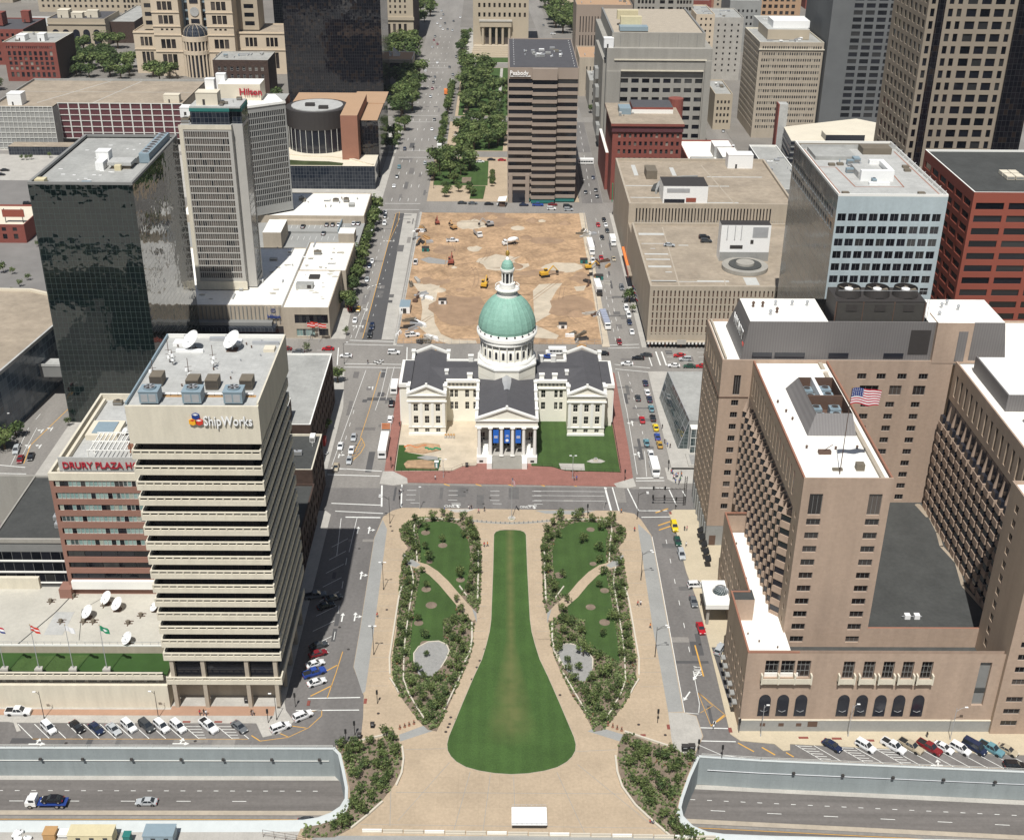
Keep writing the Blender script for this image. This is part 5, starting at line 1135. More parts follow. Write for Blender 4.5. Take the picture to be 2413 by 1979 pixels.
 b=MB();b.box(86.0,109,291.6,301.4,62.6,73.2,'dark_metal');b.box(86.3,108.6,291.3,291.58,65.4,72.6,'cooler_dark')
 for i in range(3):
  x=90+i*7.4;b.frust((x,296),3.3,3.0,73.2,75.4,'dark_metal',24,cap=False);b.cyl((x,296),1.1,73.4,75.0,'white_plastic',16);b.cyl((x,296),3.1,73.2,74.0,'rubber',24);b.box(x-1.4,x+1.4,291.15,291.29,70.6,72.4,'dark_metal')
  for j in range(6):
   a0=j*1.047;b.face([(x,296,74.6),(x+3*math.cos(a0),296+3*math.sin(a0),74.6),(x+3*math.cos(a0+.35),296+3*math.sin(a0+.35),74.8)],'unit_brown')
 for x in(86,93,101,109):b.tube((x,291.4,62),(x,291.4,73),.18,'brown_metal',5)
 for xx in(109.5,110.1):b.tube((xx,292,62),(xx,292,73.5),.06,'metal',4)
 b.tube((86,291.3,76.2),(109,291.3,76.2),.06,'metal',4);part(b,'cooling_plant',B.root)
 for k,(x,y)in enumerate(((66.5,300),(69,300),(72.6,301),(77,301),(81,301),(72,296),(70,294.5),(116.5,300),(118.5,302),(120.4,298.5),(114,294))):vent(B.root,x,y,68,.5,1.6,'brown_metal' if k in(0,1,5)else 'metal')
 text('HYATT','sign_lettering',4.0,(62.95,305.8,61.6),B.root,'sign_white',.08,face='W',sx=1.05,bold=.06);b=MB();b.box(62.85,63.05,290.9,292.4,60.6,61.4,'logo_red');part(b,'sign_mark',B.root)
 X0,X1,YW=65.6,85.1,228.0
 lw=[24.9-.8+F*i for i in range(-2,7)]
 r=[]
 for cx_ in(64.0+4.6,0):
  pass
 xa,xb=67.9,80.2+1.6
 for i in range(10):
  z=48.3-F*i-2.7
  for x in(68.9,81.9):r.append((x-X0-1.55,x-X0+1.55,z-.1,z+1.65))
 for x in(68.8,81.8):r.append((x-X0-1.45,x-X0+1.45,48.2,53.6))
 B.face((X0,YW),(1,0,0),(0,-1,0),X1-X0,8,57,r,hb,.4,'hotel')
 B.face((X0,YW+6),(0,-1,0),(-1,0,0),6,8,57,[(2.4,3.5,z,z+1.6)for z in[13.5+F*i for i in range(10)]],'hotel_brick_side',.3,'brown')
 B.face((X0,289),(0,-1,0),(-1,0,0),55,46.8,57,[(2.4+i*3.1,3.6+i*3.1,48.6,54.6)for i in range(17)],'hotel_brick_side',.12,'brown')
 B.face((X0+.01,289),(0,-1,0),(-1,0,0),55,12,46.8,[],'window_dark',.3,None)
 B.face((X1,YW),(0,1,0),(1,0,0),61,12,57,[],hb,.3,None)
 def saw(side,x,ya,n,pitch,z0,z1,dep,out):
  """zigzag bays: each floor's bay has a solid brick face and a dark glass face, alternating like a chequerboard"""
  nf=int(round((z1-z0)/F));b=MB();gl=MB()
  for i in range(n):
   y0=ya+i*pitch;y1=y0+pitch
   xo=x+out*dep
   xw=x
   for k in range(nf):
    za,zb=z0+k*F,z0+(k+1)*F;zm=za+F*.5
    ym=y0+pitch*.55
    A=(xw,y0);P=(xo,ym);C=(xw,y1)
    b.face([(*A,za),(*P,za),(*P,zm),(*A,zm)],'hotel_brick_side');gl.face([(*A,zm),(*P,zm),(*P,zb),(*A,zb)],'glass_brown')
    b.face([(*P,za),(*C,za),(*C,zm),(*P,zm)],hb if side>0 else hb);gl.face([(*P,zm),(*C,zm),(*C,zb),(*P,zb)],'window_dark')
    b.face([(*A,zm),(*P,zm),(*C,zm)],hb)
   b.face([(xw,y0,z1),(xo,y0+pitch*.55,z1),(xw,y1,z1+2.4)],hb)
  return b,gl
 def checker(x,ya,yb,n,z0,z1,out):
  """saw-tooth room bays; windows on alternate halves so the wall reads as a chequerboard from the street"""
  pitch=(yb-ya)/n
  for i in range(n):
   y0=ya+i*pitch;y1=y0+pitch;nf=int(round((z1-z0)/F));b=MB()
   top=z1-(0)
   ym=y0+pitch*.5
   A=(x,y0);P=(x+out*1.9,ym);C=(x,y1)
   sh=0
   for k in range(nf):
    za,zb=z0+k*F-sh,z0+(k+1)*F-sh;zm=za+F*.5
    b.face([(*A,za),(*P,za),(*P,zm),(*A,zm)],hb)
    ins=.25
    for(p,q,za_,zb_,mm)in((A,P,zm,zb,'window_dark'),(P,C,za,zm,'glass_dark')):
     px,py=p;qx,qy=q;d=Vector((qx-px,qy-py));nn=Vector((d.y,-d.x)).normalized()*ins
     if nn.x*out>0:nn=-nn
     b.face([(px+nn.x,py+nn.y,za_),(qx+nn.x,qy+nn.y,za_),(qx+nn.x,qy+nn.y,zb_),(px+nn.x,py+nn.y,zb_)],mm)
     b.face([(px,py,za_),(qx,qy,za_),(qx+nn.x,qy+nn.y,za_),(px+nn.x,py+nn.y,za_)],hb);b.face([(px,py,zb_),(qx,qy,zb_),(qx+nn.x,qy+nn.y,zb_),(px+nn.x,py+nn.y,zb_)],hb)
    b.face([(*P,zm),(*C,zm),(*C,zb),(*P,zb)],hb)
   z1_=z1-sh
   b.face([((A[0]+P[0])/2,(A[1]+P[1])/2,z1_),(*P,z1_),(x-.9,ym,z1+3.0)],hb)
   part(b,'bay_window',B.root)
 checker(X0-.05,234,288.6,15,15.3,15.3+F*8,-1)
 for x0,x1,y0,y1 in((X0,X0+.4,YW+.4,288.8),(X0,X1,YW,YW+.4),(X1-.4,X1,YW+.4,288.8)):B.w.box(x0,x1,y0,y1,57.0,57.55,'orange_brick' if x1-x0<1 else hb)
 B.w.box(X1-2.6,X1-1.7,YW+.5,288.5,56.75,57.35,'tan_concrete');B.roofs.box(X0+.4,X1-.4,YW+.4,288.9,56,56.7,'white_roof');B.w.box(66,84,282.5,283,56.71,57.8,'white_roof')
 b=MB()
 o=[(71.0,249),(82.4,249),(82.4,274),(71.0,274)];i_=[(73.4,252.6),(81.9,252.6),(81.9,272),(73.4,272)]
 for j in range(4):
  p,q,r2,s2=o[j],o[(j+1)%4],i_[(j+1)%4],i_[j];b.face([(*p,56.7),(*q,56.7),(*r2,60.8),(*s2,60.8)],'grey_metal');b.face([(*s2,60.8),(*r2,60.8),(*r2,57),(*s2,57)],'brown_metal')
 b.prism(i_,56.9,57.1,'brown_metal');b.box(73.4,81.9,261.6,262.1,57.1,60.8,'brown_metal');b.box(76.5,77.3,262.1,272,57.1,60.8,'white_plastic')
 part(b,'plant_screen',B.root)
 for x,y in((75,255),(79,255.5),(75,259),(79.5,259),(75,265),(79.5,266),(75,269),(79.6,269.5)):hvac(B.root,x,y,57.1,2.6,2.4,2.0,'unit_blue')
 for x,y in((69.5,243),(76,242.5),(81,243),(67.5,266),(68.5,261),(69.2,257)):vent(B.root,x,y,56.7,.35,.8,'brown_metal')
 b=MB();b.box(78.2,80,232.6,234.2,56.7,58.3,'unit_brown');b.box(73,75.2,232.6,233.4,56.7,57.2,'unit_brown');b.box(71.6,74.4,240,241.2,56.7,57.5,'brown_metal');b.tube((71.6,240,57),(74.8,241,58.8),.08,'brown_metal');part(b,'roof_box',B.root)
 X0,X1,YP=54.2,111.0,213.0
 arx=[59.3,63.3,67.4,76.9,80.9,85.0,89.6-.5,94.3-1.1]
 arx=[59.3,63.4,67.5,77.0,81.1,85.3,89.5,93.8]
 r=[(x-X0-1.3,x-X0+1.3,4.4,9.3)for x in arx]
 up=[(58.0,68.5,15.2,20.0)]+[(x-1.25,x+1.25,14.8,19.8)for x in(76.9,81.4,85.7,90.0,94.2)]
 r+=[(a-X0,b_-X0,c,d)for a,b_,c,d in up[1:]]+[(58.4-X0,61.4-X0,15.2,20),(61.9-X0,64.9-X0,15.2,20),(65.4-X0,68.4-X0,15.2,20)]+[(105.8-X0,108.4-X0,7.5,19.6)]
 B.face((X0,YP),(1,0,0),(0,-1,0),X1-X0,3.4,22,r,hb,.7,None)
 for x in arx:
  b=MB();n=10;p=[(-1.35,4.3),(1.35,4.3)]+[(1.35*math.cos(math.pi*j/n),8.8+1.7*math.sin(math.pi*j/n))for j in range(n+1)]
  b.face([(x+u_,YP-.03,z_)for u_,z_ in p],'window_dark');b.tube((x-.8,YP-.1,6.0),(x,YP-.25,5.7),.06,'metal',4);b.tube((x,YP-.25,5.7),(x+.8,YP-.1,6.0),.06,'metal',4)
  for s_ in(-1,1):b.box(x+s_*1.42-.06,x+s_*1.42+.06,YP-.08,YP-.031,4.6,8.6,'hotel_brick_side')
  part(b,'arched_window',B.root)
 for a,b_,c,d in r[8:]:
  B.wins.append((Vector((X0+(a+b_)/2,YP+.66,c)),0,b_-a,d-c,'tall' if b_-a<3.2 and c>10 else 'greyvoid','window'))
 for a,b_ in((57.6,68.9),)+tuple((x-1.9,x+1.9)for x in(76.6,81.1,85.4,89.7,93.9)):
  b=MB();b.box(a,b_,YP-1.0,YP-.01,14.2,14.6,'precast');b.box(a,b_,YP-1.0,YP-.85,14.6,15.6,'precast');
  for xx in[a,b_-.35]+([a+3.7,a+7.3]if b_-a>5 else[]):b.box(xx,xx+.35,YP-1.1,YP-.02,14.1,16.6,'precast')
  part(b,'balcony',B.root)
 b=MB();b.box(X0-.15,X1-.01,YP-.3,YP+.5,0,3.2,'concrete_grey');b.box(X0-.2,X1-.01,YP-.35,YP+.5,3.2,3.4,'precast')
 for x in(59.4,63.6,67.6):b.box(x-.6,x+.6,YP-.33,YP-.3,1.6,2.5,'brown_metal')
 b.box(69.6,71.8,YP-.34,YP-.3,1.5,3.0,'brown_metal');part(b,'plinth',B.root)
 r=[(y,y+1.0,z,z+1.7)for y in(3,6,9,12,15,18,21)for z in(5.4,9.2,13)]
 B.face((54.2,236),(0,-1,0),(-1,0,0),23,0,22,r,'hotel_brick_side',.3,'brown')
 B.face((58.4,271),(0,-1,0),(-1,0,0),35,0,22,[(y,y+1.1,z,z+1.9)for y in[2+2.6*i for i in range(12)]for z in(3,7,11.2,15.6)],'hotel_brick_side',.3,'brown')
 B.face((54.2,236),(1,0,0),(0,1,0),4.2,0,22,[],hb,.3,None);B.face((58.4,271),(1,0,0),(0,1,0),7.2,0,22,[],hb,.3,None)
 for x0,x1,y0,y1 in((54.2,54.6,213.4,235.6),(54.2,65.6,213.0,213.4),(54.2,58.8,235.6,236),(58.4,58.8,236,271),(58.8,65.6,270.6,271)):B.w.box(x0,x1,y0,y1,22.0,22.3,'orange_brick')
 for(x0,x1,y0,y1)in((54.6,54.62,213.4,235.6),(58.8,58.82,236,270.6),(54.6,111,214.0,214.02)):B.w.box(x0,x1,y0,y1,11.9,22,hb)
 B.w.box(54.6,59.3,232.6,236.6,15,22.1,hb,top='dark_roof')
 B.roofs.box(54.62,66.0,213.42,236,15,16.2,'white_roof');B.roofs.box(58.82,66,236,270.6,15,16.2,'white_roof')
 B.roofs.box(66,111,213.42,227.99,11,12.1,'dark_roof');B.w.box(85.1,118.3,228.0,228.5,12.1,17.5,hb,top='orange_brick');B.roofs.box(85.1,119,228.5,289,13,14.5,'dark_roof')
 rr=random.Random(8)
 b=MB();
 p=GL(3,4,[(1230,760),(1330,860),(1390,980),(1420,1090),(1540,1220),(1590,1400),(1780,1610)],14.52)
 b.ribbon(p,.9,14.512,'tan_roof');b.ribbon([(p[0][0],p[0][1]),(p[1][0]-.3,p[1][1])],1.6,14.508,'tan_roof');part(b,'roof_stain',B.root)
 b=MB();gx,gy=G(3,4,1185,1655,14.5);b.box(gx-1.8,gx-.5,gy-.6,gy+.6,14.5,15.6,'white_plastic');b.box(gx+.5,gx+1.8,gy-.6,gy+.6,14.5,15.6,'white_plastic');b.box(gx-2.4,gx+2.4,gy-.1,gy+.1,14.9,15.05,'metal');part(b,'roof_box',B.root)
 for i in range(16):
  t_=rr.random();x=rr.uniform(55.5,64);y=rr.uniform(215,234)if i<7 else rr.uniform(238,268);x=max(x,59.5)if y>236 else x;vent(B.root,x,y,16.2,.22,.6,'brown_metal')
 B.done(lim=100)
 Cn=Bld('brick_hotel_annex',(130,250,0),'brown brick hotel tower at the right edge with rows of finned bay windows','hotel')
 r=grid([(113.2,116.4)],rowsz(14.2,3.4,9,1.6))+grid([(112.9,116.6)],rowsz(2.5,3.4,3,1.5))
 Cn.box(111.02,150,212,228.3,0,57,hb,'white_roof',sides={'S':{'r':r+grid([(121,124.2),(129,132.2)],rowsz(4,3.5,14,1.6)),'style':'hotel'},'W':{'r':grid([(222.6,224.4)],rowsz(16,F,11,1.9)),'style':'brown'}},sm={'W':'hotel_brick_side'})
 Cn.face((118.6,289),(0,-1,0),(-1,0,0),60.6,46.8,57,[(2.4+i*3.6,3.9+i*3.6,48.6,54.6)for i in range(16)],'hotel_brick_side',.35,'brown')
 Cn.face((118.61,289),(0,-1,0),(-1,0,0),60.6,12,46.8,[],'window_dark',.3,None)
 Cn.w.box(118.6,119,228.5,288.9,57,57.6,hb);Cn.roofs.box(119,150,228.4,288.9,56,56.8,'white_roof');Cn.roofs.box(122,150,262,284,56.8,61,'white_roof');Cn.w.box(121.6,122,261.6,284.4,56.8,61.2,'grey_metal');Cn.w.box(122,150,261.6,262,56.8,61.2,'grey_metal')
 b=MB();o=[(124,236),(138,236),(138,257),(124,257)];i_=[(127,240),(137,240),(137,256),(127,256)]
 for j in range(4):
  p,q,r2,s2=o[j],o[(j+1)%4],i_[(j+1)%4],i_[j];b.face([(*p,56.8),(*q,56.8),(*r2,61.6),(*s2,61.6)],'grey_metal');b.face([(*s2,61.6),(*r2,61.6),(*r2,57),(*s2,57)],'brown_metal')
 b.prism(i_,56.9,57.1,'brown_metal');part(b,'plant_screen',Cn.root)
 for x,y in((129,243),(133,243),(129,249),(133,249),(130,254)):hvac(Cn.root,x,y,57.1,2.6,2.4,2.2,'unit_blue')
 root0=B.root
 B.root=Cn.root
 n=15
 for i in range(n):
  y0=230.5+i*3.85;b=MB()
  xf=117.3
  b.box(xf,118.0,y0,y0+.5,13.8,42.6,hb)
  b.face([(xf,y0,42.6),(118.0,y0,42.6),(118.0,y0,46.4)],hb);b.face([(xf,y0+.5,42.6),(118.0,y0+.5,46.4),(118.0,y0+.5,42.6)],hb);b.face([(xf,y0,42.6),(118.0,y0,46.4),(118.0,y0+.5,46.4),(xf,y0+.5,42.6)],hb)
  for k in range(8):
   z=14.6+F*k;b.box(116.25,117.299,y0-.03,y0+2.6,z,z+1.7,hb);b.box(116.4,117.298,y0+.3,y0+2.4,z+1.7,z+F,'window_dark')
  part(b,'bay_window',Cn.root)
 B.root=root0
 Cn.done(lim=60)
 t=thing('entrance_canopy',(55,258,0),'white entrance canopy with a round glass lattice dome beside the brown brick hotel','canopy')
 b=MB();b.prism([(51.9,251.3),(58.3,251.3),(58.3,262.2),(52.2,262.2)],5.6,6.9,'white_paint');b.prism([(52.2,251.6),(58.0,251.6),(58.0,261.9),(52.5,261.9)],6.9,6.95,'white_roof');part(b,'roof',t)
 b=MB()
 for x,y in((52.8,252.6),(53.0,260.8)):b.box(x-.35,x+.35,y-.35,y+.35,.15,5.6,'grey_concrete')
 part(b,'post',t)
 b=MB();c=(56.4,257.2)
 for i in range(16):
  a0=2*math.pi*i/16;pv_=None
  for j in range(6):
   e=j/5*math.pi/2;p=(c[0]+2.1*math.cos(a0+.25*j)*math.cos(e),c[1]+2.1*math.sin(a0+.25*j)*math.cos(e),6.95+1.6*math.sin(e))
   if pv_:b.tube(pv_,p,.045,'metal',3)
   pv_=p
 b.frust(c,2.0,1.3,6.96,8.1,'glass_pavilion',16,cap=False);b.frust(c,1.3,.1,8.1,8.5,'glass_pavilion',16);part(b,'lattice_dome',t)
 P=Bld('glass_pavilion',(64,375,0),'low glass-walled pavilion with grey-green flat roof and sloping glazed side, right of the courthouse','building')
 b=MB();z=10.5
 A=[(60.0,346),(57.6,396),(76,396),(76,346)]
 b.face([(60.2,345.5,z),(80,345.5,z),(80,382,z),(57.5,382,z)][::1],'grey_roof');
 part(b,'roof',P.root)
 b=MB();b.face([(57.0,345.5,0),(55.2,382,0),(57.5,382,z),(60.2,345.5,z)],'glass_pavilion')
 b.face([(57.0,345.5,0),(60.2,345.5,z),(60.2,345.5,0)],'glass_pavilion');b.face([(60.2,345.5,0),(80,345.5,0),(80,345.5,z),(60.2,345.5,z)],'concrete_grey');b.face([(55.2,382,0),(80,382,0),(80,382,z),(57.5,382,z)],'concrete_grey');part(b,'glazing',P.root)
 b=MB()
 for i in range(9):
  f=i/8;p=Vector((57.0,345.5,0)).lerp(Vector((55.2,382,0)),f);q=Vector((60.2,345.5,z)).lerp(Vector((57.5,382,z)),f);b.tube(p,q,.12,'metal',4)
 for f in(.33,.66,1):b.tube(Vector((57.0,345.5,0)).lerp(Vector((60.2,345.5,z)),f),Vector((55.2,382,0)).lerp(Vector((57.5,382,z)),f),.1,'metal',4)
 part(b,'glazing_bars',P.root)
 b=MB();b.box(60.6,63.6,342.8,345.4,0,8.6,'glass_pavilion');b.box(60.4,63.8,342.6,345.45,8.6,8.9,'white_paint')
 for x in(60.5,62.1,63.7):b.box(x-.08,x+.08,342.68,342.79,0,8.6,'white_paint')
 for zz in(2.4,5.5):b.box(60.5,63.7,342.68,342.78,zz,zz+.15,'white_paint')
 part(b,'entrance_box',P.root)
 b=MB();b.box(59,66,333.6,341.6,.15,.55,'concrete');b.box(60,65,334.6,340.6,.55,.6,'gravel');solo(b,'planter','square raised concrete planter in front of the glass pavilion','planter')
hyatt()
# ================ TOWERS AND BLOCKS FURTHER OFF
def towers():
 B=Bld('glass_tower',(-128,390,0),'dark green mirrored glass tower with flat grey roof, left of the beige office tower','building')
 X0,X1,Y0,Y1=-144,-112.3,361.8,419;g_='curtain_green'
 B.face((X0,Y0),(1,0,0),(0,-1,0),X1-X0,0,81.4,[],g_,.2,None);B.face((X1,Y0),(0,1,0),(1,0,0),Y1-Y0,0,81.4,[],g_,.2,None)
 B.face((X1,Y1),(-1,0,0),(0,1,0),X1-X0,0,81.4,[],g_,.2,None);B.face((X0,Y1),(0,-1,0),(-1,0,0),Y1-Y0,0,81.4,[],g_,.2,None)
 for x0,x1,y0,y1 in((X0,X1,Y0,Y0+.7),(X0,X1,Y1-.7,Y1),(X0,X0+.9,Y0+.7,Y1-.7),(X1-.7,X1,Y0+.7,Y1-.7)):B.w.box(x0-.02,x1+.02,y0-.0,y1,81.4,82.2,'precast_dark')
 B.roofs.box(X0+.9,X1-.7,Y0+.7,Y1-.7,80,81,'grey_roof')
 shed(B.root,-129.5,-125.5,384,388,81,85.5,'white_plastic');b=MB();b.box(-128.5,-126,379,384,81,83.5,'white_plastic');b.box(-125,-117.5,380,386,82.2,83.2,'lightgrey_roof');b.box(-122.5,-120.5,378.6,380,81,82.6,'yellow_trailer');b.box(-124,-118,380.5,385.5,81,82.2,'unit_brown');b.box(-142.5,-139.5,363.5,366.5,81,82.4,'yellow_trailer');b.box(-128.3,-125.5,362.8,364.6,81,81.9,'unit_blue');part(b,'roof_box',B.root)
 b=MB();b.box(-116.8,-113.5,387,414,81.2,84.2,'unit_blue')
 for i in range(9):b.cyl((-115.1,389+i*2.9),1.1,84.2,84.5,'metal',12);b.cyl((-115.1,389+i*2.9),.9,84.5,84.52,'dark_metal',12)
 b.box(-119.5,-117,386,412,81.05,81.1,'dark_roof');part(b,'cooling_unit',B.root)
 rr=random.Random(6);b=MB()
 for i in range(22):x,y=rr.uniform(-141,-119),rr.uniform(364,412);b.box(x,x+rr.uniform(.4,1.4),y,y+.4,81.0,81.06,'white_plastic')
 part(b,'roof_markings',B.root);B.done()
 B=Bld('hotel_tower',(-108,460,0),'slim pale concrete hotel tower with close grid of windows and dark green glass top','hotel')
 X0,X1,Y0,Y1=-119.8,-100.6,451,472
 cols=even(-118.3,-101.8,20,.66);rows=[(17.5+2.64*i,17.5+2.64*i+2.2)for i in range(22)]
 B.box(X0,X1,Y0,Y1,12.9,77.4,'pale_concrete','grey_roof',sides={'S':{'r':grid(cols,rows),'style':'curtained','depth':.25}},flat=True)
 B.box(X1,-96.9,453.6,466,12.9,77.3,'pale_concrete','grey_roof',sides={'E':{'r':[(454.8,465.2,15,76)],'style':None,'depth':.2}},flat=True)
 B.w.face([(-97.1,454.8,15),(-97.1,465.2,15),(-97.1,465.2,76),(-97.1,454.8,76)],'curtain_tower_side')
 B.w.box(X0-.3,X1+.1,Y0-.15,Y0-.003,75.9,77.6,'precast');B.w.box(X0-.2,X1+.5,Y0-.6,Y0-.003,12.9,16.2,'precast');B.w.box(X0-.2,X0+1.3,Y0-.16,Y0-.002,16.2,75.9,'precast')
 b=MB();b.box(-115.6,-101.2,452.6,466,77.4,83.0,'curtain_slate');b.box(-101.2,-97,454.5,466,77.3,82.6,'curtain_slate');b.box(-115.8,-101,452.4,466.2,82.2,83.4,'teal');b.box(-101,-96.8,454.3,466.2,81.8,83.4,'teal');b.box(-115.7,-97,452.6,466.1,83.4,84.0,'lightgrey_roof');part(b,'glass_crown',B.root)
 shed(B.root,-113.5,-105.5,455,461,84.0,88.4,'cream_roof');shed(B.root,-111,-107.6,461,464,84,92,'white_plastic');clutter(B.root,-114,-99,453.5,464,84,8,12);clutter(B.root,-119,-116,452,464,77.4,8,15);shed(B.root,-122,-117,463,468,77.4,81,'white_plastic');B.done()
 B=Bld('hotel_tower',(-112,565,0),'second pale grid hotel tower behind the first, with red Hilton letters on its roof room','hotel')
 p0,p1=Vector((-116.5,543.8)),Vector((-98.4,556));d=(p1-p0);L=d.length;u=(d.x/L,d.y/L,0);n=(d.y/L,-d.x/L,0)
 B.face((p0.x,p0.y),u,n,L,12,61.5,grid(even(.6,L-.6,22,.68),[(16+2.72*i,18.35+2.72*i)for i in range(16)]),'concrete_grey',.3,'dark')
 p2,p3=(-106,574),(-126,570)
 for a,b_ in((p1,p2),(p2,p3),(p3,p0)):B.w.face([(a[0],a[1],0),(b_[0],b_[1],0),(b_[0],b_[1],61.5),(a[0],a[1],61.5)],'concrete_grey')
 B.roofs.prism([tuple(p0),tuple(p1),p2,p3],61.4,61.6,'white_roof');B.w.wallrun([tuple(p0),tuple(p1)],.7,61.6,62.6,'white_paint')
 b=MB();b.box(-129,-110,560,572,61.6,69,'cream_roof',top='white_roof');part(b,'roof_room',B.root);text('Hilton','sign_lettering',4.3,(-119.6,559.6,64.2),B.root,'sign_red',.2,sx=.95,bold=.08)
 shed(B.root,-131,-127,566,570,60,72,'white_plastic');B.done()
 B=Bld('hotel_podium',(-85,480,0),'low white-roofed hotel base with Hilton lettering and rooftop parking, along the tree-lined street','building')
 pc='tan_concrete'
 B.box(-83.8,-66.0,432.3,473,0,12.9,pc,'white_roof',par=.3,sides={'S':{'r':[(-79.3,-66.6,6.3,10.0),(-78.9,-71.9,1.1,4.1),(-70.3,-66.7,1.2,4.2)],'style':None,'depth':.5}})
 for a,b_,c,d_,n_ in((-79.3,-66.6,6.3,10.0,9),(-78.9,-71.9,1.1,4.1,6),(-70.3,-66.7,1.2,4.2,3)):
  for i in range(n_):
   w_=(b_-a)/n_;B.wins.append((Vector((a+w_*(i+.5),432.7,c)),0,w_-.06,d_-c,'teal' if c<2 and b_<-71 else 'dark','window'))
 B.box(-150,-83.8,434.6,500,0,12.8,pc,'white_roof',par=.3);B.box(-83.8,-64.2,473.1,508,0,12.6,pc,'white_roof',par=.3,sides={'E':{'r':grid(even(475,507,8,2),[(3,9.8)]),'style':'dark'}})
 B.w.box(-105,-97,512,530,0,15.5,pc,top='white_roof')
 b=MB()
 for i in range(22):b.box(-118+i*1.55,-117.7+i*1.55,434.2,434.55,5.5,12.4,'precast_dark')
 b.box(-119,-88,431.4,434.5,5.6,6.9,'precast_dark');b.box(-118.8,-86.5,429.6,434.2,3.9,5.5,'curtain_slate');b.box(-119,-84.2,434.3,434.58,0,4.2,'glass_dark');part(b,'entrance_canopy',B.root)
 b=MB();b.box(-104,-84,427.6,431.2,.15,.35,'red_brick');part(b,'red_carpet',B.root)
 b=MB();b.box(-90.6,-84.9,434.25,434.59,7.2,12.3,'tan_concrete');part(b,'sign_panel',B.root);text('Hilton','sign_lettering',1.9,(-90.0,433.9,7.8),B.root,'logo_blue',.1,sx=1.05,bold=.05)
 b=MB()
 for j in range(20):
  a0=6.2832*j/20;a1=6.2832*(j+1)/20;b.tube((-87.6+.9*math.cos(a0),434.0,10.9+.75*math.sin(a0)),(-87.6+.9*math.cos(a1),434.0,10.9+.75*math.sin(a1)),.09,'logo_blue',4)
 b.box(-87.95,-87.75,433.95,434.1,10.5,11.3,'logo_blue');b.box(-87.45,-87.25,433.95,434.1,10.5,11.3,'logo_blue');part(b,'sign_emblem',B.root)
 B.w.box(-150,-64.2,508.05,548,0,8.0,pc,top='concrete_grey');B.w.box(-104,-75,545,548,8,10,pc);B.w.box(-104,-75,533,533.3,8.0,8.9,'concrete_grey');B.w.box(-75,-74.6,533,548,8,10,'unit_blue');B.w.box(-73,-66,520,528,8,12.5,pc,top='white_roof')
 b=MB()
 for i in range(12):b.box(-103+i*2.7,-102.88+i*2.7,540,545,8.004,8.012,'white_line');b.box(-103+i*2.7,-102.88+i*2.7,524,529,8.004,8.012,'white_line')
 part(b,'bay_lines',B.root)
 B.box(-150,-64.4,548.1,584,0,11.5,pc,'white_roof',par=.3);b=MB();b.box(-81.5,-74.8,452,455.6,12.7,14.6,'lightgrey_roof',top='grey_roof');b.box(-77,-75.4,451.9,451.99,13,14.4,'dark_metal');b.box(-78,-73.8,463,467,12.7,13.3,'dark_metal');part(b,'roof_box',B.root)
 b=MB();rr=random.Random(3)
 for i in range(46):
  x,y=(rr.uniform(-82,-68),rr.uniform(436,505))if i%2 else(rr.uniform(-120,-86),rr.uniform(440,497));q=rr.uniform(.3,1.6);z_=12.66+.0015*i if i%2 else 12.56+.0015*i;z_=12.66+.001*i;b.prism([(x+q*math.cos(a*.9)*rr.uniform(.5,1.3),y+q*.7*math.sin(a*.9)*rr.uniform(.5,1.3))for a in range(7)],z_,z_,'roof_stain')
 part(b,'roof_stains',B.root);clutter(B.root,-98,-70,555,575,11.2,14,21);clutter(B.root,-98,-70,478,503,12.3,8,22);clutter(B.root,-115,-86,440,460,12.5,5,23)
 B.w.box(-84.1,-83.7,432.5,507,12.9,13.2,'lightgrey_roof');B.done()
 B=Bld('parking_garage',(-190,400,0),'parking garage with blue-grey mesh wall and footbridge at the left edge','garage')
 b=MB();pts=[(-160.3,362),(-154.0,410),(-156,416),(-164,424),(-176,430),(-260,430),(-260,330),(-164.5,330)]
 b.prism(pts,0,21,'curtain_blue',top='tan_roof');part(b,'walls',B.root)
 b=MB();b.wallrun([(-164.2,331),(-160.0,362),(-153.8,410)],.7,21,22.2,'lightgrey_roof');b.wallrun([(-156,414),(-164,421),(-176,427),(-215,428)],.8,21,22,'cream_roof');part(b,'parapet',B.root)
 b=MB();b.box(-164.5,-144.1,379,385.5,8.6,12.6,'precast_dark',top='lightgrey_roof');b.box(-164.5,-144.1,378.8,379.2,12.6,13.5,'lightgrey_roof');part(b,'footbridge',B.root)
 b=MB();b.box(-162.5,-144.0,325.5,327.3,4.5,5.4,'dark_metal')
 B.done()if B.w.f else None
 B=Bld('stadium_garage',(-240,730,0),'long parking garage with brown roof and white and maroon screen walls in rows, upper left','garage')
 X0,X1,Y0,Y1=-291,-176,712,772
 L=12
 B.face((-292,703),(1,0,0),(0,-1,0),34,0,24.5,[],'concrete_grey',.3,None);B.face((-258,703),(0,1,0),(1,0,0),10,0,24.5,[],'concrete_grey',.3,None);B.face((-258,713),(1,0,0),(0,-1,0),72,4,24.5,[],'maroon',.3,None);B.face((-186,713),(0,1,0),(1,0,0),60,0,24.5,[],'tan_concrete',.3,None)
 b=MB()
 for i in range(14):x=-292+i*2.62;b.box(x-.12,x+.12,702.6,702.98,0,24.6,'white_grid')
 for i in range(9):z=.5+i*3.0;b.box(-292,-258,702.7,702.97,z,z+.3,'white_grid')
 for i in range(13):x=-258+i*6;b.box(x-.35,x+.35,712.5,712.98,4,24.8,'white_grid')
 for i in range(7):z=4+i*3.4;b.box(-258,-186,712.6,712.97,z,z+.35,'white_grid')
 for i in range(7):
  for j in range(12):
   pass
 part(b,'screen_bars',B.root)
 B.roofs.prism([(-292,703),(-258,703),(-258,713),(-186,713),(-186,773),(-292,773)],24.0,24.55,'tan_roof');b=MB()
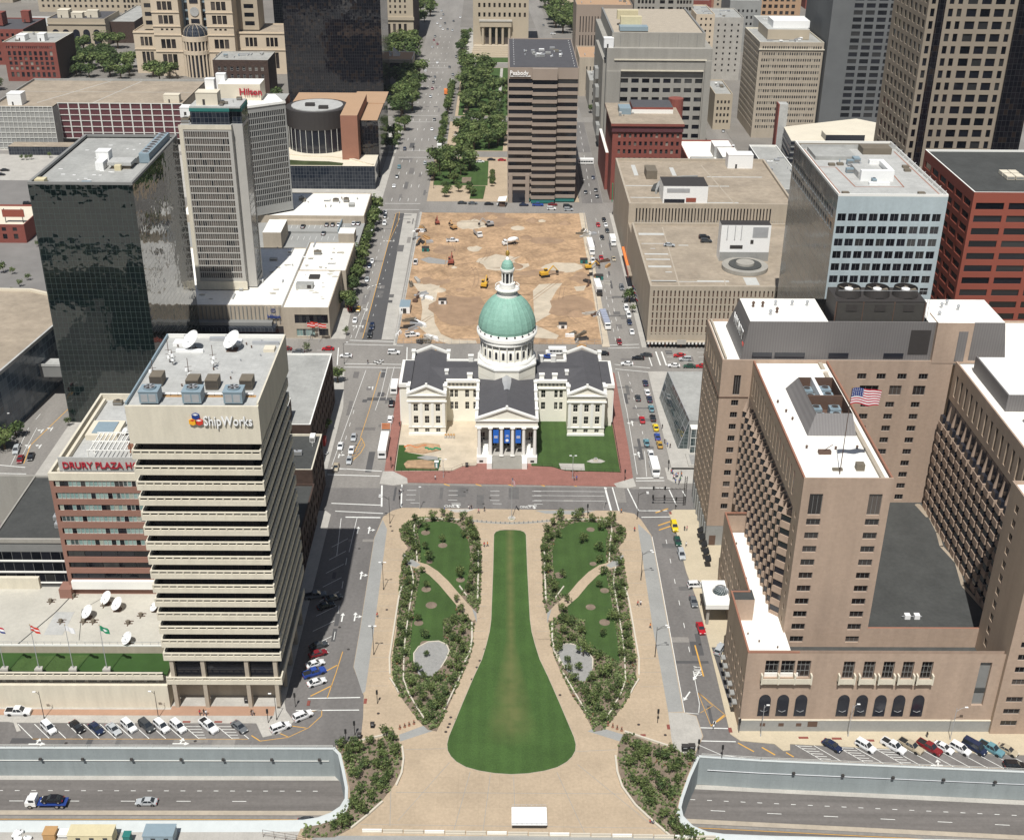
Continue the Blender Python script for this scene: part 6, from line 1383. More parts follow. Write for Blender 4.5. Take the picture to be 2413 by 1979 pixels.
 b.wallrun([(-291.7,703.5),(-291.7,772.6),(-186.4,772.6)],.6,24.5,25.8,'grey_roof');b.ribbon([(-270,713),(-244,772)],.6,24.57,'patch');b.ribbon([(-238,713),(-225,772)],.5,24.57,'patch');b.ribbon([(-291,742),(-187,742)],.4,24.58,'patch');part(b,'parapet',B.root)
 shed(B.root,-284,-276,706,714,24.5,31,'white_plastic');shed(B.root,-197,-188,715,720,24.5,29,'cream_roof');B.w.box(-282,-228,690,700,0,5,'curtain_slate',top='tan_roof');B.done()
 B=Bld('red_brick_warehouse',(-330,900,0),'red brick warehouse with arched windows and white roof boxes, beside the trees upper left','building')
 X0,X1=-352,-314.8
 rows=[(22.6,24.4),(17.8,20.8),(14.6,17.0),(11.3,13.7),(8.0,10.3),(3.0,6.4)]
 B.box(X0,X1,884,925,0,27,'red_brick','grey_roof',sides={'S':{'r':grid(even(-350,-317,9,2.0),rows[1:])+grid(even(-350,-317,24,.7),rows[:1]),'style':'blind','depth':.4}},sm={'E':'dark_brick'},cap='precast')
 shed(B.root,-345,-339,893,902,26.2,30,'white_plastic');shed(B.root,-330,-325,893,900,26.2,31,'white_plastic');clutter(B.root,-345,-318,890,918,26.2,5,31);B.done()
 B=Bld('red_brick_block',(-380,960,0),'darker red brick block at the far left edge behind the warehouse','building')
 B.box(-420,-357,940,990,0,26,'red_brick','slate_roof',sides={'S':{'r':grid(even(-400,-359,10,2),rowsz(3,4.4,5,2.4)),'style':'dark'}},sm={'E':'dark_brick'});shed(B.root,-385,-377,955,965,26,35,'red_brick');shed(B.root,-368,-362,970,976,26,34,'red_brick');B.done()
 B=Bld('arcaded_building',(-340,1040,0),'buff station building with five tall dark arches and white roof blocks, upper left','building')
 B.box(-366,-320,1018,1060,0,21,'buff_stone','slate_roof');b=MB()
 for i in range(5):
  x=-360.5+i*8.2;n=10;p=[(-2.7,1),(2.7,1)]+[(2.7*math.cos(math.pi*j/n),10+2.7*math.sin(math.pi*j/n))for j in range(n+1)];b.face([(x+a,1017.9,z)for a,z in p],'window_dark')
 part(b,'arches',B.root);B.w.box(-366.5,-319.5,1017.3,1017.9,16.5,17.4,'buff_stone')
 for x0,x1,y0,y1,z1 in((-360,-351,1026,1036,26),(-349,-340,1026,1032,24),(-337,-328,1028,1034,25.5),(-352,-330,1036,1042,23)):shed(B.root,x0,x1,y0,y1,20.2,z1,'cream_roof')
 B.box(-319.9,-300,1030,1110,0,17,'dark_brick','grey_roof',cap='concrete');B.w.box(-400,-367,1025,1070,0,14,'tan_concrete',top='lightgrey_roof');B.done()
 for nm,lab,x0,x1,y,z,rr_,cc in(('buff_block','buff stone office block with a cornice at the top edge, behind the arcaded building',-430,-347,1180,42,rowsz(4,5,7,2.4),16),('buff_office','buff office slab with paired windows touching the top edge of the picture, upper left',-345,-262,1150,60,rowsz(4,4.6,11,2.6),22),('far_block','tan block with small windows in the top left corner',-540,-440,1250,60,rowsz(4,4.6,11,2.4),18)):
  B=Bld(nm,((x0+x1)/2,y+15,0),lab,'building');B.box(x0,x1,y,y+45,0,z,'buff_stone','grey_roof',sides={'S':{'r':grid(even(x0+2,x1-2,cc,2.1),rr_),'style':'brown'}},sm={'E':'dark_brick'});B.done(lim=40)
 B=Bld('cream_courthouse',(-225,960,0),'large cream stone court tower with tall triple windows and a domed round entrance','building')
 Y=905;cs='cream_stone'
 def trip(xc,w_=7.4):return[(xc-w_/2+i*w_/3+.25,xc-w_/2+(i+1)*w_/3-.35)for i in range(3)]
 lowr=[(19.5,26),(4,15.5)]
 B.box(-268,-250.5,914,950,0,30,cs,'tan_roof',sides={'S':{'r':grid(trip(-259,9),lowr),'style':'brown','depth':.6}},sm={'E':cs})
 B.box(-193,-158,914,950,0,30,cs,'tan_roof',sides={'S':{'r':grid(trip(-183,9)+trip(-168,9),lowr),'style':'brown','depth':.6}},sm={'E':'buff_stone'})
 tw=[(58+i*7.2,63+i*7.2)for i in range(10)]
 for x0,x1 in((-250.5,-231),(-212,-193)):
  B.box(x0,x1,Y,945,0,128,cs,'grey_roof',sides={'S':{'r':grid(trip((x0+x1)/2,11),lowr+[(36.5,42.5),(46,52)]+tw)+[(x-.9,x+.9,32,33.4)for x in((x0+x1)/2-3.5,(x0+x1)/2,(x0+x1)/2+3.5)],'style':'brown','depth':.5}})
  for z in(34.6,44.2,54.0):B.w.box(x0-.3,x1+.3,Y-.5,Y-.01,z,z+.6,cs)
 B.box(-231,-212,916,945,0,128,'unit_blue','grey_roof',sides={'S':{'r':grid(even(-230,-213,4,3.4),[(33+i*6,37.6+i*6)for i in range(15)]),'style':'dark'}});B.w.box(-226.2,-216.8,912,915.9,30,128,cs);b=MB();b.tube((-221.5,911.9,44),(-221.5,911.5,44),3.2,'lightgrey_roof',24);b.box(-224.5,-218.5,911.6,911.98,50,62,'window_dark');b.box(-224.5,-218.5,911.6,911.98,36,39,'window_dark');part(b,'roundel',B.root)
 B.box(-193,-178,922,945,30,128,'buff_stone','grey_roof',sides={'S':{'r':grid([(-188,-181)],[(33+i*6,36+i*6)for i in range(15)]),'style':'dark'}});B.box(-262,-250.5,922,945,30,128,'buff_stone','grey_roof',sides={'S':{'r':grid([(-260,-253)],[(33+i*6,36+i*6)for i in range(15)]),'style':'dark'}})
 for x0,x1 in((-268,-250.5),(-250.5,-231),(-212,-193),(-193,-158)):
  yy=914 if x0 in(-268,-193)else Y
  for z in(17,28.6):B.w.box(x0-.2,x1+.2,yy-.5,yy-.01,z,z+.7,cs)
 b=MB();c=(-221.5,908)
 b.frust(c,8.6,8.6,0,16.5,'window_dark',32);b.frust(c,9.8,9.8,16,18.6,cs,32);b.frust(c,8.6,8.6,18.6,25.5,'window_dark',32);b.frust(c,9.9,9.9,25.2,28.6,cs,32)
 for i in range(20):
  a0=6.2832*i/20;x,y=c[0]+9.2*math.cos(a0),c[1]+9.2*math.sin(a0);b.cyl((x,y),.7,0,25.3,cs,8)
 part(b,'round_entrance',B.root)
 b=MB()
 for(r0,z0),(r1,z1)in zip([(9,28.6),(8.5,31),(7,33.6),(4.4,35.4)],[(8.5,31),(7,33.6),(4.4,35.4),(.4,36.2)]):b.frust(c,r0,r1,z0,z1,'curtain_slate',24)
 for i in range(12):
  a0=6.2832*i/12;P_=[(9.1,28.6),(8.6,31),(7.1,33.7),(4.5,35.5),(.4,36.3)]
  for(r0,z0),(r1,z1)in zip(P_,P_[1:]):b.tube((c[0]+r0*math.cos(a0),c[1]+r0*math.sin(a0),z0),(c[0]+r1*math.cos(a0),c[1]+r1*math.sin(a0),z1),.2,'tan_concrete',3)
 part(b,'dome',B.root);B.done(lim=100)
 B=Bld('shadowed_block',(-150,1000,0),'dark shaded tower wing between the cream court tower and the black glass tower','building');B.box(-178,-140,985,1010,0,130,'curtain_slate','grey_roof',flat=True);B.w.box(-157.9,-141,930,984,0,34,'buff_stone',top='tan_roof');B.done()
 B=Bld('grey_mansard_block',(-172,850,0),'dark brick block with grey cluttered roof behind the stadium garage','building');B.box(-195,-158,838,868,0,25,'dark_brick','grey_roof',sides={'S':{'r':grid(even(-193,-160,8,1.8),rowsz(3,5,4,2.6)),'style':'sash'}},cap='concrete');clutter(B.root,-191,-163,842,864,24.2,14,33,('unit_blue','metal','lightgrey_roof'));B.done()
 B=Bld('black_tower',(-110,830,0),'huge black glass tower running out of the top of the picture','building')
 for o,u,n,L in(((-141,812),(1,0,0),(0,-1,0),62.5),((-78.5,812),(0,1,0),(1,0,0),50),((-78.5,862),(-1,0,0),(0,1,0),62.5),((-141,862),(0,-1,0),(-1,0,0),50)):B.face(o,u,n,L,0,152,[],'curtain_black',.2,None)
 B.roofs.box(-141,-78.5,812,862,151,152,'dark_roof');B.done()
 B=Bld('drum_building',(-90,650,0),'dark building with a round black glazed drum between rust brick wing walls','building')
 b=MB();b.box(-119,-67,628,672,0,12.5,'curtain_slate',top='cream_roof');part(b,'glass_base',B.root)
 b=MB();c=(-101,668);
 b.frust(c,16.5,16.5,12.5,25,'window_dark',40);b.frust(c,17,17,25,34.5,'dark_metal',40);part(b,'drum',B.root)
 b=MB()
 for i in range(15):
  a0=math.pi*(1.02+i/15*.98);b.tube((c[0]+17*math.cos(a0),c[1]+17*math.sin(a0),12.5),(c[0]+17*math.cos(a0),c[1]+17*math.sin(a0),25),.16,'white_grid',4)
 part(b,'drum_columns',B.root)
 b=MB();b.prism([(c[0]+14*math.cos(a*.262),c[1]+14*math.sin(a*.262))for a in range(24)],34.5,35,'lightgrey_roof');b.box(-107,-102,664,667,35,36.5,'dark_metal');b.box(-99,-94,658,661,35,36.5,'dark_metal');part(b,'drum_roof',B.root)
 B.box(-85.2,-76.3,640,690,12.5,36,'orange_brick','orange_roof',flat=True);B.box(-132,-119.5,652,690,0,36,'orange_brick','grey_roof',flat=True)
 B.box(-76.2,-66.5,650,708,0,31,'curtain_black','orange_roof',par=.4,sm={});B.w.box(-119,-85,690,720,0,30,'curtain_black',top='orange_roof');B.roofs.prism([(-85,690),(-66.6,690),(-66.6,719),(-85,719)],30.5,31.02,'orange_roof')
 b=MB();b.prism([(-118.5,629),(-84,629),(-84,633),(-92,636),(-106,637),(-118.5,640)],12.5,12.7,'ground_leaf');b.wallrun([(-118.5,650.5),(-107,646),(-92,645),(-80,640),(-68,630)],1.2,12.5,13.2,'cream_roof');part(b,'terrace_planting',B.root)
 B.done()
 B=Bld('orange_roofed_pavilion',(-75,925,0),'low pale building with orange roof and two white sawtooth skylights, right of the black tower','building')
 B.box(-95,-66,905,935,0,13,'tan_concrete','orange_roof',par=.4,sides={'S':{'r':[(-84,-75,6.5,10.5),(-74,-69,6.5,10.5)],'style':'dark'}},cap='white_paint')
 for x in(-87,-81):b=MB();b.face([(x,918,12.7),(x+5,918,12.7),(x,918,17.5)],'white_paint');b.face([(x,928,12.7),(x+5,928,12.7),(x,928,17.5)],'white_paint');b.face([(x,918,17.5),(x+5,918,12.7),(x+5,928,12.7),(x,928,17.5)],'lightgrey_roof');b.face([(x,918,12.7),(x,918,17.5),(x,928,17.5),(x,928,12.7)],'white_paint');part(b,'skylight',B.root)
 B.box(-96,-84.5,866,900,0,17,'curtain_slate','unit_blue',par=.4,cap='white_paint');B.done()
 B=Bld('municipal_block',(-100,1060,0),'pale stone civic block with columned lower storey right of the black tower','building')
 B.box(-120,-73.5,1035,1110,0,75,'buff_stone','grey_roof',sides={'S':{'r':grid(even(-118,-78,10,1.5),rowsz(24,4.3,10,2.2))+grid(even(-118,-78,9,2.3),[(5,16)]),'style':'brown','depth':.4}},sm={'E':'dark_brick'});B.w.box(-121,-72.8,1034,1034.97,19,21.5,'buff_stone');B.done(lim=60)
 B=Bld('stone_court_tower',(-5,1000,0),'stone court tower with small square windows above a columned portico, top centre','building')
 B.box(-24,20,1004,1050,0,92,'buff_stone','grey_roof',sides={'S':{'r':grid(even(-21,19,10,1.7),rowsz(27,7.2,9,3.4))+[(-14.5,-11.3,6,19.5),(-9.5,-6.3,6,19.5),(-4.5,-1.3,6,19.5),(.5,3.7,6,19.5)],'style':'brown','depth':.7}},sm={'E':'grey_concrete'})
 b=MB();b.box(-18.5,6.5,1000,1003.97,20,24,'buff_stone');b.box(-19,7,999.6,1003.96,24,25,'concrete')
 for x in(-16.2,-10.4,-5.4,-.4,4.8):b.cyl((x,1001.5),1.0,6,20,'buff_stone',10)
 part(b,'portico',B.root)
 b=MB()
 for i in range(6):b.box(-24-1+i*.3,14+1-i*.3,980+i*3,1003.9,i*1.0,(i+1)*1.0,'buff_stone')
 part(b,'steps',B.root);B.done()
towers()
def east():
 B=Bld('striped_tower',(20,640,0),'tower of tan and dark glass stripes reading Peabody beyond the building site','building')
 ph=3.72;zs=[60.2-3.73*i for i in range(16)]
 for(x0,x1,y)in((2.6,14.4,607),(14.4,26.6,604.5),(26.6,37.0,607)):
  B.w.box(x0,x1,y,682,62.4,67.8,'pink_concrete')
  for z in zs:B.w.box(x0,x1,y,682,z-3.73+2.05,z-3.73+3.75,'pink_concrete')
 part_b=MB()
 for(x0,x1,y)in((2.6,14.4,607),(14.4,26.6,604.5),(26.6,37.0,607)):
  for z in[64.0]+zs:
   b=MB();b.box(x0+.15,x1-.25,y+.35,681.5,z-3.72,z-3.73+2.05,'glass_dark' if z>5 else 'teal');part(b,'window_band',B.root)
 B.w.box(3.0,5.0,606.3,607,0,15,'pink_concrete');B.w.box(11.6,13.6,606.3,607,0,15,'pink_concrete');B.w.box(5.2,11.4,606.5,606.95,0,6.5,'window_dark');B.w.box(5.0,11.6,606.4,606.9,10,11.6,'pink_concrete')
 B.roofs.box(3.2,36.6,607.6,681,67.81,68.0,'slate_roof');B.w.box(2.6,37,681,681.9,67.8,68.4,'pink_concrete')
 text('Peabody','sign_lettering',3.0,(3.3,606.2,64.4),B.root,'sign_white',.15,sx=.88,bold=.05);B.w.box(3.3,13.5,606.4,606.9,63.6,63.9,'sign_white')
 clutter(B.root,10,32,628,655,68,22,41);rr=random.Random(2)
 for i in range(24):vent(B.root,5.4 if i%2 else 35,610+i*3,68,.2,.5,'white_plastic')
 B.done()
 b=MB();b.face([(-2.6,599,3.2),(1.6,598,3.6),(2.4,604,4.4),(-1.8,605,3.6)],'white_plastic')
 for x,y in((-2.4,599.2),(1.4,598.4),(2.2,603.6),(-1.6,604.6)):b.tube((x,y,.15),(x,y,3.4),.08,'dark_metal',4)
 b.box(-1.6,1.4,599.5,603,.15,1.6,'brown_metal');solo(b,'shade_sail','small white shade sail over a stall beside the striped tower','canopy')
 B=Bld('concrete_tower',(88,730,0),'massive grey concrete tower with blank upper tiers behind the ornate red brick block','building')
 gc='grey_concrete';Y=703
 rows=[(39.6+.3-5.25*i,42.7-5.25*i)for i in range(5)]
 cols=[(67.0+i*6.05,71.2+i*6.05)for i in range(8)]
 B.box(58.4,117.8,Y,800,0,59.5,gc,gc,sides={'S':{'r':[(66.6,110.0+3.4,2,47.6)],'style':None,'depth':1.4}},flat=True,sm={'W':'concrete_grey'})
 B.face((62.6,Y+.01+1.41),(1,0,0),(0,-1,0),52.2,2,53.8,[(a-62.6,b_-62.6,c,d)for a,b_ in cols for c,d in[(40.1-5.22*i,42.6-5.22*i)for i in range(7)]],gc,.4,'dark')
 B.w.box(58.8,66.5,Y-1.0,Y-.01,0,47,gc);B.w.box(114,117.6,Y-1.4,Y-.01,0,53,gc);B.w.box(62.6,114.8,Y-.6,Y-.005,53.0,53.6,'precast');B.w.box(66.6,113.4,Y-.6,Y-.006,47.0,47.6,'precast')
 B.w.box(61.3,113.8,Y+4,795,59.5,66.5,gc,top='tan_concrete');b=MB()
 for i in range(5):x=66+i*10.8;b.box(x-.1,x+.1,Y+3.9,Y+3.99,59.5,66.5,'precast_dark')
 b.box(61.3,113.8,Y+4,Y+5,66.51,67.4,gc);b.box(61.3,62.3,Y+5,795,66.51,67.4,'precast_dark');b.box(112.8,113.8,Y+5,795,66.51,67.4,'precast_dark');part(b,'parapet',B.root)
 b=MB();b.box(67,79,722,726,68.5,73.5,'yellow_trailer');b.box(66,78,734,738,70,75,'yellow_trailer');b.box(66,82,714,722,67,69.2,'unit_blue');b.box(67,79,726,734,66.6,68.4,'unit_brown');part(b,'cooling_plant',B.root)
 shed(B.root,56.6,62,Y+1,Y+7,59.5,64.5,'white_plastic');B.w.box(56.8,62,Y+6,770,0,52,gc);b=MB()
 for i in range(4):z=8+i*9;b.box(54.8,56.8,712+i*9,722+i*9,z,z+6,'concrete_grey')
 part(b,'setbacks',B.root);B.done()
 B=Bld('red_brick_block',(72,630,0),'ornate red brick block with deep cornice, in front of the concrete tower','building')
 rows=[(32.5,34.8),(28.4,30.6),(24.3,26.6),(20.2,22.4),(16.1,18.3),(12,14.2),(8,10.2)]
 B.box(55.4,90.6,612,655,0,38.6,'red_brick','tan_roof',sides={'S':{'r':grid(even(57.6,89.8,12,1.3),rows),'style':'blind','depth':.5}},flat=True,sm={'W':'red_brick'})
 B.w.box(54.4,91.2,610.6,656,38.61,39.9,'red_brick',top='tan_roof');B.w.box(54.9,90.9,611.3,611.99,35.6,38.6,'maroon');B.w.box(53.9,55.38,630,680,0,20,'red_brick',top='white_roof')
 b=MB();b.box(67,88,633,650,39.9,43,'red_brick',top='slate_roof');b.box(66.5,88,632.4,633,39.9,41.8,'white_paint');part(b,'roof_room',B.root);b=MB();b.cyl((91.5,650),4,0,44,'red_brick',14);part(b,'stair_turret',B.root);b=MB();b.box(60,66,630,640,39.9,43,'unit_blue');part(b,'roof_unit',B.root);clutter(B.root,60,66,625,645,39.9,5,44);B.done()
 B=Bld('white_roofed_annex',(110,640,0),'low red-edged building with white roof and grey boxes right of the red brick block','building')
 B.box(96.5,124,606,665,0,18,'red_brick','white_roof',par=.8);shed(B.root,112,121,612,630,17.2,23,'lightgrey_roof',top='white_roof');shed(B.root,111,120,632,644,17.2,23,'lightgrey_roof',top='white_roof');b=MB();b.box(98,110,610,628,17.3,18.8,'grey_roof');b.box(100,107,613,620,18.8,19,'dark_metal');part(b,'roof_box',B.root);B.done()
 tc='tan_concrete'
 B=Bld('slotted_garage',(80,465,0),'tan slotted parking garage with brown roof and white mechanical block, nearer of the two','garage')
 X0,X1=55.2,104
 sl=even(X0+.8,X1-.5,30,.55)
 B.box(X0,130,425.7,500,2.8,25,tc,'tan_roof',par=1.1,pt=.8,sides={'S':{'r':grid(sl,[(5.4,23.2)]),'style':None,'depth':.5}})
 B.w.face([(X0+.5,426.2,5),(X1,426.2,5),(X1,426.2,23.4),(X0+.5,426.2,23.4)],'brown_metal')
 for i in range(30):
  for k in range(6):x=sl[i][0]+.27;z=5.8+k*2.9;B.w.box(x-.3,x+.3,425.68,426.1,z,z+.35,tc)
 B.w.box(X0+.6,130,426.6,499,0,2.79,'window_dark');b=MB();b.box(X0-.2,104,424.4,425.69,2.6,3.0,'tan_concrete')
 for i in range(33):b.box(X0+.2+i*1.4,X0+.9+i*1.4,424.35,424.39,1.95,2.95,'awning_white')
 b.box(66.5,70,424.2,424.34,2.0,3.9,'concrete');part(b,'shop_canopy',B.root)
 for i in range(8):B.w.box(X0+1+i*6,X0+1.5+i*6,426.0,426.59,0,2.78,'orange_brick')
 b=MB()
 for i,(x0,x1,y0,y1)in enumerate(((56.5,66,433,434.5),(56.5,74,433,433.6),(57,66,448.5,450.5),(57,66.5,457,458.2),(57,66.5,463,464.5),(57,67,476,476.6),(57,68,487,489.5),(63,65.5,443,443.8),(60,62,470,470.6),(74,86,433,434.6),(72,76,474,474.8),(92,97,430,438))):b.box(x0,x1,y0,y1,23.91,23.95,'patch')
 b.ribbon([(66.5,427),(68,497)],.5,23.96,'tan_concrete');b.ribbon([(84,427),(84.5,436)],.5,23.96,'tan_concrete');part(b,'roof_patches',B.root)
 b=MB();b.box(85.6,105,456.4,462.4,16,38.6,'white_plastic',top='dark_metal')
 for x0,x1,z0,z1 in((89.5,94.5,29,30.4),(89.5,94.5,25.5,26.7),(97.4,98.6,31,32.6)):b.box(x0,x1,456.3,456.39,z0,z1,'dark_metal')
 b.box(98,104,456.3,456.39,33.6,37.8,'metal');b.box(99.8,103.6,456.28,456.38,20.5,27.5,'window_dark');b.box(85.61,105.01,456.2,456.29,16,27.6,'concrete_grey')
 for x in(88,91,93.5):b.tube((x,456.1,33),(x,456.1,38.5),.15,'metal',5)
 part(b,'mechanical_block',B.root)
 b=MB();c=(94.4,448)
 b.frust(c,8.6,8.6,17,19.8,'window_dark',32);b.frust(c,8.9,8.9,19.8,21.4,'concrete_grey',32);b.frust(c,8.9,8.9,24.0,25.4,'grey_concrete',32);b.frust(c,8.6,8.6,21.4,24,'window_dark',32);b.frust(c,6.4,6.3,25.4,25.8,'dark_roof',32);b.frust(c,3.6,3.5,25.8,26.6,'grey_concrete',24);part(b,'spiral_ramp',B.root)
 B.done()
 B=Bld('slotted_garage',(88,550,0),'tan slotted parking garage with brown roof and curved ramp, farther of the two','garage')
 B.box(55.2,128,515,588,0,28.7,tc,'tan_roof',par=1.2,pt=.9,sides={'S':{'r':grid(even(58,118,42,.6),[(20.2,26.6)]),'style':'brown','depth':.4}})
 B.w.box(55.3,130,500.2,514.9,0,20,tc,top='tan_roof');b=MB()
 for i in range(60):b.box(58+i*1.1,58.2+i*1.1,514.2,514.9,20.0,21.2,'concrete')
 part(b,'railing',B.root)
 b=MB();b.box(70.4,90,519.4,534,27.5,35.2,'white_plastic',top='dark_metal');b.box(72,82,519.3,519.39,32.4,34.2,'metal');b.box(71,80,519.3,519.39,27.6,29.4,'window_dark');b.box(80.6,85,519.2,519.39,28.2,30,'red_panel');part(b,'mechanical_block',B.root)
 b=MB();rp=[(69,533),(71,541),(76,547),(83,550),(90,551)];b.wallrun(rp,.9,27.5,29.5,'concrete_grey');b.wallrun([(x+1,y+6)for x,y in rp],.9,27.5,29.2,'concrete_grey');b.wallrun([(x+.5,y+3)for x,y in rp],5,27.6,28.5,'dark_roof');b.box(67,72,556,566,27.5,31.5,'unit_brown');part(b,'curved_ramp',B.root)
 b=MB()
 for x0,x1,y0,y1 in((56.5,72,545,546),(57,72,527,528),(88,104,545,546),(88,104,520,521),(62,64,562,580),(80,82,562,576),(96,122,560,561)):b.box(x0,x1,y0,y1,27.52,27.56,'patch')
 b.ribbon([(96,580),(102,520)],.6,27.57,'tan_concrete');part(b,'roof_patches',B.root);shed(B.root,108,120,575,582,27.5,34,'white_plastic');B.done()
 k=345/437
 B=Bld('pale_glass_office',(114,375,0),'pale blue-grey office block with paired dark windows and a light grey roof with orange lines','building')
 X0,X1,Y0,Y1=97.9,130.1,345,405;zt=84.5
 wz=[(79.3-3.86*i-2.35,79.3-3.86*i)for i in range(19)]
 cols=[(98.9+2.98*i,101.3+2.98*i)for i in range(10)];cols=[(98.5+3.1*i,101.0+3.1*i)for i in range(10)]
 B.face((X0,Y0),(1,0,0),(0,-1,0),X1-X0,20,zt,[(a-X0,b_-X0,c,d)for a,b_ in cols for c,d in wz],'bluegrey_panel',.25,'office')
 B.face((X0,Y1),(0,-1,0),(-1,0,0),Y1-Y0,0,zt,[(y,y+2.4,c,d)for y in[2+3.1*i for i in range(18)]for c,d in wz[:2]],'curtain_mirror',.2,'office')
 B.face((X1,Y0),(0,1,0),(1,0,0),Y1-Y0,0,zt,[],'bluegrey_panel',.2,None);B.face((X1,Y1),(-1,0,0),(0,1,0),X1-X0,0,zt,[],'bluegrey_panel',.2,None);B.w.box(X0,X1,Y0+.5,Y1-.5,0,19.9,'bluegrey_panel')
 for x0,x1,y0,y1 in((X0,X1,Y0,Y0+.4),(X0,X1,Y1-.4,Y1),(X0,X0+.4,Y0+.4,Y1-.4),(X1-.4,X1,Y0+.4,Y1-.4)):B.w.box(x0,x1,y0,y1,zt,zt+.7,'white_paint')
 B.roofs.box(X0+.4,X1-.4,Y0+.4,Y1-.4,zt-1,zt-.1,'lightgrey_roof');z=zt-.1
 B.w.box(X0+.4,X1-.4,Y1-7,Y1-.4,z-.0,z+.03,'unit_brown');B.w.box(X0+.4,X1-.4,Y1-7.3,Y1-7,z,z+1.4,'lightgrey_roof')
 b=MB()
 for pts in([(99.2,397),(99.2,346.5)],[(128.4,395),(128.4,346.5)],[(99.2,376),(104.6,376),(105.4,355),(120.0,355),(120.5,368),(118,372)]):b.ribbon(pts,.42,z+.01,'orange_brick')
 part(b,'roof_walkway_lines',B.root)
 b=MB();b.box(108.5,118.5,361,362.6,z,z+3.2,'white_plastic');b.box(117,118.6,362.6,374,z,z+3.2,'white_plastic');b.box(114,117,372.5,374,z,z+3.2,'white_plastic');b.box(108.5,116.6,364,373.5,z,z+1.9,'lightgrey_roof');b.box(110,116.2,356.4,358,z,z+.8,'white_plastic');b.box(100,113,384,396,z,z+1.2,'grey_roof');b.box(117,126.4,391,397,z,z+2,'unit_brown');part(b,'roof_room',B.root)
 for x,y in((103.8,378),(106.6,378.6),(102.4,385),(126.0,372),(126.6,376),(100.6,347.5),(123,347.6)):b=MB();b.box(x-1,x+1,y-.8,y+.8,z,z+.7,'unit_brown');part(b,'roof_box',B.root)
 clutter(B.root,106,113,358,382,z,14,51,('metal','unit_blue'));b=MB()
 for i in range(10):b.tube((129.3,348+i*5,z),(130.4,348+i*5,z+1.1),.08,'white_plastic',4)
 b.tube((129.8,346,z+1),(129.8,404,z+1),.06,'white_plastic',4);part(b,'roof_rail',B.root);B.done()
 B=Bld('red_office',(155,370,0),'bright red office building with black ribbon windows at the right edge','building')
 X0,X1,Y0,Y1=137.5,180,345,392;zt=86
 rz=[(79.9+2.9-3.86*i-2.05,79.9+2.9-3.86*i)for i in range(20)]
 B.box(X0,X1,Y0,Y1,0,zt,'red_panel','dark_roof',par=.6,sides={'S':{'r':grid([(138.6,146.9),(148.3,156.6),(158,166.3),(167.7,176)],rz),'style':'dark','depth':.3},'W':{'r':grid([(346.5+7.5*i,352.5+7.5*i)for i in range(6)],rz),'style':'brown','depth':.3}},cap='white_paint',sm={'W':'red_panel'})
 for x,y in((153.5,361),(156.2,361),(153.5,365),(156.2,365)):hvac(B.root,x,y,zt-.6,2.4,3.2,1.2,'cream_roof',False)
 B.done(lim=80)
 B=Bld('tan_tower',(165,460,0),'tall tan tower with square windows and dark glass corner strips, top right','building')
 q=440/414;Y=440;tn='dim_tan'
 def sx(v):return v*q
 zr=[(31.6+4.2*i,34.3+4.2*i)for i in range(32)]
 c1=[(150.6,152.4),(153.8,155.6),(178.2,180.2)];c2=[(158.5,162.0),(163.9,167.4),(169.0+.3,172.8),(174.2-.1,176.4)][:3]
 B.box(147.2,188,Y,480,0,168,tn,'grey_roof',sides={'S':{'r':grid([(148.2,149.6)],zr)+grid([(154.4,156.0),(157.4,159.0)],zr)+grid([(160.8,164.2),(165.6,169.0),(170.4,173.8)],zr)+grid([(175.4,177.0)],zr),'style':'dark','depth':.35},'W':{'r':grid([(441.5+5.2*i,444.6+5.2*i)for i in range(7)],zr),'style':'dark','depth':.35}},sm={'W':'dim_tan'})
 B.w.box(150.4,153.2,Y-.05,Y-.002,30,160,'curtain_black');B.w.box(178.2,188.2,Y-.6,Y-.02,6,160,'curtain_black');B.w.box(146,189,Y-2.6,Y-.7,0,29,tn)
 for i in range(9):B.w.box(149+i*3.6,150.6+i*3.6,Y-2.65,Y-2.601,12,26,'pink_concrete')
 B.done()
 B=Bld('grey_tower',(215,760,0),'grey concrete tower with wide dark windows behind the tan tower, top right','building')
 B.box(190.6,246,736,800,0,156,'dim_grey','grey_roof',sides={'S':{'r':grid([(203.4+7.0*i,208.6+7.0*i)for i in range(6)],[(14+3.95*i,16.5+3.95*i)for i in range(35)]),'style':'dark','depth':.3},'W':{'r':[],'style':None}},sm={});B.w.box(190.4,202.6,735.2,735.99,0,156,'dim_grey');B.done()
 B=Bld('tan_window_slab',(170,760,0),'tan office slab with dense rows of small windows and white roof plant, upper right','building')
 B.box(151.5,189.5,740,790,0,56.8,'tan_concrete','grey_roof',sides={'S':{'r':grid(even(153,188.5,26,.8),[(6+3.6*i,7.7+3.6*i)for i in range(14)]),'style':'blind','depth':.25},'W':{'r':grid(even(741,789,12,2.6),[(6+3.6*i,7.8+3.6*i)for i in range(14)]),'style':'dark','depth':.25}},cap='precast');B.w.box(151,190,739.4,739.99,52.4,53.0,'precast')
 b=MB();b.box(158,183,752,782,56.2,62,'buff_stone',top='lightgrey_roof');part(b,'roof_room',B.root);b=MB();b.box(162,184,758,775,62,66,'white_plastic');part(b,'roof_room',B.root);clutter(B.root,155,186,744,752,56,8,61,('white_plastic','metal'));B.done(lim=100)
 B=Bld('angled_garage',(168,640,0),'tall parking garage with cream triangular roof behind the pale glass office','garage')
 pts=[(148.8,617),(195,640),(205,664),(190,672),(148,645)]
 b=MB();b.prism([(147.5,618),(192,618),(204,655),(193,666),(149.5,647)],0,30,'concrete_grey',top='cream_roof')
 for i in range(10):b.box(147.3,192,617.5,617.98,1.2+i*3,2.6+i*3,'window_dark')
 for i in range(8):z=2+i*3.3;b.wallrun([(147.45,619),(149.3,646)],.3,z,z+1.5,'window_dark')
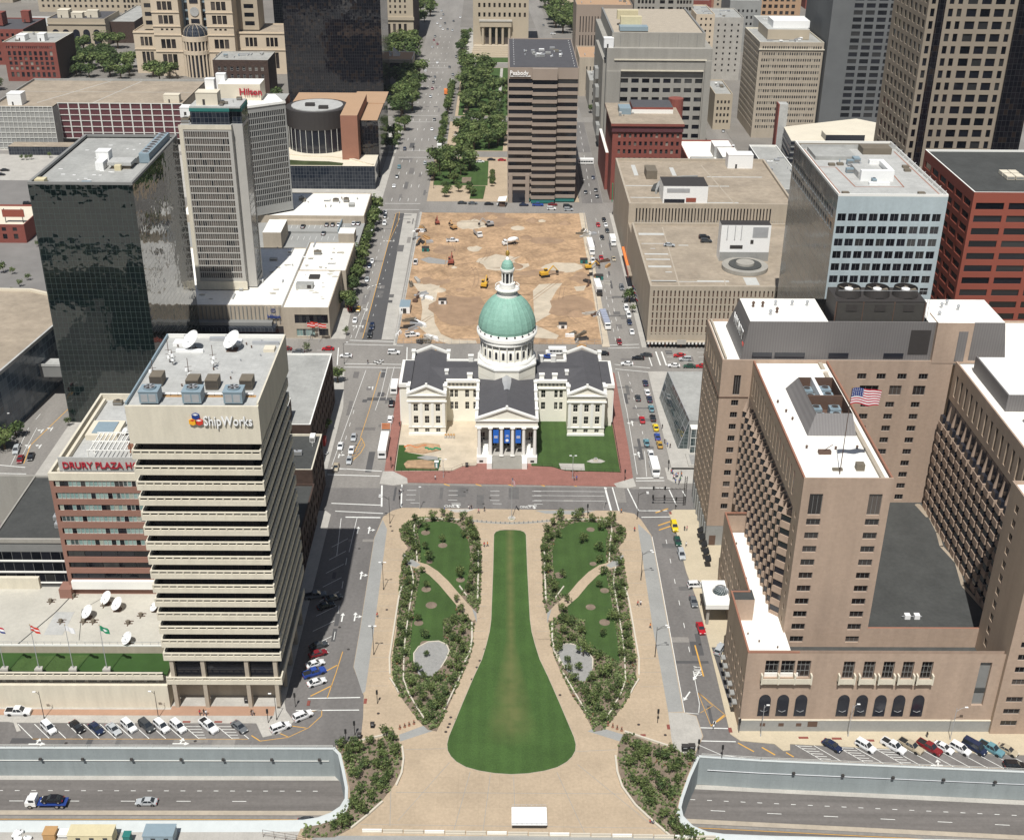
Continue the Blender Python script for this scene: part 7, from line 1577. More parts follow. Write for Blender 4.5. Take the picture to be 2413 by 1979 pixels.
 part(b,'decks',B.root);b=MB();b.box(146,150.5,646,652,0,42,'lightgrey_roof');b.box(145.4,146,646,652,0,42,'red_brick');part(b,'stair_tower',B.root);b=MB();b.box(165,185,618.5,628,30.01,33,'window_dark',top='cream_roof');part(b,'upper_deck',B.root)
 B.done()if B.w.f else None
 B=Bld('dark_low_block',(136,590,0),'low dark building with white edge beside the farther slotted garage','building');B.box(130.5,145,560,640,0,22,'precast_dark','grey_roof',cap='white_paint');clutter(B.root,132,143,565,630,21.2,10,66);B.done()
 rr=random.Random(77)
 specs=[('brown_striped_block','tan building with fine dark vertical stripes and an orange roof deck, upper centre',52,92,905,52,'pink_concrete',grid(even(54,90,17,.7),[(20,31),(33,44)])),('brown_office','tan stepped parking building with dark bands below the striped block',52,92,850,26,'tan_concrete',grid([(72,90)],rowsz(3,3.6,6,1.6))+grid(even(56,68,5,.8),[(4,20)])),('grey_bay_office','grey office block with three-part dark windows behind the concrete tower',93,135,905,70,'grey_concrete',grid(even(95,108,5,1.6)+even(110,122,2,3.6)+even(123,134,5,1.6),rowsz(30,4.6,8,2.4))),('orange_tan_block','plain orange-tan brick block with few windows at the top edge',136,190,1150,62,'orange_brick',grid(even(140,188,6,1.4),rowsz(10,6,8,1.8))),('cream_slab','narrow cream slab with two window columns, right of the concrete tower',134,147,880,50,'cream_stone',grid(even(136,146,3,1.2),rowsz(6,4,11,1.6))),('cream_slab','wider cream slab with a dark side behind the tan window slab',150,172,905,44,'concrete',grid(even(152,171,4,1.2),rowsz(6,4,9,1.6))),('small_stone_building','small stone corner building with shop windows on the side street upper right',131,142,760,22,'buff_stone',grid(even(132,141,4,1.2),rowsz(4,4,4,2))),('yellow_block','yellowish tan block with square windows, top edge near the tan tower',208,262,1120,70,'orange_roof',grid(even(212,258,9,3),rowsz(12,5.5,9,3))),('white_low_block','white-topped low building with small dark windows, upper right',198,262,960,30,'white_grid',grid(even(202,260,10,1.5),rowsz(6,5,4,2.6))),('grey_low_block','grey low building beside the far tree, upper right',180,205,1010,40,'concrete_grey',grid(even(182,203,6,1.5),rowsz(6,5,6,2.2))),('brick_low_block','dark red brick low block far behind the cream slabs',138,165,1010,40,'red_brick',grid(even(140,163,6,1.5),rowsz(6,5,6,2.2))),('stone_low_block','grey stone low building beside the concrete tower on the side street',57,66,815,18,'grey_concrete',grid(even(58,65,2,1.6),rowsz(3,5,3,2.4)))]
 for nm,lab,x0,x1,y,z,m,r in specs:
  B=Bld(nm,((x0+x1)/2,y+15,0),lab,'building');B.box(x0,x1,y,y+42,0,z,m,'orange_roof' if 'striped' in nm or nm=='brown_office' else 'grey_roof',sides={'S':{'r':r,'style':'brown','depth':.4}},sm={'W':m});clutter(B.root,x0+3,x1-3,y+6,y+34,z-.8,6,int(x0));B.done(lim=40)
 k=0;ms=['buff_stone','tan_concrete','concrete','red_brick','grey_concrete','cream_stone','rust_brick']
 words={'buff_stone':'buff stone','tan_concrete':'tan','concrete':'pale grey','red_brick':'red brick','grey_concrete':'dark grey','cream_stone':'cream','rust_brick':'rust brown'}
 for row,y in enumerate((1230,1330,1460)):
  x=-560+row*23;j=0
  while x<560:
   w_=rr.uniform(34,62)
   if not(-128+row*-8<x+w_ and x<-30-row*6)and not(-2-row*12<x+w_ and x<44-row*10)and not(-445<x<-255 and row==0):
    z=rr.uniform(10,34);m=ms[k%7];B=Bld('distant_building',(x+w_/2,y+20,0),'small distant %s flat-roofed building, %s from the left in the %s far row'%(words[m],ordinal(j),('nearest','middle','last')[row]),'building','distant low buildings')
    B.box(x,x+w_-8,y,y+55,0,z,m,rr.choice(('grey_roof','lightgrey_roof','tan_roof','white_roof')),sides={'S':{'r':grid(even(x+2,x+w_-10,8,2),rowsz(2.5,4.5,int(z/4.6),2.2)),'style':'dark','depth':.3}});B.done(lim=12);k+=1;j+=1
   x+=w_
 for i,(x,y,z,m)in enumerate(((-470,780,12,'rust_brick'),(-232,540,9,'red_brick'))):
  B=Bld('low_brick_building',(x+12,y+12,0),('low rust brick building at the left edge beyond the car park','red brick restaurant with cream roof and a sign frame, left edge')[i],'building')
  B.box(x-22,x+12,y,y+30,0,z,m,'cream_roof',sides={'S':{'r':grid(even(x-20,x+10,6,2),[(2,4.5),(5.8,7.6)]),'style':'dark'}});
  if i==1:
   b=MB()
   for xx in(-230,-222):b.tube((xx,545,8.2),(xx,545,15),.2,'dark_metal',4)
   b.box(-231,-221,544.8,545.2,11,14.5,'red_panel');part(b,'roof_sign',B.root)
  B.done()
east()
# ================ TREES AND PLANTS
def inside(p,poly):
 x,y=p;c=False;n=len(poly)
 for i in range(n):
  (x1,y1),(x2,y2)=poly[i],poly[(i+1)%n]
  if(y1>y)!=(y2>y)and x<(x2-x1)*(y-y1)/(y2-y1)+x1:c=not c
 return c
def crown_mesh(seed,n,leaf,clumps=9,mats=('leaf','leaf_light','leaf_dark'),flat=.85):
 r=random.Random(seed);b=MB();cl=[]
 for i in range(clumps):
  a=r.uniform(0,6.283);e=r.uniform(-.5,1.0);d=r.uniform(.25,.68);cl.append((Vector((math.cos(a)*d*math.cos(e*.9),math.sin(a)*d*math.cos(e*.9),math.sin(e)*d*flat)),r.uniform(.28,.48),r.choice(mats)))
 cl.append((Vector((0,0,0)),.5,mats[0]))
 for i in range(n):
  c,rad,m=cl[i%len(cl)]
  v=Vector((r.gauss(0,1),r.gauss(0,1),r.gauss(0,1))).normalized();p=c+v*rad*(r.uniform(.55,1.05));
  nn=(v+Vector((r.uniform(-.8,.8),r.uniform(-.8,.8),r.uniform(-.3,1.0)))).normalized();a=nn.orthogonal().normalized();q=nn.cross(a);t=r.uniform(0,6.28);a,q=a*math.cos(t)+q*math.sin(t),q*math.cos(t)-a*math.sin(t)
  s=leaf*r.uniform(.6,1.3)
  b.face([tuple(p-a*s),tuple(p+q*s*.7),tuple(p+a*s),tuple(p-q*s*.7)],m)
 return b.mesh('crown')
def trunk_mesh(seed,spread=.5,limbs=5,th=.09):
 r=random.Random(seed);b=MB();b.tube((0,0,0),(r.uniform(-.04,.04),r.uniform(-.04,.04),.5),th,'bark',7,th*.65)
 for i in range(limbs):
  a=6.283*i/limbs+r.uniform(-.3,.3);p=(0,0,r.uniform(.34,.5));q=(math.cos(a)*spread*.6,math.sin(a)*spread*.6,r.uniform(.7,.95));b.tube(p,q,th*.5,'bark',5,th*.22)
 b.tube((0,0,.48),(0,0,1.0),th*.6,'bark',6,th*.2);return b.mesh('trunk')
CRB=[crown_mesh(10+i,520,.12,11)for i in range(4)]+[crown_mesh(20,520,.12,10,('leaf_light','leaf')),crown_mesh(21,560,.12,12,('leaf_dark','leaf'))]
CRS=[crown_mesh(40+i,300,.115,11,flat=1.1)for i in range(3)]+[crown_mesh(50,300,.115,11,('leaf_light','leaf'),1.1),crown_mesh(51,300,.115,11,('leaf','leaf_light','leaf'),1.1)]
TRK=[trunk_mesh(60+i)for i in range(2)];TRS=[trunk_mesh(70+i,.4,4,.05)for i in range(2)]
rt=random.Random(123)
def tree(x,y,r,h,label,cat='tree',group=None,small=False,k=None,name=None,z=.15):
 """trunk from the ground to the middle of a leafy crown of radius r; total height h"""
 t=thing(name or('young_tree' if small else 'tree'),(x,y,z),label,cat,group,rt.uniform(0,6.28));ms=CRS if small else CRB
 k=rt.randrange(len(ms))if k is None else k
 o=bpy.data.objects.new('trunk',rt.choice(TRS if small else TRK));link(o,t);o.scale=(r,r,h*.72)
 o=bpy.data.objects.new('crown',ms[k]);link(o,t);rz=min(h*.46,r*1.25);o.scale=(r*1.12,r*1.12,rz);o.location=(0,0,h-rz*.9)
 return t
def row(tr,items,lab,cat,group,small=False,r=1.5,h=3.6,mirror=None,jit=0,z=.15,rv=.25):
 for i,it in enumerate(items):
  r_,c_,x_,y_=it[:4];q=rt.uniform(1-rv,1+rv);x,y=G(r_,c_,x_,y_)
  if mirror:x=2*(3.45 if x<-12 else 2.95)-x;x+=rt.uniform(-jit,jit);y+=rt.uniform(-jit,jit)
  kd=rt.random();tree(x,y,r*q*(it[4]if len(it)>4 else 1),h*(q*.5+.5)*(it[4]if len(it)>4 else 1),lab%ordinal(i),cat,group,small,None,None,z)
up=[(3,2,a,b)for a,b in((1255,905),(1290,955),(1355,975),(1410,900),(1480,860),(1530,900),(1640,890),(1690,930),(1480,1075),(1205,1010),(1230,1075),(1270,1140),(1345,1130),(1370,1220),(1715,1000),(1725,1060),(1745,1140),(1750,1230),(1755,1320),(1620,1345),(1700,1400),(1690,1460),(1640,1030))]
lo=[(3,2,a,b)for a,b in((1200,1250),(1320,1310),(1210,1330),(1195,1410),(1240,1450),(1200,1520),(1350,1425),(1180,1590),(1220,1680),(1290,1690),(1590,1540),(1620,1620),(1570,1690),(1640,1700))]+[(4,2,a,b)for a,b in((1150,90),(1180,150),(1140,220),(1180,290),(1130,350),(1340,150),(1530,120),(1570,40),(1630,120),(1620,200),(1650,270),(1560,180),(1540,400),(1600,420),(1590,350),(1230,540),(1300,590),(1380,575),(1440,640),(1290,700),(1560,500),(1500,600),(1480,690),(1370,800),(1400,720),(1340,650),(1250,620),(1450,500))]
row(tree,up,'young tree round the upper lawn of the left garden, %s counted from its top corner','tree','young trees of the mall gardens',True,1.45,3.6)
row(tree,up,'young tree round the upper lawn of the right garden, %s counted from its top corner','tree','young trees of the mall gardens',True,1.45,3.6,True,.5)
row(tree,lo,'young tree in the lower left garden, %s counted down past the gravel basin','tree','young trees of the mall gardens',True,1.25,3.1)
row(tree,lo,'young tree in the lower right garden, %s counted down past the gravel basin','tree','young trees of the mall gardens',True,1.25,3.1,True,.6)
row(tree,[(4,2,1270,420,1.0),(4,2,1330,470,.9),(4,2,1350,300,.8)],'silvery thin tree standing in the left gravel basin, %s from its foot','tree','trees in the gravel basins',True,1.5,3.4)
row(tree,[(4,3,580,290,1.1),(4,3,700,320,.9),(4,3,750,460,1.3)],'thin tree standing in the right gravel basin, %s from its top end','tree','trees in the gravel basins',True,1.6,3.8)
lb=[(4,2,a,b)for a,b in((1040,920),(1085,960),(910,985),(790,1010),(690,1010),(750,1060),(830,1060),(740,1130),(870,1170),(1010,1100),(1100,1070),(990,1030),(940,1290),(830,1370),(800,1250),(990,1350),(1050,1270),(1030,1190),(780,1500),(860,1530),(920,1420),(690,1650),(630,1650),(730,1590),(950,1180))]
rb_=[(4,3,a,b)for a,b in((990,1030),(920,980),(1060,1080),(950,1160),(1090,1170),(1200,1100),(1280,1060),(1430,1110),(1330,1170),(1270,1210),(1130,1240),(970,1280),(1090,1400),(1200,1350),(1260,1410),(1330,1300),(1120,1470),(1210,1570),(1280,1640),(1370,1710),(1430,1725),(1320,1690),(1010,1120),(1040,1330),(1170,1300))]
row(tree,lb,'bushy young tree in the left motorway-side bed, %s counted from its top','tree','trees of the lower beds',True,1.5,3.2)
row(tree,rb_,'bushy young tree in the right motorway-side bed, %s counted from its top','tree','trees of the lower beds',True,1.5,3.2)
b=MB()
for r_,c_,x_,y_,q in((3,2,1480,1085,1.3),(3,2,1390,1555,1.5),(3,2,1620,1355,1.2),(3,2,1350,1430,1.3),(3,2,1375,1215,.9),(3,2,1345,985,1.3),(3,2,1290,1695,1.2),(4,2,1345,190,1.3),(3,3,395,1320,1.5),(3,3,640,1570,1.3),(3,3,750,1440,1.2),(3,3,660,1230,1.0),(3,3,640,960,1.2),(3,3,750,1690,1.4)):
 x,y=G(r_,c_,x_,y_,.2);b.cyl((x,y),q,.2,.245,'mulch',14)
struct(b,'mulch_rings')
b=MB();rr=random.Random(9);lawns=[mir(l,s)for l in(lawnU,lawnD)for s in(-1,1)]+[mir(basin,-1),[(18.1+(x+17)*-1.0+.3,y-1.0+.2*(x+17))for x,y in basin]]
paths=[mir(pathL,s)for s in(-1,1)]
for bi,poly in enumerate(BEDS):
 xs=[p[0]for p in poly];ys=[p[1]for p in poly];x0,x1,y0,y1=min(xs),max(xs),min(ys),max(ys)
 for i in range(int((x1-x0)*(y1-y0)*(5.0 if bi<2 else 2.6))):
  x,y=rr.uniform(x0,x1),rr.uniform(y0,y1)
  if not inside((x,y),poly)or any(inside((x,y),l)for l in lawns):continue
  if any(min((Vector((x,y))-Vector(a_).lerp(Vector(b_),t_/4)).length for t_ in range(5))<1.75 for p in paths for a_,b_ in zip(p,p[1:])):continue
  big=math.sin(x*.7+1.3*math.sin(y*.3))+math.sin(y*.5)
  if big<-.7 and rr.random()<.7:continue
  s=rr.uniform(.16,.36);h=rr.uniform(.15,.6);m='ground_leaf' if rr.random()<.62 else rr.choice(('leaf','leaf_light','leaf_dark'))
  if rr.random()<.012:m='flower'
  for k_ in range(3):
   a=rr.uniform(0,3.14);dx,dy=math.cos(a)*s,math.sin(a)*s;tx,ty=rr.uniform(-.2,.2),rr.uniform(-.2,.2);zz=.22+h*rr.random()
   b.face([(x+tx-dx,y+ty-dy,zz),(x+tx+dy*.8,y+ty-dx*.8,zz+rr.uniform(0,.3)),(x+tx+dx,y+ty+dy,zz+rr.uniform(0,.2)),(x+tx-dy*.8,y+ty+dx*.8,zz+rr.uniform(-.05,.2))],m)
o=struct(b,'ground_cover','stuff','low mixed green ground cover planted in the garden beds')
def line(pts,lab,group,r,h,rv=.2,z=.15):
 for i,(x,y)in enumerate(pts):
  q=rt.uniform(1-rv,1+rv);tree(x,y,r*q,h*q,lab%ordinal(i),'tree',group,z=z)
line([(-62.6+.35*(i%2),478+i*8.2)for i in range(14)],'leafy street tree beside the white hotel podium, %s from the near end of the row','street trees by the hotel podium',4.2,9.5)
line([(-63.6,463),(-62.4,466.5),(-61.6,459)],'dark round street tree in the close clump by the podium corner, %s of three','street trees by the podium corner',3.3,7.5)
for r_,c_,x_,y_,r,h,lab in((2,2,735,1060,1.4,4.0,'thin young tree on the pavement beside the hotel podium corner'),(2,2,670,1440,3.4,6.5,'round tree on the pavement beside the grey-roofed building'),(3,2,560,190,2.4,5,'small bright green tree beside the dark brick warehouse'),(2,3,965,790,3.6,7,'round tree against the near slotted garage'),(2,3,990,880,1.5,4,'thin pale tree between parked white cars by the near garage'),(2,2,420,1195,1.6,4.2,'small street tree in front of the podium flags'),(1,3,655,910,2.4,6,'small tree on the side street beyond the striped tower'),(1,3,600,630,3,7,'small tree in front of the concrete tower, far side street'),(3,1,545,150,1.4,4,'thin planter tree beside the mirrored tower'),(3,1,40,330,5,8,'leafy tree at the left edge beside the blue screen garage'),(3,1,130,230,3,6,'smaller tree below the blue screen garage'),(1,2,170,800,5,9,'round tree in front of the black tower foot on the left'),(1,2,20,690,5,11,'tall tree in the gap left of the black tower')):
 x,y=G(r_,c_,x_,y_);tree(x,y,r,h,lab,small=(r<2))
def scatter(poly,dmin,r,h,lab,group,n=200,seed=1,rv=.3,z=.15,excl=()):
 rr=random.Random(seed);xs=[p[0]for p in poly];ys=[p[1]for p in poly];P=[]
 for _ in range(n*12):
  p=(rr.uniform(min(xs),max(xs)),rr.uniform(min(ys),max(ys)))
  if inside(p,poly)and all((p[0]-q[0])**2+(p[1]-q[1])**2>dmin*dmin for q in P)and not any(inside(p,e)for e in excl):P.append(p)
  if len(P)>=n:break
 P.sort(key=lambda p:p[1])
 for i,(x,y)in enumerate(P):
  q=rt.uniform(1-rv,1+rv);tree(x,y,r*q,h*q,lab%ordinal(i),'tree',group,z=z)
 return P
scatter([(-58,775),(-74,775),(-77,905),(-60,905)],9,6.5,13,'broad street tree in the shade of the black tower, %s from the near end','trees by the black tower',17,3)
scatter([(-62,700),(-66,700),(-66,765),(-60,765)],8,4.5,9,'street tree on the diamond-patterned corner plaza, %s from the near end','corner plaza trees',8,4)
scatter([(-105,960),(-66,960),(-72,1030),(-112,1030)],10,7.5,14,'dense dark tree in the grove below the civic block, %s from the near side','trees below the civic block',14,5)
scatter([(-39,636),(-38,684),(-20,686),(-17,655),(-22,634)],7.5,5.6,10.5,'large round park tree on the site-side corner, %s from the near side','corner park trees',12,6)
line([(-36.6,712+i*8)for i in range(8)],'close-set tree of the hedge row along the avenue, %s from the near end','hedge row trees',3.0,7.5)
line([(-35.8,795+i*9)for i in range(9)],'close-set tree of the farther hedge row along the avenue, %s from the near end','farther hedge row trees',3.2,8)
scatter([(-27,708),(-2,706),(2,775),(-25,778)],7.2,5.2,9.5,'park tree in the block left of the striped tower, %s from the near side','nearer park trees',24,7)
scatter([(-28,792),(6,792),(10,860),(-28,866)],8.5,5.8,10.5,'park tree in the middle green block beyond the striped tower, %s from the near side','middle park trees',24,8)
scatter([(-28,868),(-8,872),(-10,938),(-28,940)],9,6.5,12,'large park tree before the stone court tower, %s from the near side','far park trees',15,9)
scatter([(-30,612),(-30,634),(-14,632),(-8,612)],6,2.4,5,'small ornamental tree by the near pavement of the park corner, %s from the near side','ornamental trees',8,10,.2)
line([(-5.6,634+i*5)for i in range(5)],'narrow dark tree in the court beside the striped tower, %s from the near end','court trees',1.9,5)
scatter([(-330,905),(-286,895),(-250,880),(-232,885),(-245,905),(-266,930),(-300,960)],9,6.5,12,'tree of the wooded slope before the cream court tower, %s from the near side','trees before the cream court tower',24,11)
scatter([(-318,915),(-295,960),(-300,1010),(-345,1005),(-330,950)],10,6.5,11,'tree between the red warehouse and the arcaded building, %s from the near side','trees by the arcaded building',14,12)
scatter([(-420,800),(-350,800),(-345,870),(-420,870)],10,6.5,11,'tree in the left edge clump before the red warehouse, %s from the near side','left edge trees',20,13)
scatter([(-76,1120),(-66,1120),(-68,1260),(-80,1260)],10,6,11,'avenue tree beyond the civic block, %s from the near end','avenue trees far left',10,14)
scatter([(42,1075),(70,1075),(60,1250),(38,1250)],10,8,14,'tree of the far park block top centre, %s from the near side','far centre trees',18,15)
scatter([(-34,960),(-27,960),(-27,1085),(-34,1085)],9,4,8,'street tree in front of the stone court tower, %s from the near end','court tower street trees',9,16)
scatter([(160,985),(182,985),(182,1010),(160,1010)],8,6,12,'tree among the far blocks on the right, %s from the near side','far right trees',5,17)
for i,(x,y)in enumerate([G(2,1,a,b)for a,b in((30,560),(105,570),(160,670),(95,740),(40,790),(230,620),(310,350))]+[G(1,1,a,b)for a,b in((180,1290),(215,1290),(255,1288),(400,1275))]):
 tree(x,y,2.4 if i<1 else 1.5,6 if i<1 else 3.6,'small tree in the left edge car park, %s from the near side'%ordinal(i),'tree','car park trees',True)
b=MB()
for q in([(-28,706),(0,706),(2,776),(-27,778)],[(-29,791),(10,791),(12,941),(-30,941)],[(-37,636),(-8,636),(-8,684),(-37,686)],[(-20,962),(14,962),(14,980),(-20,980)]):b.prism(q,.15,.2,'grass')
b.prism([(-26,795),(-24,795),(-21,860),(-22.5,860)],.2,.205,'tan_paving');b.prism([(-30,740),(2,745),(2,748),(-30,743)],.2,.207,'concrete');b.prism([(-4,791),(-2,791),(0,940),(-2,940)],.2,.206,'concrete');struct(b,'park_lawn')
b=MB();b.prism([(-17,612),(-10,612),(-9,634),(-16,634)],.2,.6,'grass');b.prism([(-22,640),(-17,640),(-17,650),(-22,650)],.2,.6,'mulch');struct(b,'park_beds')
# ================ VEHICLES
def wheel_mesh(r=.34,w_=.22):
 b=MB();b.tube((0,-w_/2,0),(0,w_/2,0),r,'rubber',14);b.tube((0,-w_/2-.005,0),(0,w_/2+.005,0),r*.6,'chrome',10);return b.mesh('wheel')
WH=wheel_mesh();WHB=wheel_mesh(.5,.3)
def light_mesh(m):
 b=MB();b.box(-.05,.05,-.2,.2,-.08,.08,m);return b.mesh('lamp')
HLM=light_mesh('lamp_glass');TLM=light_mesh('tail_red')
SPEC={'sedan':(4.75,1.84,[(-2.37,.78,.72),(-2.2,.88,.92),(-1.3,.92,.98),(.75,.92,.96),(1.9,.88,.84),(2.25,.8,.70),(2.37,.68,.56)],(-1.75,1.05,-1.0,.25,.95,1.46)),'suv':(4.75,1.92,[(-2.37,.86,.98),(-2.28,.93,1.08),(-1.3,.95,1.10),(.8,.95,1.08),(1.85,.92,1.0),(2.28,.86,.84),(2.37,.76,.6)],(-2.3,1.15,-2.05,.35,1.08,1.76)),'pickup':(5.8,2.0,[(-2.9,.94,1.12),(-2.85,.98,1.14),(-.9,.99,1.14),(.9,.99,1.12),(2.4,.96,1.08),(2.85,.9,.9),(2.9,.84,.6)],(-.95,1.35,-.75,.55,1.12,1.88)),'van':(5.4,2.05,[(-2.7,.96,1.2),(-2.65,1.0,1.25),(-1.0,1.02,1.25),(1.2,1.02,1.2),(2.2,.98,1.05),(2.6,.9,.85),(2.7,.82,.6)],(-2.65,1.75,-2.6,.95,1.22,2.25))}
def car_parts(kind):
 L,W_,prof,cb=SPEC[kind];b=MB();k=b.mi('car_paint');z0=.26
 rows=[]
 for x,hw,zt in prof:
  n=len(b.v);b.v+=[(x,-hw*.92,z0),(x,-hw,z0+(zt-z0)*.55),(x,-hw*.93,zt-.03),(x,-hw*.7,zt),(x,hw*.7,zt),(x,hw*.93,zt-.03),(x,hw,z0+(zt-z0)*.55),(x,hw*.92,z0)];rows.append(n)
 for i in range(len(rows)-1):
  for j in range(7):b.f.append((rows[i]+j,rows[i+1]+j,rows[i+1]+j+1,rows[i]+j+1));b.m.append(k)
 for n in(rows[0],rows[-1]):b.f.append(tuple(n+j for j in range(8)));b.m.append(k)
 for x in(-L*.31,L*.315):
  for s_ in(-1,1):b.tube((x,s_*(W_/2-.16),.36),(x,s_*(W_/2+.01),.36),.43,'rubber',12)
 b.box(L/2-.06,L/2+.02,-.5,.5,.42,.60,'rubber');b.box(-L/2-.02,-L/2+.05,-.7,.7,.34,.44,'rubber')
 if kind=='pickup':b.face([(-2.75,-.78,1.145),(-.98,-.78,1.145),(-.98,.78,1.145),(-2.75,.78,1.145)],'rubber');b.box(-2.86,-.98,-.97,-.8,1.12,1.22,'car_paint');b.box(-2.86,-.98,.8,.97,1.12,1.22,'car_paint');b.box(-2.88,-2.76,-.8,.8,1.12,1.22,'car_paint')
 g=MB();xb0,xb1,xr0,xr1,zb,zr=cb;hb_,hr=W_/2*.88,W_/2*.70
 Pb=[(xb0,-hb_,zb),(xb1,-hb_,zb),(xb1,hb_,zb),(xb0,hb_,zb)];Pr=[(xr0,-hr,zr-.05),(xr1,-hr,zr-.05),(xr1,hr,zr-.05),(xr0,hr,zr-.05)]
 for i in range(4):j=(i+1)%4;g.face([Pb[i],Pb[j],Pr[j],Pr[i]],'car_glass')
 t=MB();e=.03
 t.box(xr0-e,xr1+e,-hr-e,hr+e,zr-.07,zr-.02,'car_paint');t.face([(xr0+.1,-hr+.1,zr),(xr1-.1,-hr+.1,zr),(xr1-.1,hr-.1,zr),(xr0+.1,hr-.1,zr)],'car_paint')
 for a_,c_ in(((xr0-e,xr0+.1),0),((xr1+e,xr1-.1),0)):t.face([(a_[0],-hr-e,zr-.02),(a_[0],hr+e,zr-.02),(a_[1],hr-.1,zr),(a_[1],-hr+.1,zr)],'car_paint')
 for s_ in(-1,1):t.face([(xr0-e,s_*(hr+e),zr-.02),(xr1+e,s_*(hr+e),zr-.02),(xr1-.1,s_*(hr-.1),zr),(xr0+.1,s_*(hr-.1),zr)],'car_paint')
 for i in range(4):t.tube(Vector(Pb[i])*1.0,Vector(Pr[i]),.06,'car_paint',4)
 for s_,fr in((-1,.42),(1,.42))+(((-1,.75),(1,.75))if kind in('suv','van')else()):
  pb=Vector((xb0+(xb1-xb0)*(fr),s_*hb_,zb));pr=Vector((xr0+(xr1-xr0)*fr,s_*hr,zr-.05));t.tube(pb,pr,.05,'car_paint',4)
 for s_ in(-1,1):t.box(xb1-.45,xb1-.25,s_*(hb_+.12)-.09,s_*(hb_+.12)+.09,zb-.02,zb+.12,'car_paint')
 return b,t,g,L,W_
MESH={}
for kd in SPEC:
 b,t,g,L,W_=car_parts(kd)
 one=MB()
 for q in(b,t,g):
  n=len(one.v);one.v+=q.v;one.f+=[tuple(i+n for i in f)for f in q.f];one.m+=[one.mi(q.mats[k])for k in q.m]
 for x in(-L*.31,L*.315):
  for s_ in(-1,1):one.tube((x,s_*(W_/2-.2),.34),(x,s_*(W_/2+.02),.34),.34,'rubber',8)
 MESH[kd]=(b.mesh('body'),t.mesh('roof'),g.mesh('windows'),L,W_,one.mesh('car'))
COLS={'white':(.75,.75,.74),'black':(.012,.012,.014),'silver':(.42,.44,.45),'grey':(.13,.14,.15),'dark blue':(.012,.022,.06),'red':(.42,.012,.02),'dark red':(.2,.015,.02),'blue':(.03,.07,.30),'yellow':(.75,.55,.02),'gold':(.45,.28,.05),'green':(.02,.07,.05),'teal':(.12,.26,.30),'tan':(.42,.36,.26),'orange':(.7,.16,.02),'dark grey':(.05,.055,.06),'pale teal':(.22,.32,.33)}
def car(kind,x,y,ang,col,label,group,z=0.0,detail=True):
 bm_,tm,gm,L,W_,one=MESH[kind];nm={'sedan':'parked_car','suv':'sport_utility_car','pickup':'pickup_truck','van':'van'}[kind];nm={'parked_car':'car'}.get(nm,nm)
 cat={'sedan':'car','suv':'car','pickup':'pickup truck','van':'van'}[kind];rz=D2R(ang)
 if not detail:
  o=bpy.data.objects.new(nm,one);link(o);o.location=(x,y,z);o.rotation_euler=(0,0,rz);o.color=(*COLS[col],1);return tag(o,label,cat,group)
 t=thing(nm,(x,y,z),label,cat,group,rz)
 for n_,m_ in(('body',bm_),('cabin_roof',tm),('windows',gm)):o=bpy.data.objects.new(n_,m_);link(o,t);o.color=(*COLS[col],1)
 for xx in(-L*.31,L*.315):
  for s_ in(-1,1):o=bpy.data.objects.new('wheel',WH);link(o,t);o.location=(xx,s_*(W_/2-.1),.34)
 zl=.68 if kind=='sedan' else .85
 for s_ in(-1,1):
  o=bpy.data.objects.new('headlight',HLM);link(o,t);o.location=(L/2-.1,s_*(W_/2-.34),zl-.04);o=bpy.data.objects.new('tail_light',TLM);link(o,t);o.location=(-L/2+.02,s_*(W_/2-.28),zl+.06)
 return t
KW={'sedan':'car','suv':'off-roader','pickup':'pickup','van':'van'}
def cars(tile,items,where,group,ang=90,z=0.0,detail=True,seq='from the left'):
 for i,it in enumerate(items):
  x_,y_,kd,col=it[:4];a=it[4]if len(it)>4 else ang
  x,y=G(tile[0],tile[1],x_,y_,z+.5)
  ex=it[5]if len(it)>5 else ''
  car(kd,x,y,a,col,'%s %s %s, %s %s'%(col,KW[kd],where+((' '+ex)if ex else ''),ordinal(i),seq),group,z,detail)
cars((4,1),[(385,852,'suv','white'),(608,842,'sedan','black'),(760,857,'sedan','dark blue'),(895,862,'sedan','silver'),(1017,838,'suv','white'),(1157,838,'suv','dark grey'),(1275,840,'suv','white'),(1405,842,'suv','white'),(1645,838,'pickup','white'),(1887,845,'sedan','grey')],'in the slanted bays below the terrace wall','cars in the left bays',-44)
cars((4,4),[(562,992,'sedan','dark blue'),(825,997,'suv','white'),(1045,998,'pickup','white'),(1180,998,'pickup','tan'),(1328,1008,'pickup','dark red'),(1440,1008,'sedan','white'),(1572,1018,'suv','white'),(1685,1010,'van','dark blue'),(1815,1018,'pickup','teal'),(1945,1028,'sedan','tan')],'in the slanted bays below the brown brick hotel','cars in the right bays',-46)
cars((4,4),[(2000,1150,'suv','black',-3)],'driving past the right bays','moving cars',seq='car past the bays')
cars((4,1),[(145,725,'pickup','white',0)],'stopped on the pavement before the terrace wall','moving cars',z=.15,seq='at the left edge')
cars((4,1),[(1155,1435,'sedan','silver',180)],'driving on the sunken motorway','motorway cars',z=ZR,seq='car there')
x,y=G(4,2,425,1590,ZR+.5);car('sedan',x,y,0,'dark grey','dark grey car half hidden behind the curved motorway wall','motorway cars',ZR)
cars((4,2),[(205,850,'suv','white',32),(380,758,'suv','white',34)],'at the yellow-lined corner by the office tower','corner cars')
cars((4,2),[(490,492,'sedan','white',28),(470,418,'pickup','blue',28),(478,348,'sedan','white',28),(500,268,'sedan','dark red',28),(505,203,'sedan','dark grey',28)],'slanted beside the office tower foot','cars beside the office tower',seq='counted up the street')
cars((3,2),[(620,1500,'sedan','dark grey',28),(480,1480,'pickup','grey',15),(560,1560,'sedan','black',28)],'parked in the shadow of the office tower','cars beside the office tower',seq='in the shade')
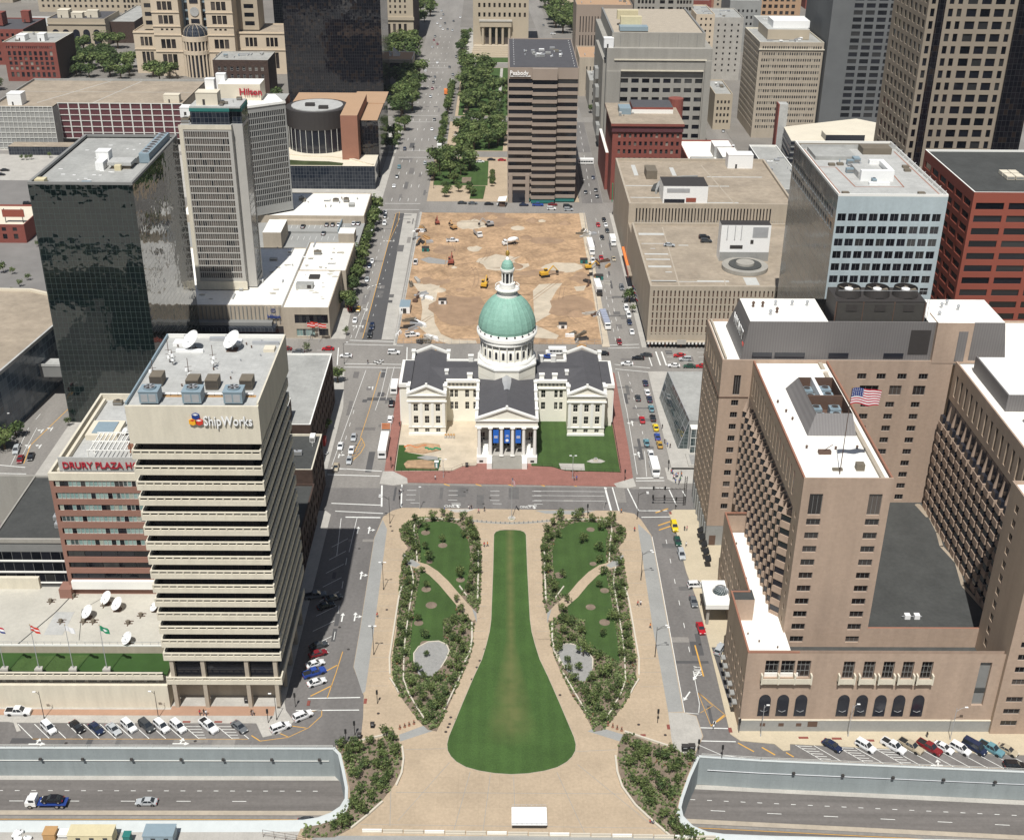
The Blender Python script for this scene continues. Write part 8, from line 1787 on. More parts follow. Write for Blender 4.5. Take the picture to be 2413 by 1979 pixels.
cars((3,2),[(780,235,'sedan','silver',-90),(675,305,'sedan','white',-90),(762,335,'sedan','white',-90),(745,415,'sedan','silver',-90),(640,470,'sedan','tan',-90)],'waiting on the street left of the courthouse','cars left of the courthouse',seq='towards the crossing')
cars((3,2),[(1068,95,'suv','white',90)],'patrol-style parked by the red brick pavement','cars left of the courthouse',seq='by the orange barriers')
cars((2,2),[(1103,1608,'suv','black',90)],'driving by the courthouse left side','cars left of the courthouse',seq='on that lane')
cars((2,2),[(1120,1198,'suv','white',0),(735,1224,'sedan','white',180),(590,1168,'sedan','red',180),(350,1188,'sedan','grey',180),(250,1168,'sedan','dark red',180)],'on the cross street behind the courthouse left wing','cross street cars',seq='leftwards')
cars((2,2),[(945,992,'suv','dark blue',-90),(928,1056,'suv','black',-90),(808,938,'sedan','white',-90),(835,848,'sedan','gold',-90),(768,845,'sedan','red',-90),(905,610,'sedan','silver',-90),(925,500,'sedan','dark blue',-90),(945,462,'sedan','white',-90),(1045,160,'suv','white',-90),(1050,100,'sedan','dark grey',-90),(1052,72,'sedan','white',-90),(785,770,'sedan','silver',-90)],'on the tree-lined street beside the building site','cars on the tree-lined street',seq='going away')
pk=[(433,103,'sedan','red'),(483,108,'sedan','white'),(528,112,'sedan','silver'),(577,115,'sedan','red'),(582,168,'sedan','dark grey'),(630,168,'sedan','black'),(678,168,'sedan','silver'),(390,183,'sedan','black'),(798,158,'sedan','silver'),(835,158,'sedan','grey'),(245,145,'sedan','white'),(555,238,'sedan','dark grey'),(205,240,'sedan','black')]
cars((2,2),pk,'on the rooftop deck behind the white podium roof','rooftop deck cars',88,z=8.0,seq='of the deck')
cars((2,3),[(715,172,'sedan','red'),(762,130,'sedan','black'),(776,172,'sedan','white'),(788,218,'sedan','dark grey'),(747,272,'sedan','black'),(740,437,'sedan','red'),(672,462,'pickup','white'),(840,445,'sedan','tan'),(905,677,'suv','grey'),(940,842,'suv','white'),(960,898,'suv','white'),(967,955,'sedan','dark blue'),(986,1032,'sedan','white'),(885,1112,'sedan','dark red')],'on the street between the site and the slotted garages','cars by the slotted garages',-88,seq='coming nearer')
cars((2,3),[(752,1207,'sedan','black'),(312,1230,'sedan','blue'),(948,1288,'sedan','white'),(1035,1243,'sedan','black'),(1100,1218,'sedan','dark grey'),(1370,1222,'sedan','red'),(1415,1252,'suv','silver'),(1325,1303,'sedan','white'),(1450,1308,'sedan','green'),(1550,1308,'sedan','red')],'on the cross street behind the courthouse right wing','cross street cars',178,seq='of those')
cars((2,3),[(1095,1442,'sedan','dark blue'),(1110,1518,'sedan','white'),(1128,1572,'sedan','dark blue'),(1035,1562,'sedan','dark grey'),(1143,1648,'sedan','teal')],'on the street right of the courthouse','cars right of the courthouse',91,seq='coming nearer')
cars((3,3),[(1045,97,'sedan','red'),(1130,82,'sedan','black'),(1152,157,'sedan','yellow'),(1165,230,'sedan','blue'),(1080,277,'sedan','teal'),(1183,292,'sedan','gold'),(1113,364,'sedan','white')],'in the lanes beside the glass pavilion','cars right of the courthouse',91,seq='coming nearer')
cars((3,3),[(1300,938,'suv','yellow'),(1325,1052,'sedan','green'),(1355,1158,'suv','silver'),(1470,1398,'suv','white',5),(1450,1527,'sedan','grey')],'at the kerb of the brown brick hotel','cars by the hotel kerb',-88,seq='coming nearer')
cars((4,3),[(1510,68,'sedan','red',-86)],'at the yellow kerb of the brown brick hotel','cars by the hotel kerb',seq='car there');cars((4,3),[(1660,232,'suv','silver',62)],'turning into the hotel garage ramp','cars by the hotel kerb',z=.15,seq='car there')
cars((2,3),[(1287,334,'sedan','silver',-8),(1570,272,'suv','black',0),(1585,302,'suv','dark grey',0)],'on the brown roof of the nearer slotted garage','garage roof cars',z=23.9,seq='of three')
cars((3,1),[(128,337,'suv','silver'),(160,407,'sedan','dark red'),(243,387,'sedan','black')],'waiting at the junction on the far left','far left junction cars',-80,seq='from the left')
cars((2,1),[(293,712,'sedan','silver',20),(270,792,'sedan','black',30),(350,885,'sedan','white',20),(335,900,'sedan','silver',20)],'in the left edge car park','left car park cars',z=.16,seq='coming nearer')
cars((1,1),[(38,1370,'sedan','black',10),(5,1405,'sedan','black',10),(225,1640,'suv','black',10)],'in the car park beyond the mirrored tower','left car park cars',z=.16,seq='from the far side')
far=[(1163,1345,'suv','teal'),(1145,1422,'sedan','dark grey'),(1122,1497,'sedan','white'),(1372,1315,'suv','silver'),(1402,1340,'sedan','red'),(1458,1110,'sedan','silver'),(1427,1042,'sedan','white'),(1447,964,'sedan','black'),(1535,952,'sedan','dark grey'),(1415,777,'sedan','silver'),(1430,714,'sedan','dark red'),(1438,664,'sedan','black'),(1450,622,'sedan','dark grey'),(1568,542,'sedan','dark grey'),(1470,507,'sedan','white'),(1590,645,'sedan','white'),(1595,602,'sedan','grey'),(1375,572,'suv','white'),(1430,380,'sedan','silver'),(1470,357,'sedan','dark red'),(1442,325,'sedan','dark red'),(1452,295,'sedan','grey'),(1552,237,'sedan','grey'),(1515,238,'sedan','white'),(1592,247,'sedan','silver'),(1495,217,'suv','white'),(1532,190,'sedan','dark grey'),(1500,152,'sedan','white'),(1600,172,'sedan','dark grey'),(1632,362,'sedan','silver'),(1622,457,'sedan','dark grey'),(1655,142,'sedan','white'),(1208,1200,'suv','dark blue'),(1560,870,'sedan','silver'),(1550,905,'sedan','grey'),(1512,1050,'sedan','white'),(1505,90,'sedan','silver'),(1518,120,'sedan','grey'),(1470,190,'sedan','white'),(1380,510,'sedan','dark grey')]
cars((1,2),far,'tiny on the long avenue','cars on the long avenue',92,detail=False,seq='counted up the avenue')
cars((1,2),[(1670,1634,'sedan','dark grey'),(1755,1637,'sedan','grey'),(1885,1642,'sedan','black'),(1985,1645,'sedan','white')],'on the street at the site far edge','cars beyond the site',0,detail=False,seq='from the left')
cars((1,3),[(118,1650,'sedan','dark blue'),(230,1650,'pickup','blue'),(350,1647,'sedan','dark red'),(340,1680,'suv','white'),(470,1662,'suv','black'),(478,1688,'suv','silver')],'on the street before the striped tower','cars beyond the site',0,detail=False,seq='from the left')
cars((1,2),[(1740,1285,'sedan','white'),(1815,1302,'sedan','white'),(1905,1287,'sedan','black'),(1990,1290,'sedan','red')],'crossing behind the corner park','cars behind the corner park',0,detail=False,seq='from the left')
cars((1,3),[(675,1430,'sedan','dark blue',90),(697,1530,'sedan','black',90),(615,1547,'sedan','black',90),(707,1580,'sedan','dark grey',90),(1640,765,'sedan','white',90),(1620,890,'sedan','dark grey',80),(1722,1055,'sedan','dark grey',80),(1800,1190,'van','white',80),(1655,830,'sedan','red',80),(110,185,'sedan','silver',90),(275,205,'sedan','grey',90),(352,275,'suv','white',0)],'on the side streets round the concrete tower','side street cars',detail=False,seq='of them')
# ---- large vehicles
def bus(x,y,ang,L,W_,H_,lab,col='white',group=None,nose=0):
 t=thing('bus',(x,y,0),lab,'bus',group,D2R(ang));b=MB()
 x0,x1=-L/2,L/2-nose;b.box(x0,x1,-W_/2,W_/2,.45,1.3,'white_plastic');b.box(x0,x1,-W_/2,W_/2,2.15,H_,'white_plastic');b.box(x0+.05,x1-.06,-W_/2+.04,W_/2-.04,1.3,2.15,'white_plastic')
 if nose:b.prism([(x1,-W_/2+.1),(x1+nose,-W_/2+.35),(x1+nose,W_/2-.35),(x1,W_/2-.1)],.45,1.35,'white_plastic')
 b.box(x0+.5,x1-.5,-W_/2+.25,W_/2-.25,H_,H_+.1,'white_plastic');part_l(b,'body',t)
 g=MB();n=int(L/1.3)
 for s_ in(-1,1):
  for i in range(n):a=x0+.4+i*(x1-x0-.8)/n;g.box(a,a+(x1-x0-.8)/n-.14,s_*W_/2-(.02 if s_>0 else-.0),s_*W_/2+(.0 if s_>0 else .02),1.34,2.12,'car_glass')if False else g.face([(a,s_*(W_/2-.035),1.32),(a+(x1-x0-.8)/n-.14,s_*(W_/2-.035),1.32),(a+(x1-x0-.8)/n-.14,s_*(W_/2-.035),2.14),(a,s_*(W_/2-.035),2.14)],'car_glass')
 g.box(x1-.02,x1+.015,-W_/2+.2,W_/2-.2,1.3,2.4,'car_glass');g.box(x0-.015,x0+.02,-W_/2+.35,W_/2-.35,1.5,2.3,'car_glass');part_l(g,'windows',t)
 for xx in(x0+L*.2,x1-L*.14):
  for s_ in(-1,1):o=bpy.data.objects.new('wheel',WHB);link(o,t);o.location=(xx,s_*(W_/2-.15),.5)
 for s_ in(-1,1):o=bpy.data.objects.new('headlight',HLM);link(o,t);o.location=(x1+nose,s_*(W_/2-.55),.9)
 return t
def part_l(b,n,t):return lpart(b,n,t)
x,y=G(3,2,1015,300,1.5);bus(x,y,90,13.2,2.6,3.3,'long white coach standing beside the red brick pavement left of the courthouse')
x,y=G(3,3,1145,470,1.4);bus(x,y,-89,9.2,2.5,2.9,'white shuttle bus waiting at the crossing beside the glass pavilion',nose=1.2)
x,y=G(2,3,375,1185,1.3);bus(x,y,180,7.6,2.4,2.8,'white minibus passing behind the courthouse dome',nose=1.0)
x,y=G(2,2,1125,1475,1.3);bus(x,y,90,7.6,2.4,2.8,'white delivery step truck parked left of the courthouse')
x,y=G(1,3,615,1300,1.5);bus(x,y,0,9.0,2.6,3.2,'white bus crossing the side street beside the striped tower')
x,y=G(1,2,1490,1165,1.5);bus(x,y,90,12,2.6,3.2,'white bus parked by the hedge row along the far avenue')
def truck(x,y,ang,lab,Lc=2.2,Lb=9,cab='white_plastic',load='white_plastic',h=3.6,cat='truck',z=0,kind='box',name='truck'):
 t=thing(name,(x,y,z),lab,cat,None,D2R(ang));b=MB();L=Lb+Lc;x0=-L/2
 b.box(x0+Lb+.3,x0+L,-1.15,1.15,.6,1.7,cab);b.prism([(x0+Lb+.3,-1.12),(x0+L-.7,-1.05),(x0+L-.7,1.05),(x0+Lb+.3,1.12)],1.7,2.6,cab);b.box(x0+L-.7,x0+L-.62,-.95,.95,1.75,2.5,'car_glass');b.box(x0+Lb+.6,x0+L-.9,-1.14,1.14,1.8,2.4,'car_glass');part_l(b,'cab',t)
 b=MB();b.box(x0,x0+L-.5,-.5,.5,.5,.8,'dark_metal');part_l(b,'chassis',t)
 b=MB()
 if kind=='box':
  b.box(x0,x0+Lb,-1.25,1.25,1.0,h,load);b.box(x0+.1,x0+Lb-.1,-1.15,1.15,h,h+.06,load)
  for i in range(int(Lb)):b.box(x0+i+.4,x0+i+.46,-1.28,1.28,1.05,h-.05,load)
 elif kind=='mixer':
  for(xa,r0),(xb,r1)in zip([(x0,.5),(x0+1.2,1.1),(x0+3.2,1.25),(x0+4.6,.8)],[(x0+1.2,1.1),(x0+3.2,1.25),(x0+4.6,.8),(x0+5,.3)]):b.tube((xa,0,2.7-(xa-x0)*.12),(xb,0,2.7-(xb-x0)*.12),r0,load,14,r1)
  b.tube((x0,0,3.2),(x0-.6,0,1.6),.3,'metal',6)
 elif kind=='tarp':
  b.box(x0,x0+Lb,-1.25,1.25,1.0,2.2,'metal')
  for i in range(int(Lb*2)):b.box(x0+i*.5,x0+i*.5+.48,-1.2,1.2,2.2,2.6+.25*math.sin(i*1.7),load)
 elif kind=='flat':b.box(x0,x0+Lb,-1.2,1.2,.95,1.15,load)
 elif kind=='dump':b.box(x0,x0+Lb,-1.2,1.2,1.0,2.2,load);b.box(x0+.2,x0+Lb-.2,-1.0,1.0,2.2,2.45,'dirt')
 part_l(b,{'box':'cargo_box','mixer':'drum','tarp':'covered_trailer','flat':'flatbed','dump':'tipper'}[kind],t)
 for xx in(x0+.9,x0+2.0,x0+L-1.0):
  for s_ in(-1,1):o=bpy.data.objects.new('wheel',WHB);link(o,t);o.location=(xx,s_*1.05,.5)
 return t
def TR(r_,c_,x_,y_,ang,lab,**k):x,y=G(r_,c_,x_,y_,1.2+k.get('z',0));return truck(x,y,ang,lab,**k)
TR(2,3,655,355,-88,'long white box trailer parked along the building site fence',Lb=13.5)
TR(2,3,833,305,-88,'white lorry in the lane by the far slotted garage',Lb=6)
TR(2,3,715,685,-87,'white tanker lorry with dark cab beside the site fence',Lb=10,cab='dark_metal')
TR(2,3,772,935,-86,'flatbed trailer under a blue-grey tarpaulin by the site fence',Lb=14,load='blue_tarp',kind='tarp')
TR(2,2,2055,310,-160,'white concrete mixer lorry on the building site',Lb=5.2,kind='mixer');TR(2,2,1797,240,-70,'white tipper lorry on the building site near the rubble',Lb=5,kind='dump',load='metal')
cars((2,2),[(1592,298,'pickup','white',0),(1270,1058,'pickup','white',15),(1295,470,'pickup','white',90)],'on the building site','site pickups',z=.05,seq='of the site pickups')
x,y=G(4,1,370,1432,ZR+1);tw=truck(x,y,180,'white tow lorry with a blue flatbed on the sunken motorway',Lc=2.6,Lb=6.2,load='logo_blue',kind='flat',z=ZR)
car('sedan',x+1.3,y,180,'black','shiny black car carried on the blue flatbed of the tow lorry','motorway cars',ZR+1.15)
x,y=G(1,2,1540,742,1.5);truck(x,y,92,'orange lorry on the long avenue beyond the black tower',Lb=6,cab='orange_net',load='orange_net')
def motorbike(x,y,ang,lab):
 t=thing('motorcycle',(x,y,0),lab,'motorcycle',None,D2R(ang));b=MB();b.box(-.5,.6,-.16,.16,.5,.95,'white_plastic');b.box(-.8,.1,-.17,.17,.85,1.0,'rubber');b.tube((.6,0,.35),(.35,0,1.15),.05,'chrome');b.tube((.35,-.4,1.15),(.35,.4,1.15),.04,'chrome');b.box(-.9,-.5,-.3,.3,.6,.95,'white_plastic');part_l(b,'frame',t)
 for xx in(-.65,.68):o=bpy.data.objects.new('wheel',WH);link(o,t);o.location=(xx,0,.34);o.scale=(1,.6,1)
x,y=G(3,2,568,375);motorbike(x,y,60,'white motorcycle parked at the corner of the dark brick warehouse');x,y=G(4,3,1612,845);motorbike(x,y,-110,'white and black motorcycle crossing at the hotel corner')
for i,(a,b_)in enumerate(((975,1285),(1000,1292),(1018,1275))):x,y=G(2,2,a,b_);motorbike(x,y,180,'motorcycle in the trio on the crossing behind the courthouse, %s of three'%ordinal(i))
def excavator(x,y,ang,lab,m='yellow_machine',s=1.0):
 t=thing('excavator',(x,y,.06),lab,'excavator',None,D2R(ang));b=MB()
 for s_ in(-1,1):b.box(-1.8,1.8,s_*1.1-.3,s_*1.1+.3,0,.9,'rubber')
 part_l(b,'tracks',t);b=MB();b.box(-1.9,1.2,-1.2,1.2,1.0,2.0,m);b.box(.1,1.3,.2,1.2,2.0,2.9,'car_glass');b.box(.05,1.35,.15,1.25,2.9,3.0,m);part_l(b,'cab',t)
 b=MB();b.tube((1.1,-.3,1.8),(3.4,-.3,4.2),.25,m,6);b.tube((3.4,-.3,4.2),(5.2,-.3,2.2),.2,m,6);b.prism([(4.8,-.8),(5.7,-.7),(5.7,.1),(4.8,.2)],1.0,2.0,'dark_metal');part_l(b,'arm',t);t.scale=(s,s,s);return t
def MX(r_,c_,x_,y_,ang,lab,m='yellow_machine',s=1):x,y=G(r_,c_,x_,y_,1);excavator(x,y,ang,lab,m,s)
MX(2,2,1848,655,80,'yellow tracked loader alone on the open dirt left of the dome');MX(2,3,285,570,20,'yellow excavator in the middle of the site right of the dome',s=1.1);MX(2,2,1600,190,120,'dark orange excavator at the far left of the site','wood',.9);MX(2,2,1470,150,100,'red site machine in the far left corner of the site','red_panel',.8);MX(2,2,1580,470,90,'red telehandler left of the lantern on the dirt','red_panel',1.0);MX(2,3,640,510,10,'yellow digger at the site fence beside the teal bins',s=.9);MX(2,2,1890,165,200,'grey crane arm machine by the rubble heap','metal',1.0)
rr=random.Random(14);k=0
for r_,c_,x_,y_,n,sp in((2,2,1340,300,9,3.5),(2,2,1350,220,7,3),(2,2,1330,760,6,3),(2,2,1270,960,8,4),(2,2,1400,1090,8,4),(2,2,1260,650,3,2),(2,3,630,250,6,3),(2,3,690,640,6,4),(2,3,700,520,6,4),(2,3,710,900,5,3),(2,3,560,1100,6,6)):
 cx,cy=G(r_,c_,x_,y_)
 for i in range(n):
  x,y=cx+rr.gauss(0,sp*.5),cy+rr.gauss(0,sp);b=MB();a=rr.uniform(0,3.14);l=rr.uniform(.8,3.4);m=rr.choice(('metal','dark_metal','wood','unit_brown','white_plastic','concrete','brown_metal'))
  b.obox((x,y),(math.cos(a),math.sin(a)),l,rr.uniform(.15,.7),.05,rr.uniform(.3,1.3),m);b.obox((x+.3,y+.2),(math.cos(a+.2),math.sin(a+.2)),l*.7,.2,.05,rr.uniform(1.3,1.6),m)
  solo(b,'material_stack','stack of building materials lying on the fenced dirt site, %s in the scattered heaps'%ordinal(k),'building material','material stacks on the site',(x,y,0));k+=1
for r_,c_,x_,y_,lab in((2,2,1375,365,'teal skip at the far left of the building site'),(2,3,600,460,'larger teal skip at the right fence of the site'),(2,3,725,590,'teal box by the white tanker at the site fence'),(2,2,1512,785,'small white and grey site hut on the pale track left of the dome'),(2,3,430,980,'white tent-like sheet on the dirt right of the dome'),(3,2,1432,455,'green and white portable toilet on the courthouse left yard')):
 x,y=G(r_,c_,x_,y_,1);b=MB();m='teal' if 'teal' in lab or 'green' in lab else 'white_plastic';hh=2.3 if 'toilet' in lab else 1.8;w_=.65 if 'toilet' in lab else 1.6
 b.box(x-w_,x+w_,y-w_*.8,y+w_*.8,.1,hh,m);b.box(x-w_*1.05,x+w_*1.05,y-w_*.85,y+w_*.85,hh,hh+.2,'white_plastic' if w_<1 else 'dark_metal');b.box(x-w_*.4,x+w_*.4,y-w_*.83,y-w_*.8,.3,hh-.3,'dark_metal' if w_>1 else 'white_plastic');solo(b,'site_container',lab,'container',None,(x,y,0))
x,y=G(2,2,1222,830,1.5);t=thing('site_office',(x,y,0),'white site office cabin with pale blue roof at the left site fence','cabin');b=MB();b.box(x-2.6,x+1.6,y-4,y+4,.15,3.0,'white_plastic',top='unit_blue');b.box(x-1.2,x+.2,y-4.05,y-4,.3,2.4,'dark_metal');b.box(x-1.9,x-1.4,y-4.04,y-4,1.4,2.3,'car_glass');part(b,'walls',t)
def fence(pts,lab,h=2.2,step=3.0,m='metal',group='fences',screen=None,r=.05):
 t=thing('fence',(pts[0][0],pts[0][1],0),lab,'fence',group);b=MB();q=MB()
 for i in range(len(pts)-1):
  p0,p1=Vector(pts[i]),Vector(pts[i+1]);n=max(1,int((p1-p0).length/step))
  for j in range(n+1):c=p0.lerp(p1,j/n);b.tube((c.x,c.y,0),(c.x,c.y,h),r,m,4)
  for z in(h*.35,h*.98):q.tube((p0.x,p0.y,z),(p1.x,p1.y,z),r*.7,m,4)
 part(b,'posts',t);part(q,'rails',t);return t
fence([(-40.6,428),(-41.4,588)],'thin metal fence along the left side of the building site');fence([(38.6,428),(40.6,588)],'thin metal fence along the right side of the building site');fence([(-40.6,428),(38.6,428)],'thin metal fence at the near side of the building site');fence([(-41.4,589.6),(40.6,589.6)],'low barrier fence at the far side of the building site',1.1)
# ================ PEOPLE
def person_mesh(pose):
 """one continuous skinned figure about 1.72 m tall"""
 V=[];Ed=[];Rr=[]
 def v(x,y,z,r):V.append((x,y,z));Rr.append(r);return len(V)-1
 def e(a,b):Ed.append((a,b))
 st={'stand':(0,0),'walk':(.28,-.28)}.get(pose,(0,0));sit=pose=='sit';dz=-.42 if sit else 0
 pel=v(0,0,.95+dz,.15);ch=v(0,0,1.25+dz,.155);nk=v(0,0,1.45+dz,.07);hd=v(0,.02,1.56+dz,.095);tp=v(0,.01,1.66+dz,.085);e(pel,ch);e(ch,nk);e(nk,hd);e(hd,tp)
 for s_ in(-1,1):
  sw=st[0]if s_>0 else st[1];hip=v(s_*.10,0,.88+dz,.10)
  if sit:kn=v(s_*.13,.42,.52,.075);an=v(s_*.13,.46,.1,.05);ft=v(s_*.13,.62,.05,.045)
  else:kn=v(s_*.11,sw*.5+.03,.48,.07);an=v(s_*.11,sw-(.06 if sw<0 else 0),.09,.05);ft=v(s_*.12,sw+.14,.05,.045)
  e(pel,hip);e(hip,kn);e(kn,an);e(an,ft)
  sh=v(s_*.2,0,1.38+dz,.065);el=v(s_*.27,-sw*.4,1.12+dz,.048);wr=v(s_*.27,-sw*.8+.06+(.2 if sit else 0),.88+dz,.036);pm=v(s_*.27,-sw*.9+.08+(.24 if sit else 0),.81+dz,.035);e(ch,sh);e(sh,el);e(el,wr);e(wr,pm)
  for j in range(4):f=v(s_*.27+(j-1.5)*.018,-sw*.9+.10+(.27 if sit else 0),.735+dz-(.012 if j in(1,2)else 0),.009);e(pm,f)
  th=v(s_*.235,-sw*.9+.12+(.24 if sit else 0),.80+dz,.010);e(wr,th)
 me=bpy.data.meshes.new('body');me.from_pydata(V,Ed,[]);o=bpy.data.objects.new('tmp',me);COL.objects.link(o)
 m=o.modifiers.new('s','SKIN');sk_=me.skin_vertices[0].data
 for i,r in enumerate(Rr):sk_[i].radius=(r,r)
 sk_[0].use_root=True;m2=o.modifiers.new('u','SUBSURF');m2.levels=1;m2.render_levels=1
 dg=bpy.context.evaluated_depsgraph_get();dg.update();r=bpy.data.meshes.new_from_object(o.evaluated_get(dg));r.name='body'
 COL.objects.unlink(o);bpy.data.objects.remove(o)
 r.materials.clear()
 for q in('skin','cloth','trousers','rubber'):r.materials.append(M[q])
 for p in r.polygons:
  c=p.center;z=c.z-dz;leg=c.z<(.62 if sit else .92)
  arm=abs(c.x)>.2 and z<1.15
  p.material_index=3 if c.z<.1 else 0 if(z>1.47 or arm)else 2 if(leg and not arm)else 1
  p.use_smooth=True
 return r
PM={k_:person_mesh(k_)for k_ in('stand','walk','sit')}
def hair_mesh():
 b=MB()
 for(r0,z0),(r1,z1)in zip([(.105,-.02),(.11,.05),(.09,.11)],[(.11,.05),(.09,.11),(.02,.14)]):b.frust((0,-.02),r0,r1,z0,z1,'hair',10)
 return b.mesh('hair')
def face_mesh():
 b=MB()
 for s_ in(-1,1):b.box(s_*.035-.012,s_*.035+.012,.095,.105,0,.012,'hair');b.box(s_*.1-.01,s_*.1+.01,-.01,.03,-.03,.03,'skin')
 b.box(-.012,.012,.1,.125,-.04,0,'skin');b.box(-.03,.03,.093,.1,-.07,-.06,'sign_red');return b.mesh('face')
HM,FM=hair_mesh(),face_mesh();PC=[('white',(.75,.74,.72)),('black',(.02,.02,.02)),('red',(.5,.05,.05)),('blue',(.06,.12,.4)),('grey',(.25,.25,.26)),('green',(.08,.25,.1)),('pink',(.6,.2,.25)),('orange',(.7,.22,.04))]
rp=random.Random(31)
def person(x,y,pose,ci,lab,z=.15,group='passers-by'):
 cn,col=PC[ci];t=thing('person',(x,y,z),'person %s in %s, %s'%({'stand':'standing','walk':'walking','sit':'sitting'}[pose],cn,lab),'person',group,rp.uniform(0,6.28))
 o=bpy.data.objects.new('body',PM[pose]);link(o,t);o.color=(*col,1);dz=-.42 if pose=='sit' else 0
 for n_,m_ in(('hair',HM),('face',FM)):o=bpy.data.objects.new(n_,m_);link(o,t);o.location=(0,0,1.61+dz)
ppl=[(3,2,1806,1100,'walk',2,'on the walk beside the central lawn, left of a pair'),(3,2,1832,1097,'walk',7,'on the walk beside the central lawn, right of a pair'),(3,2,1140,685,'walk',1,'on the left crossing before the courthouse, nearest'),(3,2,1160,665,'walk',4,'on the left crossing before the courthouse, middle'),(3,2,1150,678,'walk',0,'on the left crossing before the courthouse, last'),(3,2,1493,826,'walk',3,'on the tan pavement above the left garden'),(3,2,1762,835,'walk',6,'left of the flagpole near the granite strip'),(3,2,1808,822,'walk',1,'nearer the flagpole by the granite strip'),(3,2,1685,800,'sit',0,'on the pale ledge, left one'),(3,2,1705,798,'sit',1,'on the pale ledge, right one'),(3,2,1422,572,'walk',0,'on the red brick pavement left of the steps'),(3,2,1140,150,'walk',1,'on the narrow red pavement left of the courthouse'),(3,2,965,1655,'walk',2,'on the tan walk edge beside the left street'),(3,3,1203,170,'walk',1,'alone beside the sloping glass wall'),(3,3,1222,285,'stand',1,'left in the small group by the pavilion'),(3,3,1232,295,'stand',4,'middle of the small group by the pavilion'),(3,3,1243,312,'walk',3,'nearest in the small group by the pavilion'),(3,3,1265,322,'walk',1,'right of the small group by the pavilion'),(3,3,1378,975,'stand',1,'left of a pair before the hotel windows'),(3,3,1396,972,'stand',6,'right of a pair before the hotel windows'),(3,3,1390,1098,'walk',0,'alone on the hotel pavement'),(3,3,1010,1562,'walk',2,'on the right garden walk, left of a pair'),(3,3,1032,1560,'walk',0,'on the right garden walk, right of a pair'),(3,3,880,835,'walk',7,'at the right crossing corner'),(3,3,985,980,'stand',2,'on the tan walk at the top right of the garden'),(3,3,1505,1560,'stand',1,'beside the hotel canopy post'),(3,3,510,580,'walk',4,'left of a pair on the red pavement'),(3,3,530,575,'walk',3,'right of a pair on the red pavement'),(4,1,1578,755,'walk',2,'on the pavement by the tower columns, left'),(4,1,1610,752,'walk',1,'on the pavement by the tower columns, middle'),(4,1,1628,758,'walk',0,'on the pavement by the tower columns, right'),(4,1,1984,755,'walk',1,'under the office tower corner, left'),(4,1,1998,757,'walk',4,'under the office tower corner, right'),(4,3,1110,70,'walk',7,'at the edge of the tan walk on the right'),(4,4,1305,930,'stand',1,'on the pavement behind the dark red pickup'),(2,2,912,1290,'walk',1,'on the crossing behind the courthouse left wing')]
for i in range(14):ppl.append((3,3,1275+i*6.2+rp.uniform(-2,2),515+rp.uniform(0,95),rp.choice(('stand','walk')),rp.randrange(8),'in the corner crowd by the glass pavilion, %s from the left'%ordinal(i)))
for q in ppl:x,y=G(q[0],q[1],q[2],q[3]);person(x,y,q[4],q[5],q[6])
x,y=G(4,3,1105,1590,.6);person(x+.1,y,'sit',2,'on the low stone wall at the lower right bed',.12);person(x+.75,y-.3,'sit',4,'on the low stone wall beside the one in red',.12)
